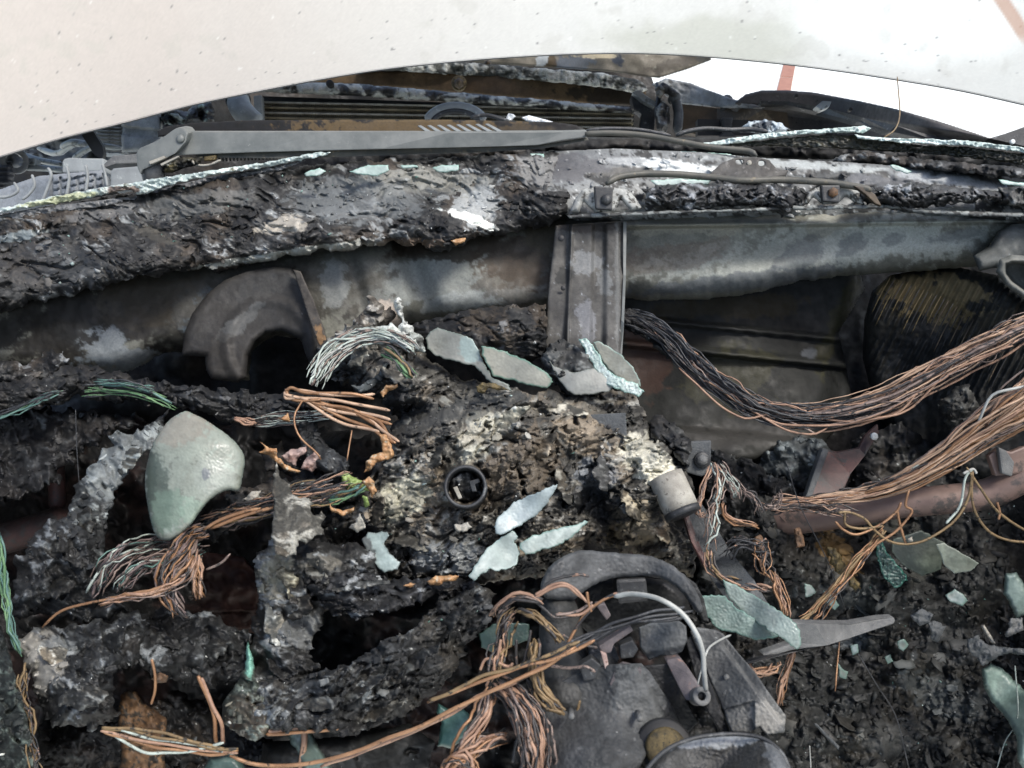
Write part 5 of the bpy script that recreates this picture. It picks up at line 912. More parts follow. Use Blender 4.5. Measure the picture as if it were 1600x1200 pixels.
# diagonal strut
ds_ = thing('diagonal_strut', 'flat grey steel strut running down beside the steering column', 'strut')
slab('strut', [(1062,788),(1092,780),(1112,812),(1142,862),(1178,905),(1212,962),(1216,990),(1190,1000),(1166,968),(1130,930),(1100,886),(1078,830)], [(1075,785,.82),(1200,990,.72)], M['columngrey'], .006, ds_, bevel=.002)
slab('strut_flange', [(1062,786),(1070,784),(1088,836),(1108,884),(1102,890),(1080,846)], [(1066,786,.81),(1104,886,.77)], M['redsteel'], .012, ds_, bevel=.002)

# ------------------------------------------------------------------ torn flaps standing off the burnt lumps
def flap(owner, x, y, L, Wd, ang, seed, gain=1.3, tilt=.02):
    key = {'melted_cluster': 'cluster'}.get(owner, owner); par = cm if owner == 'melted_cluster' else MASS[owner]
    X, Y, Dp, Sv, Cc = SURF[key]; i = int(np.argmin((X-x)**2+(Y-y)**2)); d0 = Dp[i]; c0 = Cc[i]*gain+.012
    rs = np.random.RandomState(seed); n = 9; pts = []
    for k in range(n):
        t = k/(n-1); pts.append((-L/2+L*t, -Wd/2*math.sin(math.pi*(t*.85+.08))*(.7+.6*rs.rand())))
    for k in range(n):
        t = 1-k/(n-1); pts.append((-L/2+L*t, Wd/2*math.sin(math.pi*(t*.85+.08))*(.5+.8*rs.rand())))
    ca, sa = math.cos(R_(ang)), math.sin(R_(ang)); pl = [(x+a*ca-b*sa, y+a*sa+b*ca) for a, b in pts]
    dep = lambda X_, Y_: d0-.006-tilt*((-(X_-x)*sa+(Y_-y)*ca)/Wd)-.010*(((X_-x)*ca+(Y_-y)*sa)/L)
    cf = ashcol(seed % 17+200, dark=tuple(c0*.35), mid=tuple(c0), ash=tuple(np.clip(c0*2.2+.03, 0, .5)), brown=tuple(c0*np.array([1.2, 1., .8])), ashamt=.5, brownamt=.3, spec=.3)
    relief('torn_flap', pl, dep, M['char'], step=1.6, rag=3, ragf=.1, R=5, B=.004, thick=.0025, parent=par, seed=seed, disp=lambda a, b, s: .006*fbm(a*.04, b*.04, 3, seed % 30)+.0022*ridged(a*.08, b*.08, 3, seed % 30), col=cf)
for k, (ow, x_, y_, L_, w_, a_) in enumerate([
 ('melted_cluster',640,655,70,26,-30),('melted_cluster',700,630,60,22,20),('melted_cluster',790,660,90,30,-35),('melted_cluster',850,700,60,26,-50),('melted_cluster',680,720,54,20,-60),
 ('melted_cluster',880,760,60,22,70),('melted_cluster',940,740,56,26,80),('melted_cluster',985,790,60,22,60),('melted_cluster',590,800,50,22,-70),('melted_cluster',650,850,70,26,10),
 ('melted_cluster',780,790,50,16,-40),('melted_cluster',1030,830,50,22,50),('melted_cluster',880,640,80,20,10),('melted_cluster',960,655,50,18,-10),('melted_cluster',560,560,40,22,-40),('melted_cluster',620,590,60,20,30),
 ('crusted_column110',450,900,70,34,80),('crusted_column110',430,980,80,34,70),('crusted_column110',500,900,56,26,30),('crusted_column110',470,950,50,28,-50),('crusted_column110',440,1050,60,26,40),
 ('layered_slab111',560,1080,110,24,-30),('layered_slab111',640,1040,120,26,-35),('layered_slab111',700,980,90,24,-50),('layered_slab111',500,1100,80,24,-10),('layered_slab111',600,1110,80,18,-25),
 ('left_char_mound106',110,860,70,40,60),('left_char_mound106',90,920,60,30,-20),('lower_left_mound107',90,1030,70,34,30),('lower_left_mound107',130,1090,80,40,-10),('lower_left_mound107',170,1010,70,30,-40),
 ('middle_left_mound108',250,1000,70,30,20),('middle_left_mound108',330,1020,70,34,-30),('upper_slab112',560,915,100,18,-6),('upper_slab112',680,915,70,16,10),('grey_strap105',200,720,60,26,-45),('grey_strap105',130,820,60,34,-70)]):
    flap(ow, x_, y_, L_, w_, a_, 300+k)
M['mauvewire'] = proc('mauve_wire', (.09,.062,.06), (.22,.155,.15), (.03,.028,.028), s=50, rough=.6, bump=.3, t3=.6)
# ================================================================== broken glass pieces
def gcol(seed, base=(.30,.33,.31), dirt=(.20,.19,.17), frost=(.58,.63,.61), edge=(.12,.20,.17), frostamt=.4, dirtamt=.5, ew=4., patches=()):
    def fn(x, y, s, h):
        a = fbm(x*.02, y*.02, 4, seed); b = fbm(x*.12, y*.12, 3, seed+1); c = fbm(x*.35, y*.35, 2, seed+2)
        k = np.ones((len(x), 1))*C3(base); k = lerp(k, C3(dirt), sst(-.2, .4, a)*dirtamt*1.4)
        k = lerp(k, C3(frost), sst(.0, .9, a*.9+b*.5+(frostamt-.3))*.8)
        k = lerp(k, C3(dirt)*.45, sst(.30, .42, fbm(x*.05, y*.05, 4, seed+5, .7))*.45)
        k = lerp(k, C3(edge), sst(ew, ew*.3, s+ew*.5*b)*.7)
        for (px, py, rx, ry, pa, colr, stg) in patches:
            uu, vv = rot(x-px, y-py, pa); rr = np.sqrt((uu/rx)**2+(vv/ry)**2); k = lerp(k, C3(colr), sst(.15, -.15, rr-1+.5*b+.3*a)*stg)
        return k*(1+.10*c+.25*fbm(x*.06, y*.06, 4, seed+8, .65))[:, None]
    return fn
def shard(label, poly, depth, seed, parts=None, R=2., B=.0012, thick=.0045, sm=0, bend=.004, step=1.5, rag=0., grain=.0003, **k):
    if seed == 201: grain = .0003
    rag = (2.4 if seed in (207, 208, 209, 210, 206, 211) else max(rag, 1.2)) if seed != 201 else .6; crk = seed in (206, 217)
    o = relief('glass_shard', poly, depth, M['crackglass' if crk else 'glass'], step=step, rag=rag, ragf=.1, R=R, B=B, thick=thick, disp=lambda x,y,s: bend*fbm(x*.012,y*.012,2,seed)+grain*fbm(x*.3,y*.3,2,seed+1), col=gcol(seed, **k), sm=sm, cap=True)
    return tag(o, label, 'glass shard', 'broken pieces of windscreen glass')
# oval curved piece
def oval_d(x, y): return .725+.0000018*(x-305)**2+.0000012*((x-300)**2*1.6+(y-700)**2*.35)*.6+.02*sst(700,640,y)-.03*(y-740)/100*.5
shard('large oval curved piece of sooty green glass standing on end at the left', [(292,641),(306,648),(322,656),(345,672),(362,684),(376,700),(384,716),(380,740),(376,762),(372,768),(356,765),(340,772),(325,784),(312,800),(302,816),(292,826),(278,838),(262,846),(246,842),(238,825),(232,800),(227,770),(226,745),(230,722),(236,700),(246,678),(262,658),(278,646)], oval_d, 201, R=9, B=.006, thick=.008, sm=1, bend=.002,
 base=(.27,.29,.25), dirt=(.20,.185,.155), frost=(.36,.42,.37), frostamt=.32, dirtamt=.3, edge=(.22,.27,.23), ew=2.5, patches=[(285,670,44,24,-15,(.25,.225,.19),.8),(236,745,9,50,0,(.07,.08,.07),.9),(246,775,20,64,-6,(.075,.095,.08),.8),(262,800,26,34,0,(.18,.24,.19),.7),(335,742,34,26,0,(.28,.30,.27),.6),(321,740,6,10,0,(.12,.13,.15),.8),(300,800,20,20,0,(.28,.36,.29),.6)])  # curvature shading at the left and lower left put into the colour
shard('grey glass shard bent over at the left end of the standing row above the cluster', [(664,528),(672,518),(684,512),(700,516),(720,522),(738,530),(748,548),(752,556),(760,575),(770,590),(796,600),(800,612),(778,606),(760,592),(742,572),(722,568),(700,562),(680,556),(668,545)], [(670,530,.875),(740,550,.865),(790,605,.82)], 202, rag=2.2, base=(.30,.295,.27), dirt=(.22,.215,.19), frost=(.38,.38,.35), frostamt=.15, edge=(.10,.14,.12), ew=3, patches=[(735,545,16,22,-20,(.34,.42,.41),.8)])
shard('long tan-grey glass shard with a green lower edge in the standing row', [(752,541),(765,542),(790,549),(820,562),(846,576),(862,590),(864,598),(855,606),(840,605),(820,600),(796,594),(770,588),(762,572),(754,556)], [(752,541,.855),(862,600,.84)], 203, rag=2, base=(.32,.31,.27), dirt=(.33,.31,.26), frost=(.36,.36,.31), frostamt=.2, edge=(.06,.20,.15), ew=4)
shard('pale grey saddle-shaped glass shard in the middle of the standing row', [(856,560),(866,572),(880,578),(900,582),(918,577),(930,575),(944,588),(962,602),(952,612),(920,616),(898,618),(886,610),(872,592)], [(860,562,.85),(920,610,.83)], 204, rag=2, base=(.31,.305,.285), dirt=(.30,.29,.27), frost=(.38,.38,.36), frostamt=.15, edge=(.15,.17,.15), ew=2)
shard('tall glass shard with a tan face leaning against the foot of the vertical bracket', [(926,534),(935,532),(952,542),(972,556),(990,574),(1000,594),(1002,604),(988,600),(970,594),(952,578),(938,560)], [(930,534,.86),(1000,600,.84)], 205, rag=2, base=(.26,.25,.215), dirt=(.27,.26,.22), frost=(.42,.42,.38), frostamt=.2, edge=(.2,.3,.27), ew=3)
shard('crumbled white-green glass edge below the leaning tan shard', [(904,529),(918,530),(930,545),(942,566),(955,582),(975,592),(996,600),(1008,612),(998,620),(976,612),(955,606),(940,592),(928,574),(918,556)], [(904,530,.855),(1000,612,.825)], 206, rag=2, base=(.42,.50,.47), dirt=(.55,.6,.6), frost=(.72,.78,.77), frostamt=.5, edge=(.16,.32,.27), ew=3, grain=.0016)
shard('blue-white pointed glass shard lying right of the gauge ring', [(873,755),(866,770),(852,790),(838,806),(818,818),(800,828),(786,836),(774,834),(772,822),(780,806),(796,790),(812,780),(830,774),(850,764)], [(872,756,.70),(775,832,.705)], 207, rag=1, bend=.012, base=(.38,.43,.44), dirt=(.33,.37,.40), frost=(.55,.60,.60), frostamt=.4, edge=(.30,.36,.36), ew=3)
shard('wing-shaped pale glass shard pointing right below the blue-white one', [(919,817),(906,828),(890,842),(872,852),(850,858),(835,864),(820,866),(812,858),(812,848),(828,838),(842,834),(860,828),(880,824),(900,820),(914,813)], [(918,817,.71),(815,858,.705)], 208, rag=1.2, bend=.012, base=(.38,.43,.41), dirt=(.33,.38,.36), frost=(.58,.63,.61), frostamt=.45, edge=(.18,.32,.28), ew=3)
shard('broad frosted glass shard with a ragged lower rim left of the wing-shaped one', [(800,828),(810,838),(804,848),(812,862),(808,880),(796,888),(780,892),(766,890),(752,898),(740,908),(732,900),(742,884),(750,870),(762,856),(776,846),(790,836)], [(800,830,.705),(740,905,.685)], 209, rag=2, bend=.012, base=(.36,.41,.40), dirt=(.33,.38,.37), frost=(.56,.61,.60), frostamt=.45, edge=(.30,.4,.38), ew=3)
shard('curved dark-faced glass shard with a white edge left of the broad frosted one', [(566,842),(574,832),(590,832),(606,830),(608,838),(600,850),(612,866),(624,878),(622,890),(610,892),(600,896),(586,882),(572,862)], [(570,840,.735),(615,890,.71)], 210, rag=1, base=(.30,.36,.35), dirt=(.36,.43,.42), frost=(.55,.62,.60), frostamt=.5, edge=(.10,.12,.12), ew=3, patches=[(574,858,9,26,-25,(.07,.075,.075),.9)])
shard('long green crackled glass slab lying over the stalk at the lower right', [(1128,905),(1150,914),(1180,931),(1212,950),(1240,970),(1250,986),(1253,1008),(1245,1016),(1222,998),(1196,982),(1168,963),(1150,946),(1137,934)], [(1130,910,.70),(1250,1008,.655)], 211, rag=.8, R=4, base=(.27,.32,.30), dirt=(.33,.36,.34), frost=(.45,.52,.49), frostamt=.42, edge=(.12,.23,.19), ew=3, grain=.0006)
shard('teal glass slab tucked under the long green one', [(1092,932),(1112,929),(1132,931),(1148,948),(1166,958),(1200,980),(1218,996),(1180,1000),(1150,990),(1122,984),(1108,966),(1096,950)], [(1092,934,.69),(1200,1000,.68)], 212, rag=2.4, base=(.15,.20,.185), dirt=(.17,.23,.21), frost=(.42,.52,.49), frostamt=.35, edge=(.09,.19,.16), ew=4, grain=.0007)
shard('pale green glass flap at the right edge low down', [(1534,1046),(1548,1036),(1566,1044),(1584,1062),(1604,1080),(1660,1120),(1660,1250),(1612,1220),(1590,1190),(1588,1150),(1570,1120),(1548,1095),(1536,1070)], [(1540,1045,.80),(1640,1200,.68)], 213, rag=1.5, R=10, B=.01, base=(.15,.21,.185), dirt=(.19,.25,.22), frost=(.32,.42,.37), frostamt=.4, edge=(.06,.09,.085), ew=5)
shard('pale green glass shard standing upright at the right edge', [(1570,896),(1588,894),(1600,912),(1612,940),(1600,962),(1588,968),(1580,950),(1568,928)], .80, 214, rag=1.5, R=8, B=.01, base=(.16,.21,.19), dirt=(.19,.24,.22), frost=(.35,.42,.38), frostamt=.45, edge=(.07,.10,.09))
shard('dusty green-grey flat shard behind the looping ochre wires', [(1462,850),(1474,848),(1500,862),(1530,880),(1518,892),(1490,896),(1474,882),(1470,868)], .84, 215, base=(.13,.145,.12), dirt=(.16,.17,.14), frost=(.25,.28,.23), edge=(.3,.33,.29), ew=2)
shard('dark olive translucent shard among the debris under the cross tube', [(1395,842),(1440,828),(1476,848),(1470,890),(1440,900),(1410,884),(1392,862)], .88, 216, base=(.04,.05,.042), dirt=(.06,.07,.055), frost=(.12,.14,.11), edge=(.09,.11,.09))
shard('dark teal crumpled glass piece below the cross tube', [(1366,842),(1378,846),(1392,872),(1412,892),(1418,908),(1400,918),(1382,905),(1372,880)], .85, 217, rag=3, base=(.02,.05,.043), dirt=(.03,.055,.05), frost=(.12,.20,.18), frostamt=.35, edge=(.03,.14,.11), grain=.003)
shard('pale square glass chip on the debris left of the olive one', [(1256,912),(1268,914),(1276,924),(1268,932),(1258,934)], .86, 218, base=(.35,.4,.39), frost=(.55,.6,.58))
shard('pale rounded glass chip lying in the debris at the right', [(1476,930),(1492,920),(1504,928),(1512,938),(1504,948),(1484,940)], .80, 219, base=(.2,.25,.24), frost=(.45,.5,.5), rag=1)
shard('greenish glass chip on the debris below the stalk', [(1308,1034),(1316,1044),(1326,1050),(1322,1062),(1312,1058)], .80, 220, base=(.13,.17,.16), frost=(.25,.31,.29), rag=1)
shard('teal chip with bright rim right of the stalk tip', [(1402,1002),(1412,998),(1420,1008),(1412,1018),(1404,1014)], .79, 221, base=(.10,.13,.125), frost=(.22,.28,.27), rag=1)
shard('small teal chip below the stalk tip chip', [(1382,1026),(1392,1022),(1396,1034),(1386,1038)], .80, 222, base=(.10,.13,.125), frost=(.22,.28,.27), rag=1)
shard('pair of pale chips below the middle of the stalk', [(1328,1008),(1340,1006),(1342,1020),(1332,1024)], .80, 223, base=(.25,.29,.3), frost=(.5,.55,.55), rag=1)
shard('grey-green glass shard on the debris above the tip of the stalk', [(1286,922),(1300,930),(1312,946),(1304,954),(1288,940)], .86, 224, base=(.17,.21,.2), frost=(.35,.4,.39), rag=1)
shard('dark green glass slab at the bottom between the copper coil and the layered slab', [(684,1098),(700,1108),(726,1108),(738,1124),(730,1150),(706,1170),(684,1166),(690,1130),(682,1112)], [(690,1100,.64),(720,1160,.62)], 225, rag=1.5, R=6, B=.006, base=(.05,.115,.10), dirt=(.07,.14,.12), frost=(.16,.28,.25), frostamt=.4, edge=(.04,.10,.085), ew=5)
shard('dark teal glass showing behind the bent wires in the centre bottom', [(748,990),(770,975),(800,972),(826,975),(828,1000),(800,1008),(770,1020),(752,1012)], .68, 226, rag=2, base=(.035,.06,.055), dirt=(.05,.08,.07), frost=(.10,.15,.13), edge=(.03,.06,.05))
shard('dark green-grey rounded glass at the bottom edge left of centre', [(318,1200),(328,1184),(350,1178),(370,1180),(384,1200),(384,1230),(318,1230)], .60, 227, R=14, B=.015, base=(.05,.085,.075), dirt=(.06,.09,.08), frost=(.12,.17,.15), edge=(.04,.07,.06))
shard('pale bluish melted glass drip at the bottom left of centre', [(446,1140),(470,1128),(484,1130),(490,1150),(500,1170),(520,1200),(526,1240),(480,1240),(470,1190),(456,1165)], [(460,1140,.63),(500,1220,.60)], 228, rag=2, R=8, B=.012, base=(.14,.19,.17), dirt=(.10,.12,.11), frost=(.38,.48,.48), frostamt=.3, edge=(.06,.08,.07))
for i, (pl, lb_) in enumerate([
 ([(475,270),(500,262),(510,268),(500,274),(478,276)], 'small pale glass flake at the left end of the row on the charred dash top'),
 ([(545,268),(575,258),(606,258),(608,266),(590,276),(560,272)], 'wide pale glass flake second in the row on the charred dash top'),
 ([(625,258),(652,258),(654,262),(628,263)], 'thin glass sliver between the two wide flakes on the charred dash top'),
 ([(675,262),(690,258),(716,258),(716,266),(696,270),(682,268)], 'green glass flake right of the thin sliver on the charred dash top'),
 ([(827,240),(850,240),(851,250),(830,248)], 'small square green glass chip under the wiper arm tip'),
 ([(1057,240),(1064,236),(1100,238),(1144,241),(1138,252),(1110,256),(1080,252),(1062,248)], 'large pale green glass plate on the cowl left of the two-hole bracket'),
 ([(1016,282),(1060,279),(1112,282),(1106,288),(1070,290),(1030,292),(1022,288)], 'pale mint glass plate under the wiper blade frame'),
 ([(1390,258),(1402,258),(1425,268),(1418,272),(1394,264)], 'small pale glass sliver on the right part of the cowl'),
 ([(1560,280),(1600,286),(1650,290),(1650,296),(1600,292),(1566,288)], 'thin teal glass sliver at the right end of the cowl'),
 ([(1440,200),(1452,198),(1470,200),(1450,204)], None)]):
    if not lb_: continue
    y_ = np.mean([p[1] for p in pl]); d_ = 1.075-(y_-250)*.0016 + (.02 if y_ < 256 else 0)
    shard(lb_, pl, d_, 240+i, rag=1, base=(.42,.5,.47), dirt=(.5,.55,.52), frost=(.68,.75,.72), frostamt=.5, edge=(.25,.45,.38), ew=2)
# ================================================================== wires
COP = [M['copper'], M['copper'], M['pinkcopper']]; MIX = [M['copper'], M['pinkcopper'], M['sootwire'], M['sootwire']]
def harness(label, cat='wiring harness', name='wiring_harness', group=None): return thing(name, label, cat, group)
h = harness('heavy burnt harness of bare copper strands draped from the vertical bracket to the right edge')
run1 = [(968,492,.98),(1000,500,.97),(1040,524,.955),(1080,566,.94),(1120,600,.925),(1160,628,.915),(1210,648,.91),(1270,652,.90),(1330,642,.89),(1390,622,.88),(1450,590,.87),(1520,552,.86),(1580,522,.85),(1660,484,.84)]
bundle(h, run1, 30, [13,17,20,18,18,22,22,22,24,22,20], .0016, [M['copper'], M['tancopper'], M['pinkcopper'], M['sootwire']], 5, ends=(.36, 1.0), jit=.14, wob=.002, twist=.6)
bundle(h, run1, 26, [14,18,20,18,16,14,14], .0016, [M['sootwire'], M['blackwire'], M['blackwire']], 6, ends=(0, .62), jit=.12)
bundle(h, run1, 14, [10,14,16,16,22,20,20], .0014, MIX, 7, ends=(.1, 1.), jit=.1, wob=.007)
mass('char_sleeve', None, None, [(965,482),(1000,486),(1030,505),(1060,530),(1090,560),(1100,580),(1075,585),(1040,555),(1010,530),(985,518),(965,515)], 0, 150, rag=4, R=14, B=.02, depth=[(970,490,.985),(1090,575,.945)], parent=h, style='flaky', ang=40, ashamt=.3, brownamt=.1)
for p_ in ([(1060,575),(1100,612),(1150,648),(1175,655),(1200,648)], [(1100,595),(1170,640),(1230,672),(1265,678),(1290,668)], [(1130,612),(1200,655),(1250,665),(1330,660),(1400,645),(1450,600),(1480,575)], [(1290,655),(1370,655),(1420,640),(1450,612),(1490,570)], [(1420,620),(1470,585),(1520,560),(1580,540)],[(1225,655),(1262,672),(1275,680)]):
    wire('wire', [(a, b, float(idw([(q[0], q[1], q[2]) for q in run1], a, b))-.012) for a, b in p_], .0015, COP[RAND.randrange(3)], h, wob=.004, seed=RAND.randrange(20))
h = harness('bright copper wire bundle sweeping up along the cross tube to the right edge')
run2 = [(1190,780,.90),(1240,784,.89),(1310,778,.88),(1380,764,.87),(1430,742,.86),(1480,712,.85),(1540,670,.84),(1600,630,.83),(1680,575,.82)]
bundle(h, run2, 46, [6,7,9,13,18,25,31,37,42], .0016, [M['copper'], M['tancopper'], M['tancopper'], M['orangecopper'], M['pinkcopper']], 8, ends=(0.02, 1.0), jit=.16, wob=.002, twist=.6)
bundle(h, run2, 12, [8,10,18,22,26], .0015, [M['sootwire'], M['greywire']], 9, ends=(.05, .85), jit=.3)
wire('wire', [(1525,672,.83),(1535,645,.82),(1550,618,.815),(1580,608,.81),(1640,598,.81)], .0018, M['whitewire'], h)
wire('wire', [(1540,668,.83),(1555,635,.82),(1575,615,.815),(1650,600,.81)], .0018, M['copper'], h)
bundle(h, [(1180,795,.89),(1230,790,.88),(1290,795,.87),(1350,800,.86)], 14, [10,12,10], .0013, MIX, 10, jit=.3, wob=.007)
for p_, m_ in (([(1420,765),(1415,790),(1425,800),(1400,830),(1370,850),(1355,870)], 'orangecopper'), ([(1408,785),(1400,800),(1375,820),(1340,835),(1318,828),(1305,815)], 'orangecopper'),
              ([(1520,732),(1508,748),(1500,790),(1478,818)], 'greywire'), ([(1520,736),(1512,780),(1490,815),(1450,842),(1420,850),(1390,846),(1366,828),(1350,810),(1325,800),(1306,802)], 'ochre'),
              ([(1520,736),(1518,770),(1524,800),(1545,830),(1580,845),(1640,848)], 'ochre'), ([(1510,730),(1530,760),(1560,800),(1610,832),(1660,840)], 'ochre'), ([(1505,740),(1520,733),(1526,740)], 'whitewire'),
              ([(1402,798),(1405,815),(1412,840),(1416,850)], 'orangecopper'), ([(1558,785),(1562,800),(1560,812)], 'orangecopper'), ([(1320,800),(1322,820),(1346,826),(1380,822)], 'ochre')):
    wire('wire', [(a, b, .835) for a, b in p_], .0017, M[m_], h, n=40)
h = harness('orange wires dropping from the cross tube diagonally down toward the stalk', 'wires', 'loose_wires')
bundle(h, [(1385,820,.84),(1365,846,.84),(1330,884,.83),(1290,930,.82),(1262,962,.81),(1244,975,.80)], 6, [3,5,3,4], .0017, [M['orangecopper'], M['ochre']], 11, jit=.05, wob=.004)
bundle(h, [(1366,846,.84),(1340,890,.83),(1310,925,.82),(1280,965,.81),(1268,975,.80)], 4, [4,8,10], .0011, [M['orangecopper'], M['sootwire']], 12, jit=.05)
bundle(h, [(1244,1008,.74),(1236,1030,.74),(1222,1070,.74),(1214,1110,.74)], 6, [3,6,5], .0014, [M['orangecopper'], M['copper']], 13, jit=.1)
wire('wire', [(1312,1000,.79),(1308,1040,.78),(1305,1080,.77)], .0011, M['orangecopper'], h)
h = harness('spray of reddish copper ends beside the diagonal strut', 'wires', 'loose_wires')
bundle(h, [(1206,888,.74),(1218,920,.73),(1228,950,.725),(1232,970,.72)], 8, [4,8,7], .0014, [M['orangecopper'], M['copper']], 14, jit=.1)
bundle(h, [(1150,912,.74),(1180,918,.735),(1212,922,.73)], 7, [6,6,4], .0014, [M['copper'], M['pinkcopper']], 15, jit=.2)
bundle(h, [(1186,850,.76),(1196,880,.75),(1210,905,.74)], 6, [8,10,6], .0012, [M['orangecopper'], M['sootwire']], 16, jit=.3, wob=.01)
bundle(h, [(1160,1032,.72),(1180,1050,.72),(1210,1046,.72),(1216,1030,.72)], 5, [6,8,6], .0016, [M['orangecopper'], M['copper']], 17, jit=.2, wob=.006)
h = harness('tangle of thin coppery loops hanging from the bolted lug', 'wires', 'loose_wires')
bundle(h, [(1112,720,.80),(1126,740,.79),(1122,770,.785),(1116,800,.78),(1112,830,.775),(1106,870,.77)], 8, [3,8,8,6], .0012, [M['pinkcopper'], M['copper'], M['greywire']], 18, jit=.25, wob=.008)
bundle(h, [(1114,722,.80),(1105,750,.79),(1094,780,.785),(1092,805,.78),(1115,800,.78)], 5, [3,6,4], .0012, [M['pinkcopper'], M['copper']], 19, jit=.1, wob=.006)
bundle(h, [(1118,722,.80),(1135,740,.80),(1150,765,.80),(1148,785,.80)], 8, [4,9,7], .0012, [M['pinkcopper'], M['greywire']], 20, jit=.1, wob=.007)
bundle(h, [(1155,765,.80),(1172,772,.80),(1182,790,.80),(1186,808,.80)], 6, [5,7,5], .0012, [M['pinkcopper'], M['sootwire']], 21, jit=.2, wob=.007)
bundle(h, [(1195,790,.82),(1210,790,.82),(1220,775,.82),(1215,765,.82)], 6, [4,6,4], .0011, [M['pinkcopper']], 22, jit=.2, wob=.007)
bundle(h, [(1128,780,.78),(1134,805,.78),(1158,818,.78),(1190,822,.78)], 5, [3,4,3], .0013, [M['copper'], M['orangecopper']], 23, jit=.1)
bundle(h, [(1108,850,.76),(1110,880,.755),(1126,900,.75),(1150,912,.745),(1172,920,.74)], 8, [5,6,5], .0014, [M['sootwire'], M['ochre'], M['copper']], 24, jit=.1)
bundle(h, [(1130,870,.76),(1150,850,.76),(1180,856,.76),(1208,862,.76)], 6, [12,9,3], .0012, [M['sootwire'], M['blackwire']], 25, jit=.2, wob=.01)
# arch of pale strands top-left of cluster
h = harness('arching fan of pale grey-green wire strands at the top left of the melted cluster')
bundle(h, [(486,612,.82),(496,590,.83),(512,562,.84),(536,540,.85),(570,526,.855),(605,526,.85),(640,540,.84),(655,556,.84)], 18, [17,20,17,12,10,9], .0013, [M['greywire'], M['greywire'], M['whitewire'], M['pinkcopper']], 26, jit=.12, wob=.004, dsp=.4)
bundle(h, [(594,543,.83),(615,555,.825),(634,575,.82),(650,595,.82)], 7, [8,9,6], .0017, [M['blackwire'], M['ochre'], M['greenwire']], 27, jit=.1, dsp=.4)
h = harness('bright orange-copper wires spreading right from a hooked end left of the cluster')
for i, p_ in enumerate([[(446,612),(455,606),(480,614),(540,614),(585,624)], [(444,616),(470,622),(520,626),(570,634),(608,642)], [(456,618),(500,630),(545,640),(580,652),(612,662)], [(470,620),(520,640),(570,652),(600,674),(624,690)], [(480,624),(530,650),(575,668),(600,684),(620,692)], [(470,622),(500,644),(545,664),(592,676)], [(448,608),(452,620),(466,626),(500,624)], [(460,610),(510,616),(560,618),(586,616)],[(500,628),(550,644),(590,665),(612,690)],[(444,612),(446,622),(460,622)],[(560,645),(590,660),(605,680),(610,700)],[(548,640),(582,648),(610,656)]]):
    wire('wire', [(a, b, float(D0(a, b))-.045) for a, b in p_], .0021, M['tancopper'] if i % 2 else M['orangecopper'], h, n=30, wob=.003, seed=i)
wire('wire', [(472,626,.80),(460,650,.79),(468,680,.785),(492,705,.78),(500,718,.78)], .0012, M['orangecopper'], h, wob=.003)
wire('wire', [(550,672,.79),(546,695,.785),(542,720,.78)], .0009, M['orangecopper'], h)
h = harness('flat spread of thin strands emerging from the loom above the oval glass', 'wires', 'loose_wires')
bundle(h, [(370,655,.85),(410,660,.845),(450,655,.84),(490,650,.84),(530,645,.84)], 16, [3,10,12,10], .0010, [M['greywire'], M['pinkcopper'], M['sootwire']], 28, jit=.25, wob=.003)
bundle(h, [(368,652,.84),(385,660,.84),(400,660,.84)], 3, [5,3], .0016, [M['copper']], 29)
h = harness('green-coloured strands lying on the charred loom at the left', 'wires', 'loose_wires')
bundle(h, [(120,612,.84),(160,608,.845),(210,612,.845),(260,628,.845),(282,640,.85)], 9, [10,9,9,6], .0014, [M['greenwire'], M['tealwire'], M['greenwire'], M['blackwire']], 30, jit=.2, wob=.003)
bundle(h, [(-40,662,.84),(20,640,.84),(70,618,.84),(110,606,.84)], 6, [10,8,6], .0012, [M['greenwire'], M['blackwire'], M['tealwire']], 31, jit=.3, wob=.003)
bundle(h, [(130,600,.84),(180,598,.84),(250,612,.84)], 4, [4,6], .0012, [M['tealwire'], M['blackwire']], 32, jit=.2)
# wires right of oval glass
h = harness('bundle of charred and copper strands running from the oval glass up to the green scraps')
bundle(h, [(290,834,.765),(325,818,.76),(365,806,.75),(410,795,.735),(460,778,.73),(510,765,.73),(560,750,.73)], 26, [12,16,18,20,22,18], .0013, [M['sootwire'], M['copper'], M['ochre'], M['greywire'], M['blackwire'], M['pinkcopper']], 33, jit=.3, wob=.004)
bundle(h, [(500,785,.73),(540,775,.73),(580,755,.73)], 6, [8,8], .0014, [M['greenwire'], M['tealwire'], M['ochre']], 34, jit=.2)
for p_ in ([(318,828),(345,812),(380,800),(408,794)], [(330,826),(380,806),(430,792)]): wire('wire', [(a, b, .715) for a, b in p_], .0020, M['orangecopper'], h)
h = harness('thick cascade of reddish and grey strands looping down under the oval glass')
mx = [M['mauvewire'], M['greywire'], M['pinkcopper'], M['sootwire'], M['mauvewire'], M['tealwire']]
bundle(h, [(335,836,.765),(300,840,.765),(262,848,.76),(225,856,.74),(195,866,.71),(165,890,.70),(145,930,.70),(130,950,.70)], 16, [12,16,18,16,14,12], .0014, mx, 35, jit=.25, wob=.006)
bundle(h, [(325,846,.755),(275,872,.73),(220,885,.695),(190,915,.69),(185,940,.69)], 12, [10,14,14,10], .0014, mx, 36, jit=.15, wob=.006)
bundle(h, [(335,828,.745),(302,834,.735),(284,862,.70),(262,895,.68),(264,925,.68),(280,955,.68),(296,970,.68)], 16, [10,14,14,12,8], .0015, [M['orangecopper'], M['mauvewire'], M['sootwire'], M['pinkcopper']], 37, jit=.15, wob=.005)
bundle(h, [(305,850,.69),(300,880,.68),(285,905,.675),(240,925,.67),(190,935,.67),(150,945,.67)], 7, [8,8,5,5], .0015, [M['copper'], M['orangecopper'], M['pinkcopper']], 38, jit=.1, wob=.004)
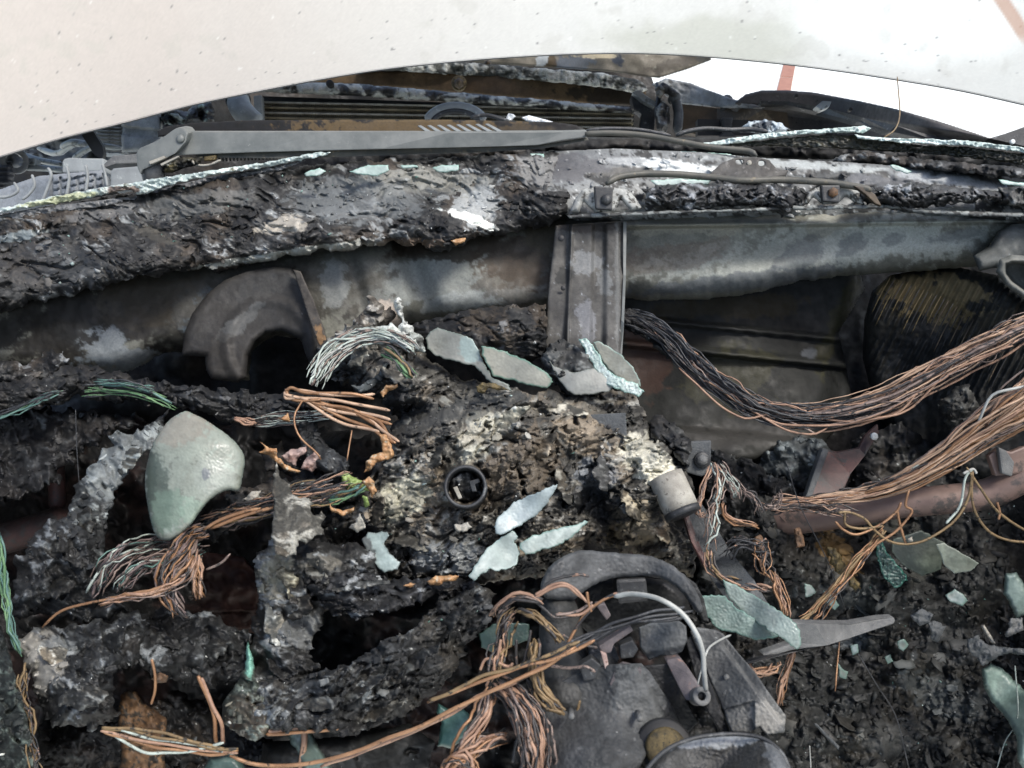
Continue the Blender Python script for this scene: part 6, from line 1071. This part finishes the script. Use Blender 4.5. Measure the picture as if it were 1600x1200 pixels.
bundle(h, [(305,862,.71),(308,900,.70),(315,940,.70)], 8, [6,7,8], .0015, [M['copper'], M['sootwire'], M['orangecopper']], 39, jit=.1)
wire('wire', [(186,934,.67),(140,942,.67),(95,955,.67),(66,980,.67)], .0014, M['orangecopper'], h)
wire('wire', [(322,890,.70),(345,880,.70),(360,865,.70)], .0014, M['pinkcopper'], h)
h = harness('green wires running down the far left edge', 'wires', 'loose_wires')
bundle(h, [(-6,820,.66),(4,870,.65),(10,930,.65),(22,990,.645),(38,1030,.64)], 7, [6,7,6,4], .0012, [M['greenwire'], M['tealwire'], M['greenwire']], 40, jit=.1, wob=.004)
bundle(h, [(38,1030,.64),(36,1090,.635),(50,1150,.63),(60,1220,.62)], 5, [4,8,8], .0012, [M['ochre'], M['sootwire']], 41, jit=.1, wob=.006)
h = harness('long straight copper wires crossing the bottom left toward the column')
def wl(p_, m_, r=.0017, d=None): wire('wire', [(a, b, (d if d else .60)) for a, b in p_], r, M[m_], h, n=40, wob=.003, seed=RAND.randrange(20))
wl([(360,1180),(400,1196),(450,1198),(540,1180),(640,1140),(740,1092),(840,1046),(900,1010)], 'orangecopper', .0018, .575)
wl([(500,1200),(600,1162),(700,1115),(800,1066),(880,1026)], 'copper', .0018, .58)
wl([(668,1100),(740,1070),(820,1042),(880,1022),(930,1000)], 'orangecopper', .0016, .575)
wl([(670,1096),(760,1058),(840,1030),(905,1002)], 'ochre', .0016, .575)
for k, (m_) in enumerate(['ochre', 'ochre', 'greywire', 'copper', 'orangecopper']):
    wl([(160,1136+k*1.5),(210,1138+k*5),(280,1152+k*5),(340,1166+k*3),(372,1172+k)], m_, .0014, .60)
wl([(162,1140),(200,1162),(240,1178),(300,1174),(350,1160)], 'greywire', .0014, .60)
wl([(415,1148),(460,1144),(500,1140),(528,1138)], 'orangecopper', .0016, .60)
wl([(420,1142),(470,1138)], 'redsteel' if False else 'copper', .0016, .60)
wl([(310,1055),(322,1085),(334,1120),(338,1160)], 'orangecopper', .0020, .64); wl([(316,1060),(330,1100),(345,1130),(350,1165)], 'copper', .0020, .64)
wl([(236,1030),(244,1075),(238,1100)], 'orangecopper', .0014, .64); wl([(470,1130),(474,1150),(470,1200)], 'copper', .0026, .62)
h = harness('thick coil of clean reddish copper strands at the bottom centre')
RC = [M['copper'], M['sootwire'], M['pinkcopper'], M['orangecopper']]
bundle(h, [(770,1060,.60),(800,1085,.585),(825,1120,.575),(838,1160,.57),(840,1240,.565)], 30, [10,20,26,26,24], .0014, [M['copper'], M['pinkcopper'], M['copper'], M['sootwire']], 42, jit=.06, wob=.003, twist=.5)
bundle(h, [(768,1065,.60),(756,1110,.59),(735,1150,.58),(718,1180,.575),(705,1230,.57)], 12, [8,12,14,14], .0015, RC, 43, jit=.1, wob=.005)
bundle(h, [(800,1150,.585),(765,1160,.58),(735,1176,.575),(700,1190,.57)], 10, [8,10,10], .0015, RC, 44, jit=.2, wob=.006)
bundle(h, [(690,1230,.57),(700,1195,.568),(730,1190,.566),(750,1230,.566)], 8, [8,8,8], .0015, RC, 45, jit=.1, wob=.006)
for k in range(7):
    wire('wire', [(790+k*5,1090,.575),(812+k*4,1140,.565),(815+k*6,1240,.56)], .0011, M[['sootwire','pinkcopper','copper'][k % 3]], h, wob=.006, seed=k)
bundle(h, [(812,945,.62),(790,975,.615),(784,1010,.61),(776,1040,.60),(770,1070,.60)], 14, [12,12,10,8], .0014, [M['sootwire'], M['copper'], M['ochre'], M['sootwire']], 46, jit=.2, wob=.006)
h = harness('loops of sooty wire curling over the left side of the steering column')
bundle(h, [(770,970,.62),(785,945,.61),(810,932,.605),(838,938,.60),(850,945,.60)], 7, [6,6,4], .0016, [M['copper'], M['sootwire'], M['pinkcopper']], 47, jit=.1, wob=.004)
bundle(h, [(800,955,.61),(830,960,.60),(860,985,.595),(880,1010,.59)], 7, [4,5,6], .0016, [M['ochre'], M['sootwire'], M['ochre']], 48, jit=.1, wob=.004)
bundle(h, [(835,990,.60),(832,1030,.595),(840,1070,.59),(865,1100,.585),(890,1115,.58)], 9, [8,9,8,6], .0018, [M['ochre'], M['sootwire'], M['ochre']], 49, jit=.1, wob=.004)
wl2 = lambda p_, m_, r=.0014, d=.60: wire('wire', [(a, b, d) for a, b in p_], r, M[m_], h, n=36, wob=.003, seed=RAND.randrange(20))
for p_, m_ in (([(835,930),(860,915),(880,912),(900,920),(915,935),(925,945)], 'copper'), ([(836,934),(862,918),(885,916),(905,930),(918,940)], 'copper'), ([(925,940),(905,950),(885,956),(868,960)], 'pinkcopper'), ([(926,944),(908,956),(890,960),(872,960)], 'copper'), ([(915,924),(918,945),(922,958)], 'orangecopper'),
    ([(838,932),(860,912),(900,900),(920,902)], 'sootwire'), ([(835,940),(855,955),(870,965),(900,962)], 'sootwire'), ([(832,962),(870,985),(905,1005),(935,1012)], 'sootwire'), ([(1000,926),(960,932),(930,948),(905,975),(890,1000),(880,1020),(860,1032)], 'sootwire'), ([(975,928),(945,938),(920,955),(900,985),(884,1010)], 'orangecopper'),
    ([(1080,955),(1030,960),(990,970),(940,985),(900,1000),(860,1022)], 'blackwire'), ([(1070,948),(1020,956),(980,965),(930,985),(890,1008)], 'blackwire'), ([(1076,962),(1030,968),(980,976),(930,996),(880,1020)], 'blackwire'), ([(1060,965),(1000,972),(950,990),(900,1012)], 'blackwire'),
    ([(806,1000),(805,1030),(808,1048)], 'sootwire'), ([(828,985),(822,1020),(820,1036)], 'sootwire'), ([(822,1062),(836,1100),(832,1130),(810,1160)], 'sootwire'), ([(850,1095),(836,1120),(812,1150),(800,1190)], 'blackwire'), ([(905,1095),(900,1115),(896,1130)], 'ochre'), ([(760,1075),(775,1040),(782,1000)], 'copper'), ([(752,1048),(762,1030),(790,1040),(800,1035)], 'copper')):
    wl2(p_, m_)
# thin threads over the debris
for k, (p_, m_, d) in enumerate([([(1228,720),(1250,790),(1290,870),(1320,950)], 'blackwire', .86), ([(1340,1020),(1370,1070),(1400,1120),(1420,1200)], 'blackwire', .74), ([(1586,1040),(1590,1120),(1570,1160),(1558,1200)], 'greywire', .74), ([(118,640),(120,700),(124,760)], 'blackwire', .84), ([(1265,1165),(1267,1200)], 'whitewire', .72), ([(1100,1032),(1095,1050),(1090,1070)], 'whitewire', .58)]):
    t_ = thing('thread', ['long thin black filament slanting over the char ledge right of the tangle','thin black filament slanting over the debris at the bottom right','pale thread curling down at the right edge','fine thread hanging in the hollow at the far left','short white thread at the bottom right of the column','hair-thin white thread beside the pivot boss'][k], 'thread')
    wire('strand', [(a, b, d) for a, b in p_], .0007, M[m_], t_, n=26, sides=4)
# ================================================================== small scraps
def scrap(name, label, cat, poly, d, mt, seed, rag=2, thick=.004, amp=.006, group=None):
    o = relief(name, poly, d, M[mt], step=1.4, rag=rag, ragf=.12, R=5, B=.004, thick=thick, disp=lambda x,y,s: amp*fbm(x*.06,y*.06,3,seed)); return tag(o, label, cat, group)
_bs = M['brass']
Dn = lambda x, y, o=.04: float(D0(x, y))-o
scrap('melted_scrap', 'pink and cream folded scrap left of the green one', 'scrap', [(440,712),(455,702),(478,698),(480,706),(466,716),(462,728),(448,722)], Dn(460,712), 'pinkscrap', 1)
scrap('melted_scrap', 'salmon triangular scrap next to the cream folded one', 'scrap', [(470,732),(478,716),(490,706),(500,712),(498,728),(488,738)], Dn(484,722), 'pinkscrap', 2)
scrap('melted_scrap', 'small orange triangle scrap under the copper fan', 'scrap', [(436,656),(450,645),(454,660)], Dn(446,655), 'orangescrap', 3, 0)
scrap('melted_scrap', 'orange ragged strip left of the peaked flap', 'scrap', [(406,690),(420,700),(432,700),(434,712),(446,726),(470,736),(466,740),(444,734),(430,722),(420,712),(404,708),(414,700)], Dn(430,715,.05), 'orangescrap', 4)
scrap('melted_scrap', 'bright green melted plastic scrap right of the peaked flap', 'scrap', [(533,742),(540,736),(550,744),(566,752),(580,760),(576,768),(560,764),(542,764),(534,754)], Dn(555,752), 'greenscrap', 5)
scrap('melted_scrap', 'orange round scrap touching the green one', 'scrap', [(564,752),(576,745),(586,752),(588,768),(580,778),(576,766)], Dn(576,760,.045), 'orangescrap', 6)
scrap('melted_scrap', 'yellow-orange crescent scrap below the green one', 'scrap', [(512,782),(518,792),(534,798),(554,792),(552,800),(536,806),(518,800)], Dn(532,795,.045), 'orangescrap', 7)
scrap('melted_scrap', 'long peach curled strip hanging at the left flank of the cluster', 'scrap', [(592,680),(604,680),(612,696),(616,712),(606,720),(590,722),(580,734),(570,738),(572,722),(584,710),(598,706),(596,694)], Dn(595,705,.045), 'orangescrap', 8)
scrap('melted_scrap', 'cream star-shaped scrap under the crescent one', 'scrap', [(545,824),(554,816),(562,800),(568,812),(572,826),(560,832)], Dn(558,820,.045), 'cream', 9)
scrap('melted_scrap', 'yellow-green spot scrap below the round orange one', 'scrap', [(566,774),(574,776),(578,790),(570,794)], Dn(572,785,.045), 'greenscrap', 10)
scrap('melted_scrap', 'tan torn piece between the oval glass and the peaked flap', 'scrap', [(380,780),(392,768),(408,766),(404,778),(390,786)], Dn(395,776,.045), 'cream', 11)
scrap('melted_scrap', 'orange and cream scrap in front of the broad frosted glass', 'scrap', [(666,908),(680,900),(700,898),(718,900),(712,908),(696,908),(686,914),(672,914)], Dn(690,906,.05), 'orangescrap', 12)
scrap('melted_scrap', 'tiny tan scrap left of the orange and cream one', 'scrap', [(630,914),(640,910),(650,912),(640,920)], Dn(640,915,.05), 'orangescrap', 13)
scrap('melted_scrap', 'ring-like golden scrap under the first standing shard', 'scrap', [(744,604),(752,598),(770,598),(788,604),(796,610),(780,610),(764,606),(756,616),(746,614)], .80, 'brass', 14)
scrap('melted_scrap', 'red-orange scrap inside the arched wires', 'scrap', [(594,612),(604,602),(622,600),(622,606),(608,612),(598,622)], Dn(608,610), 'orangescrap', 15)
scrap('melted_scrap', 'tan loose flake lying on the cluster above the curved dark shard', 'scrap', [(710,820),(730,816),(738,824),(724,832),(712,830)], Dn(724,824,.075), 'cream', 16)
scrap('melted_scrap', 'small orange fleck caught under the edge of the charred dash top', 'scrap', [(704,376),(718,372),(728,372),(726,378),(712,384)], .985, 'orangescrap', 17, 1)
scrap('melted_scrap', 'orange curled sheet hanging at the lower left behind the mound', 'scrap', [(236,1062),(250,1050),(264,1056),(260,1066),(244,1068)], .66, 'rust', 18)
scrap('melted_scrap', 'yellow-brown clump of foam on the debris left of the orange wires', 'scrap', [(1292,856),(1304,856),(1320,880),(1330,900),(1345,916),(1338,924),(1322,908),(1308,894),(1296,876)], .86, 'brass', 19, 4)
scrap('melted_scrap', 'orange and grey metal corner sticking out under the char ledge', 'scrap', [(1240,826),(1250,824),(1256,840),(1258,854),(1244,856)], .86, 'rust', 20, 1)
scrap('melted_scrap', 'short pale yellow splinter on the debris at the far right', 'scrap', [(1532,978),(1538,976),(1552,998),(1556,1006),(1548,1004)], .79, 'cream', 21, 0)
scrap('melted_scrap', 'white popped crumb on the debris beside the orange wires', 'scrap', [(1417,842),(1425,838),(1427,846),(1420,848)], .83, 'cream', 22, 0)
scrap('paper_thin_flake', 'grey-brown rounded flake beside the stalk tip', 'flake', [(1420,962),(1440,950),(1458,960),(1452,974),(1436,978)], .78, 'columngrey', 23, 2)
scrap('melted_film', 'crumpled blue-grey melted film at the right edge of the debris', 'melted film', [(1510,1000),(1530,992),(1540,1006),(1570,1012),(1610,1014),(1610,1024),(1570,1022),(1552,1030),(1536,1042),(1526,1028),(1512,1016)], .78, 'columngrey', 24, 3)
scrap('melted_film', 'blue-grey drip of melted film under the upright shard at the right edge', 'melted film', [(1578,966),(1596,964),(1600,985),(1584,992),(1570,996)], .78, 'columnlight', 25, 3)
scrap('melted_film', 'dark teal film patch on the debris right of the stalk', 'melted film', [(1450,972),(1466,970),(1478,980),(1468,1004),(1454,1000)], .79, 'columngrey', 26, 3)
scrap('twig', 'thin charred twig-like splinter on the debris at the bottom right', 'splinter', [(1270,1130),(1276,1130),(1312,1166),(1310,1172)], .76, 'columngrey', 27, 0)
scrap('brown_brush', 'rust-brown frayed tuft beside the diagonal strut', 'tuft', [(1176,842),(1188,834),(1196,848),(1192,864),(1180,862)], .79, 'rust', 28, 3)
# ================================================================== crumbs and flakes strewn over the char
def picks(keys, n, rs):
    ks = [k for k in keys if k in SURF]; wts = np.array([len(SURF[k][0]) for k in ks], float); wts /= wts.sum()
    for k, w in zip(ks, wts):
        x, y, d, s, c = SURF[k]; m = np.where(s > 2.5)[0]
        if len(m) == 0: continue
        for i in m[rs.randint(0, len(m), max(1, int(n*w)))]: yield x[i], y[i], d[i], (c[i] if c is not None else C3((.05,.05,.05)))
def scatter(name, label, keys, n, smin, smax, seed, flat=.35, lift=.002, palette=None, gain=1.2, pw=3, mat='char'):
    rs = np.random.RandomState(seed); Vs = []; Fs = []; Cs = []; b = 0
    for x, y, d, lc in picks(keys, n, rs):
        px = smin+(smax-smin)*rs.rand()**pw; r = px*d/FOC
        c = W(x, y, d-lift*rs.rand()); q, _ = np.linalg.qr(rs.randn(3, 3))
        m_ = 7; a = np.sort(rs.rand(m_))*6.28; rr = r*(.5+.7*rs.rand(m_))
        top = np.stack([rr*np.cos(a), rr*np.sin(a)*(.4+.6*rs.rand()), r*flat*(.5-rs.rand(m_)*.6)], 1)@q.T+c
        bot = (np.array([[0, 0, -r*flat*1.2]])@q.T+c); tp = (np.array([[0, 0, r*flat*.9]])@q.T+c)
        Vs.append(np.concatenate([top, bot, tp]))
        for j in range(m_): Fs.append((b+j, b+(j+1) % m_, b+m_+1)); Fs.append((b+(j+1) % m_, b+j, b+m_))
        b += m_+2
        cc = (C3(palette[rs.randint(len(palette))]) if palette else lc*gain)*(.6+.8*rs.rand()); Cs.append(np.tile(cc, (m_+2, 1)))
    o = mk_obj(name, np.concatenate(Vs), np.array(Fs), M[mat], None, np.concatenate(Cs), smooth=False)
    o['label'] = label; o['kind'] = 'stuff'
def flakes(name, label, keys, n, smin, smax, seed, gain=1.35, lift=.004, up=.5):
    """thin curled plates peeling off the burnt surfaces"""
    rs = np.random.RandomState(seed); Vs = []; Fs = []; Cs = []; b = 0; nu_, nv_ = 6, 4
    fq = np.array([(i*nv_+j, (i+1)*nv_+j, (i+1)*nv_+j+1, i*nv_+j+1) for i in range(nu_-1) for j in range(nv_-1)])
    for x, y, d, lc in picks(keys, n, rs):
        L = (smin+(smax-smin)*rs.rand()**2.2)*d/FOC; Wd = L*(.3+.5*rs.rand()); curl = rs.uniform(.3, 1.3)*rs.choice([-1, 1])
        u, v = np.meshgrid(np.linspace(-.5, .5, nu_), np.linspace(-.5, .5, nv_), indexing='ij')
        u = u+(rs.rand(nu_, nv_)-.5)*.16; v = v*(1-.75*np.abs(u)**1.3*2*rs.rand())+(rs.rand(nu_, nv_)-.5)*.22
        P = np.stack([u*L, v*Wd, curl*L*(u**2)*.5+curl*Wd*.6*(v**2)+(rs.rand(nu_, nv_)-.5)*L*.06], -1).reshape(-1, 3)
        nrm = -FW*(1-up)+np.array([0, 0, 1.])*up+rs.randn(3)*.26; nrm /= np.linalg.norm(nrm)
        t = RT+rs.randn(3)*.7; t -= nrm*np.dot(t, nrm); t /= np.linalg.norm(t); bt = np.cross(nrm, t)
        c = W(x, y, d-lift*rs.rand()); Q = P@np.stack([t, bt, nrm])+c
        Vs.append(np.concatenate([Q, Q-nrm*.0006])); k = nu_*nv_
        Fs.append(fq+b); Fs.append(fq[:, ::-1]+b+k)
        ed = [i*nv_ for i in range(nu_)]+[(nu_-1)*nv_+j for j in range(1, nv_)]+[i*nv_+nv_-1 for i in range(nu_-2, -1, -1)]+[j for j in range(nv_-2, 0, -1)]
        ed = np.array(ed); e2 = np.roll(ed, -1); Fs.append(np.stack([e2, ed, ed+k, e2+k], 1)+b); b += 2*k
        cc = lc*gain*(.55+.9*rs.rand()); Cs.append(np.tile(cc, (2*k, 1)))
    o = mk_obj(name, np.concatenate(Vs), np.concatenate(Fs), M['char'], None, np.concatenate(Cs), smooth=True)
    o['label'] = label; o['kind'] = 'stuff'
ALLK = list(SURF.keys()); NOF = [k for k in ALLK if k not in ('floor_debris140', 'burnt_underlay101', 'bottom_black_tray148')]
flakes('burnt_flakes', 'curled thin burnt flakes peeling from the charred surfaces', NOF, 2600, 4, 16, 1, gain=1.05, up=.5)
flakes('debris_flakes', 'larger burnt flakes and sheets among the footwell debris', ['floor_debris140'], 420, 6, 46, 2, gain=1.5, up=.7)
scatter('char_crumbs', 'black and grey char crumbs strewn over the burnt surfaces', NOF, 2200, 1.2, 7, 1, flat=.5, gain=1.1)
scatter('debris_gravel', 'black bits of every size in the footwell debris', ['floor_debris140'], 4200, .8, 16, 2, flat=.45, lift=.004, gain=1.1, pw=8)
scatter('ash_flecks', 'pale ash flecks strewn over the char', ALLK, 360, .8, 3.4, 3, palette=[(.35,.35,.36),(.22,.225,.24),(.55,.55,.55)])
scatter('glass_crumbs', 'tiny greenish glass crumbs sprinkled over the debris', ['floor_debris140', 'cluster', 'dash', 'layered_slab111'], 170, 1.2, 5, 4, palette=[(.18,.26,.24),(.3,.36,.35),(.08,.15,.13)])
finalize()
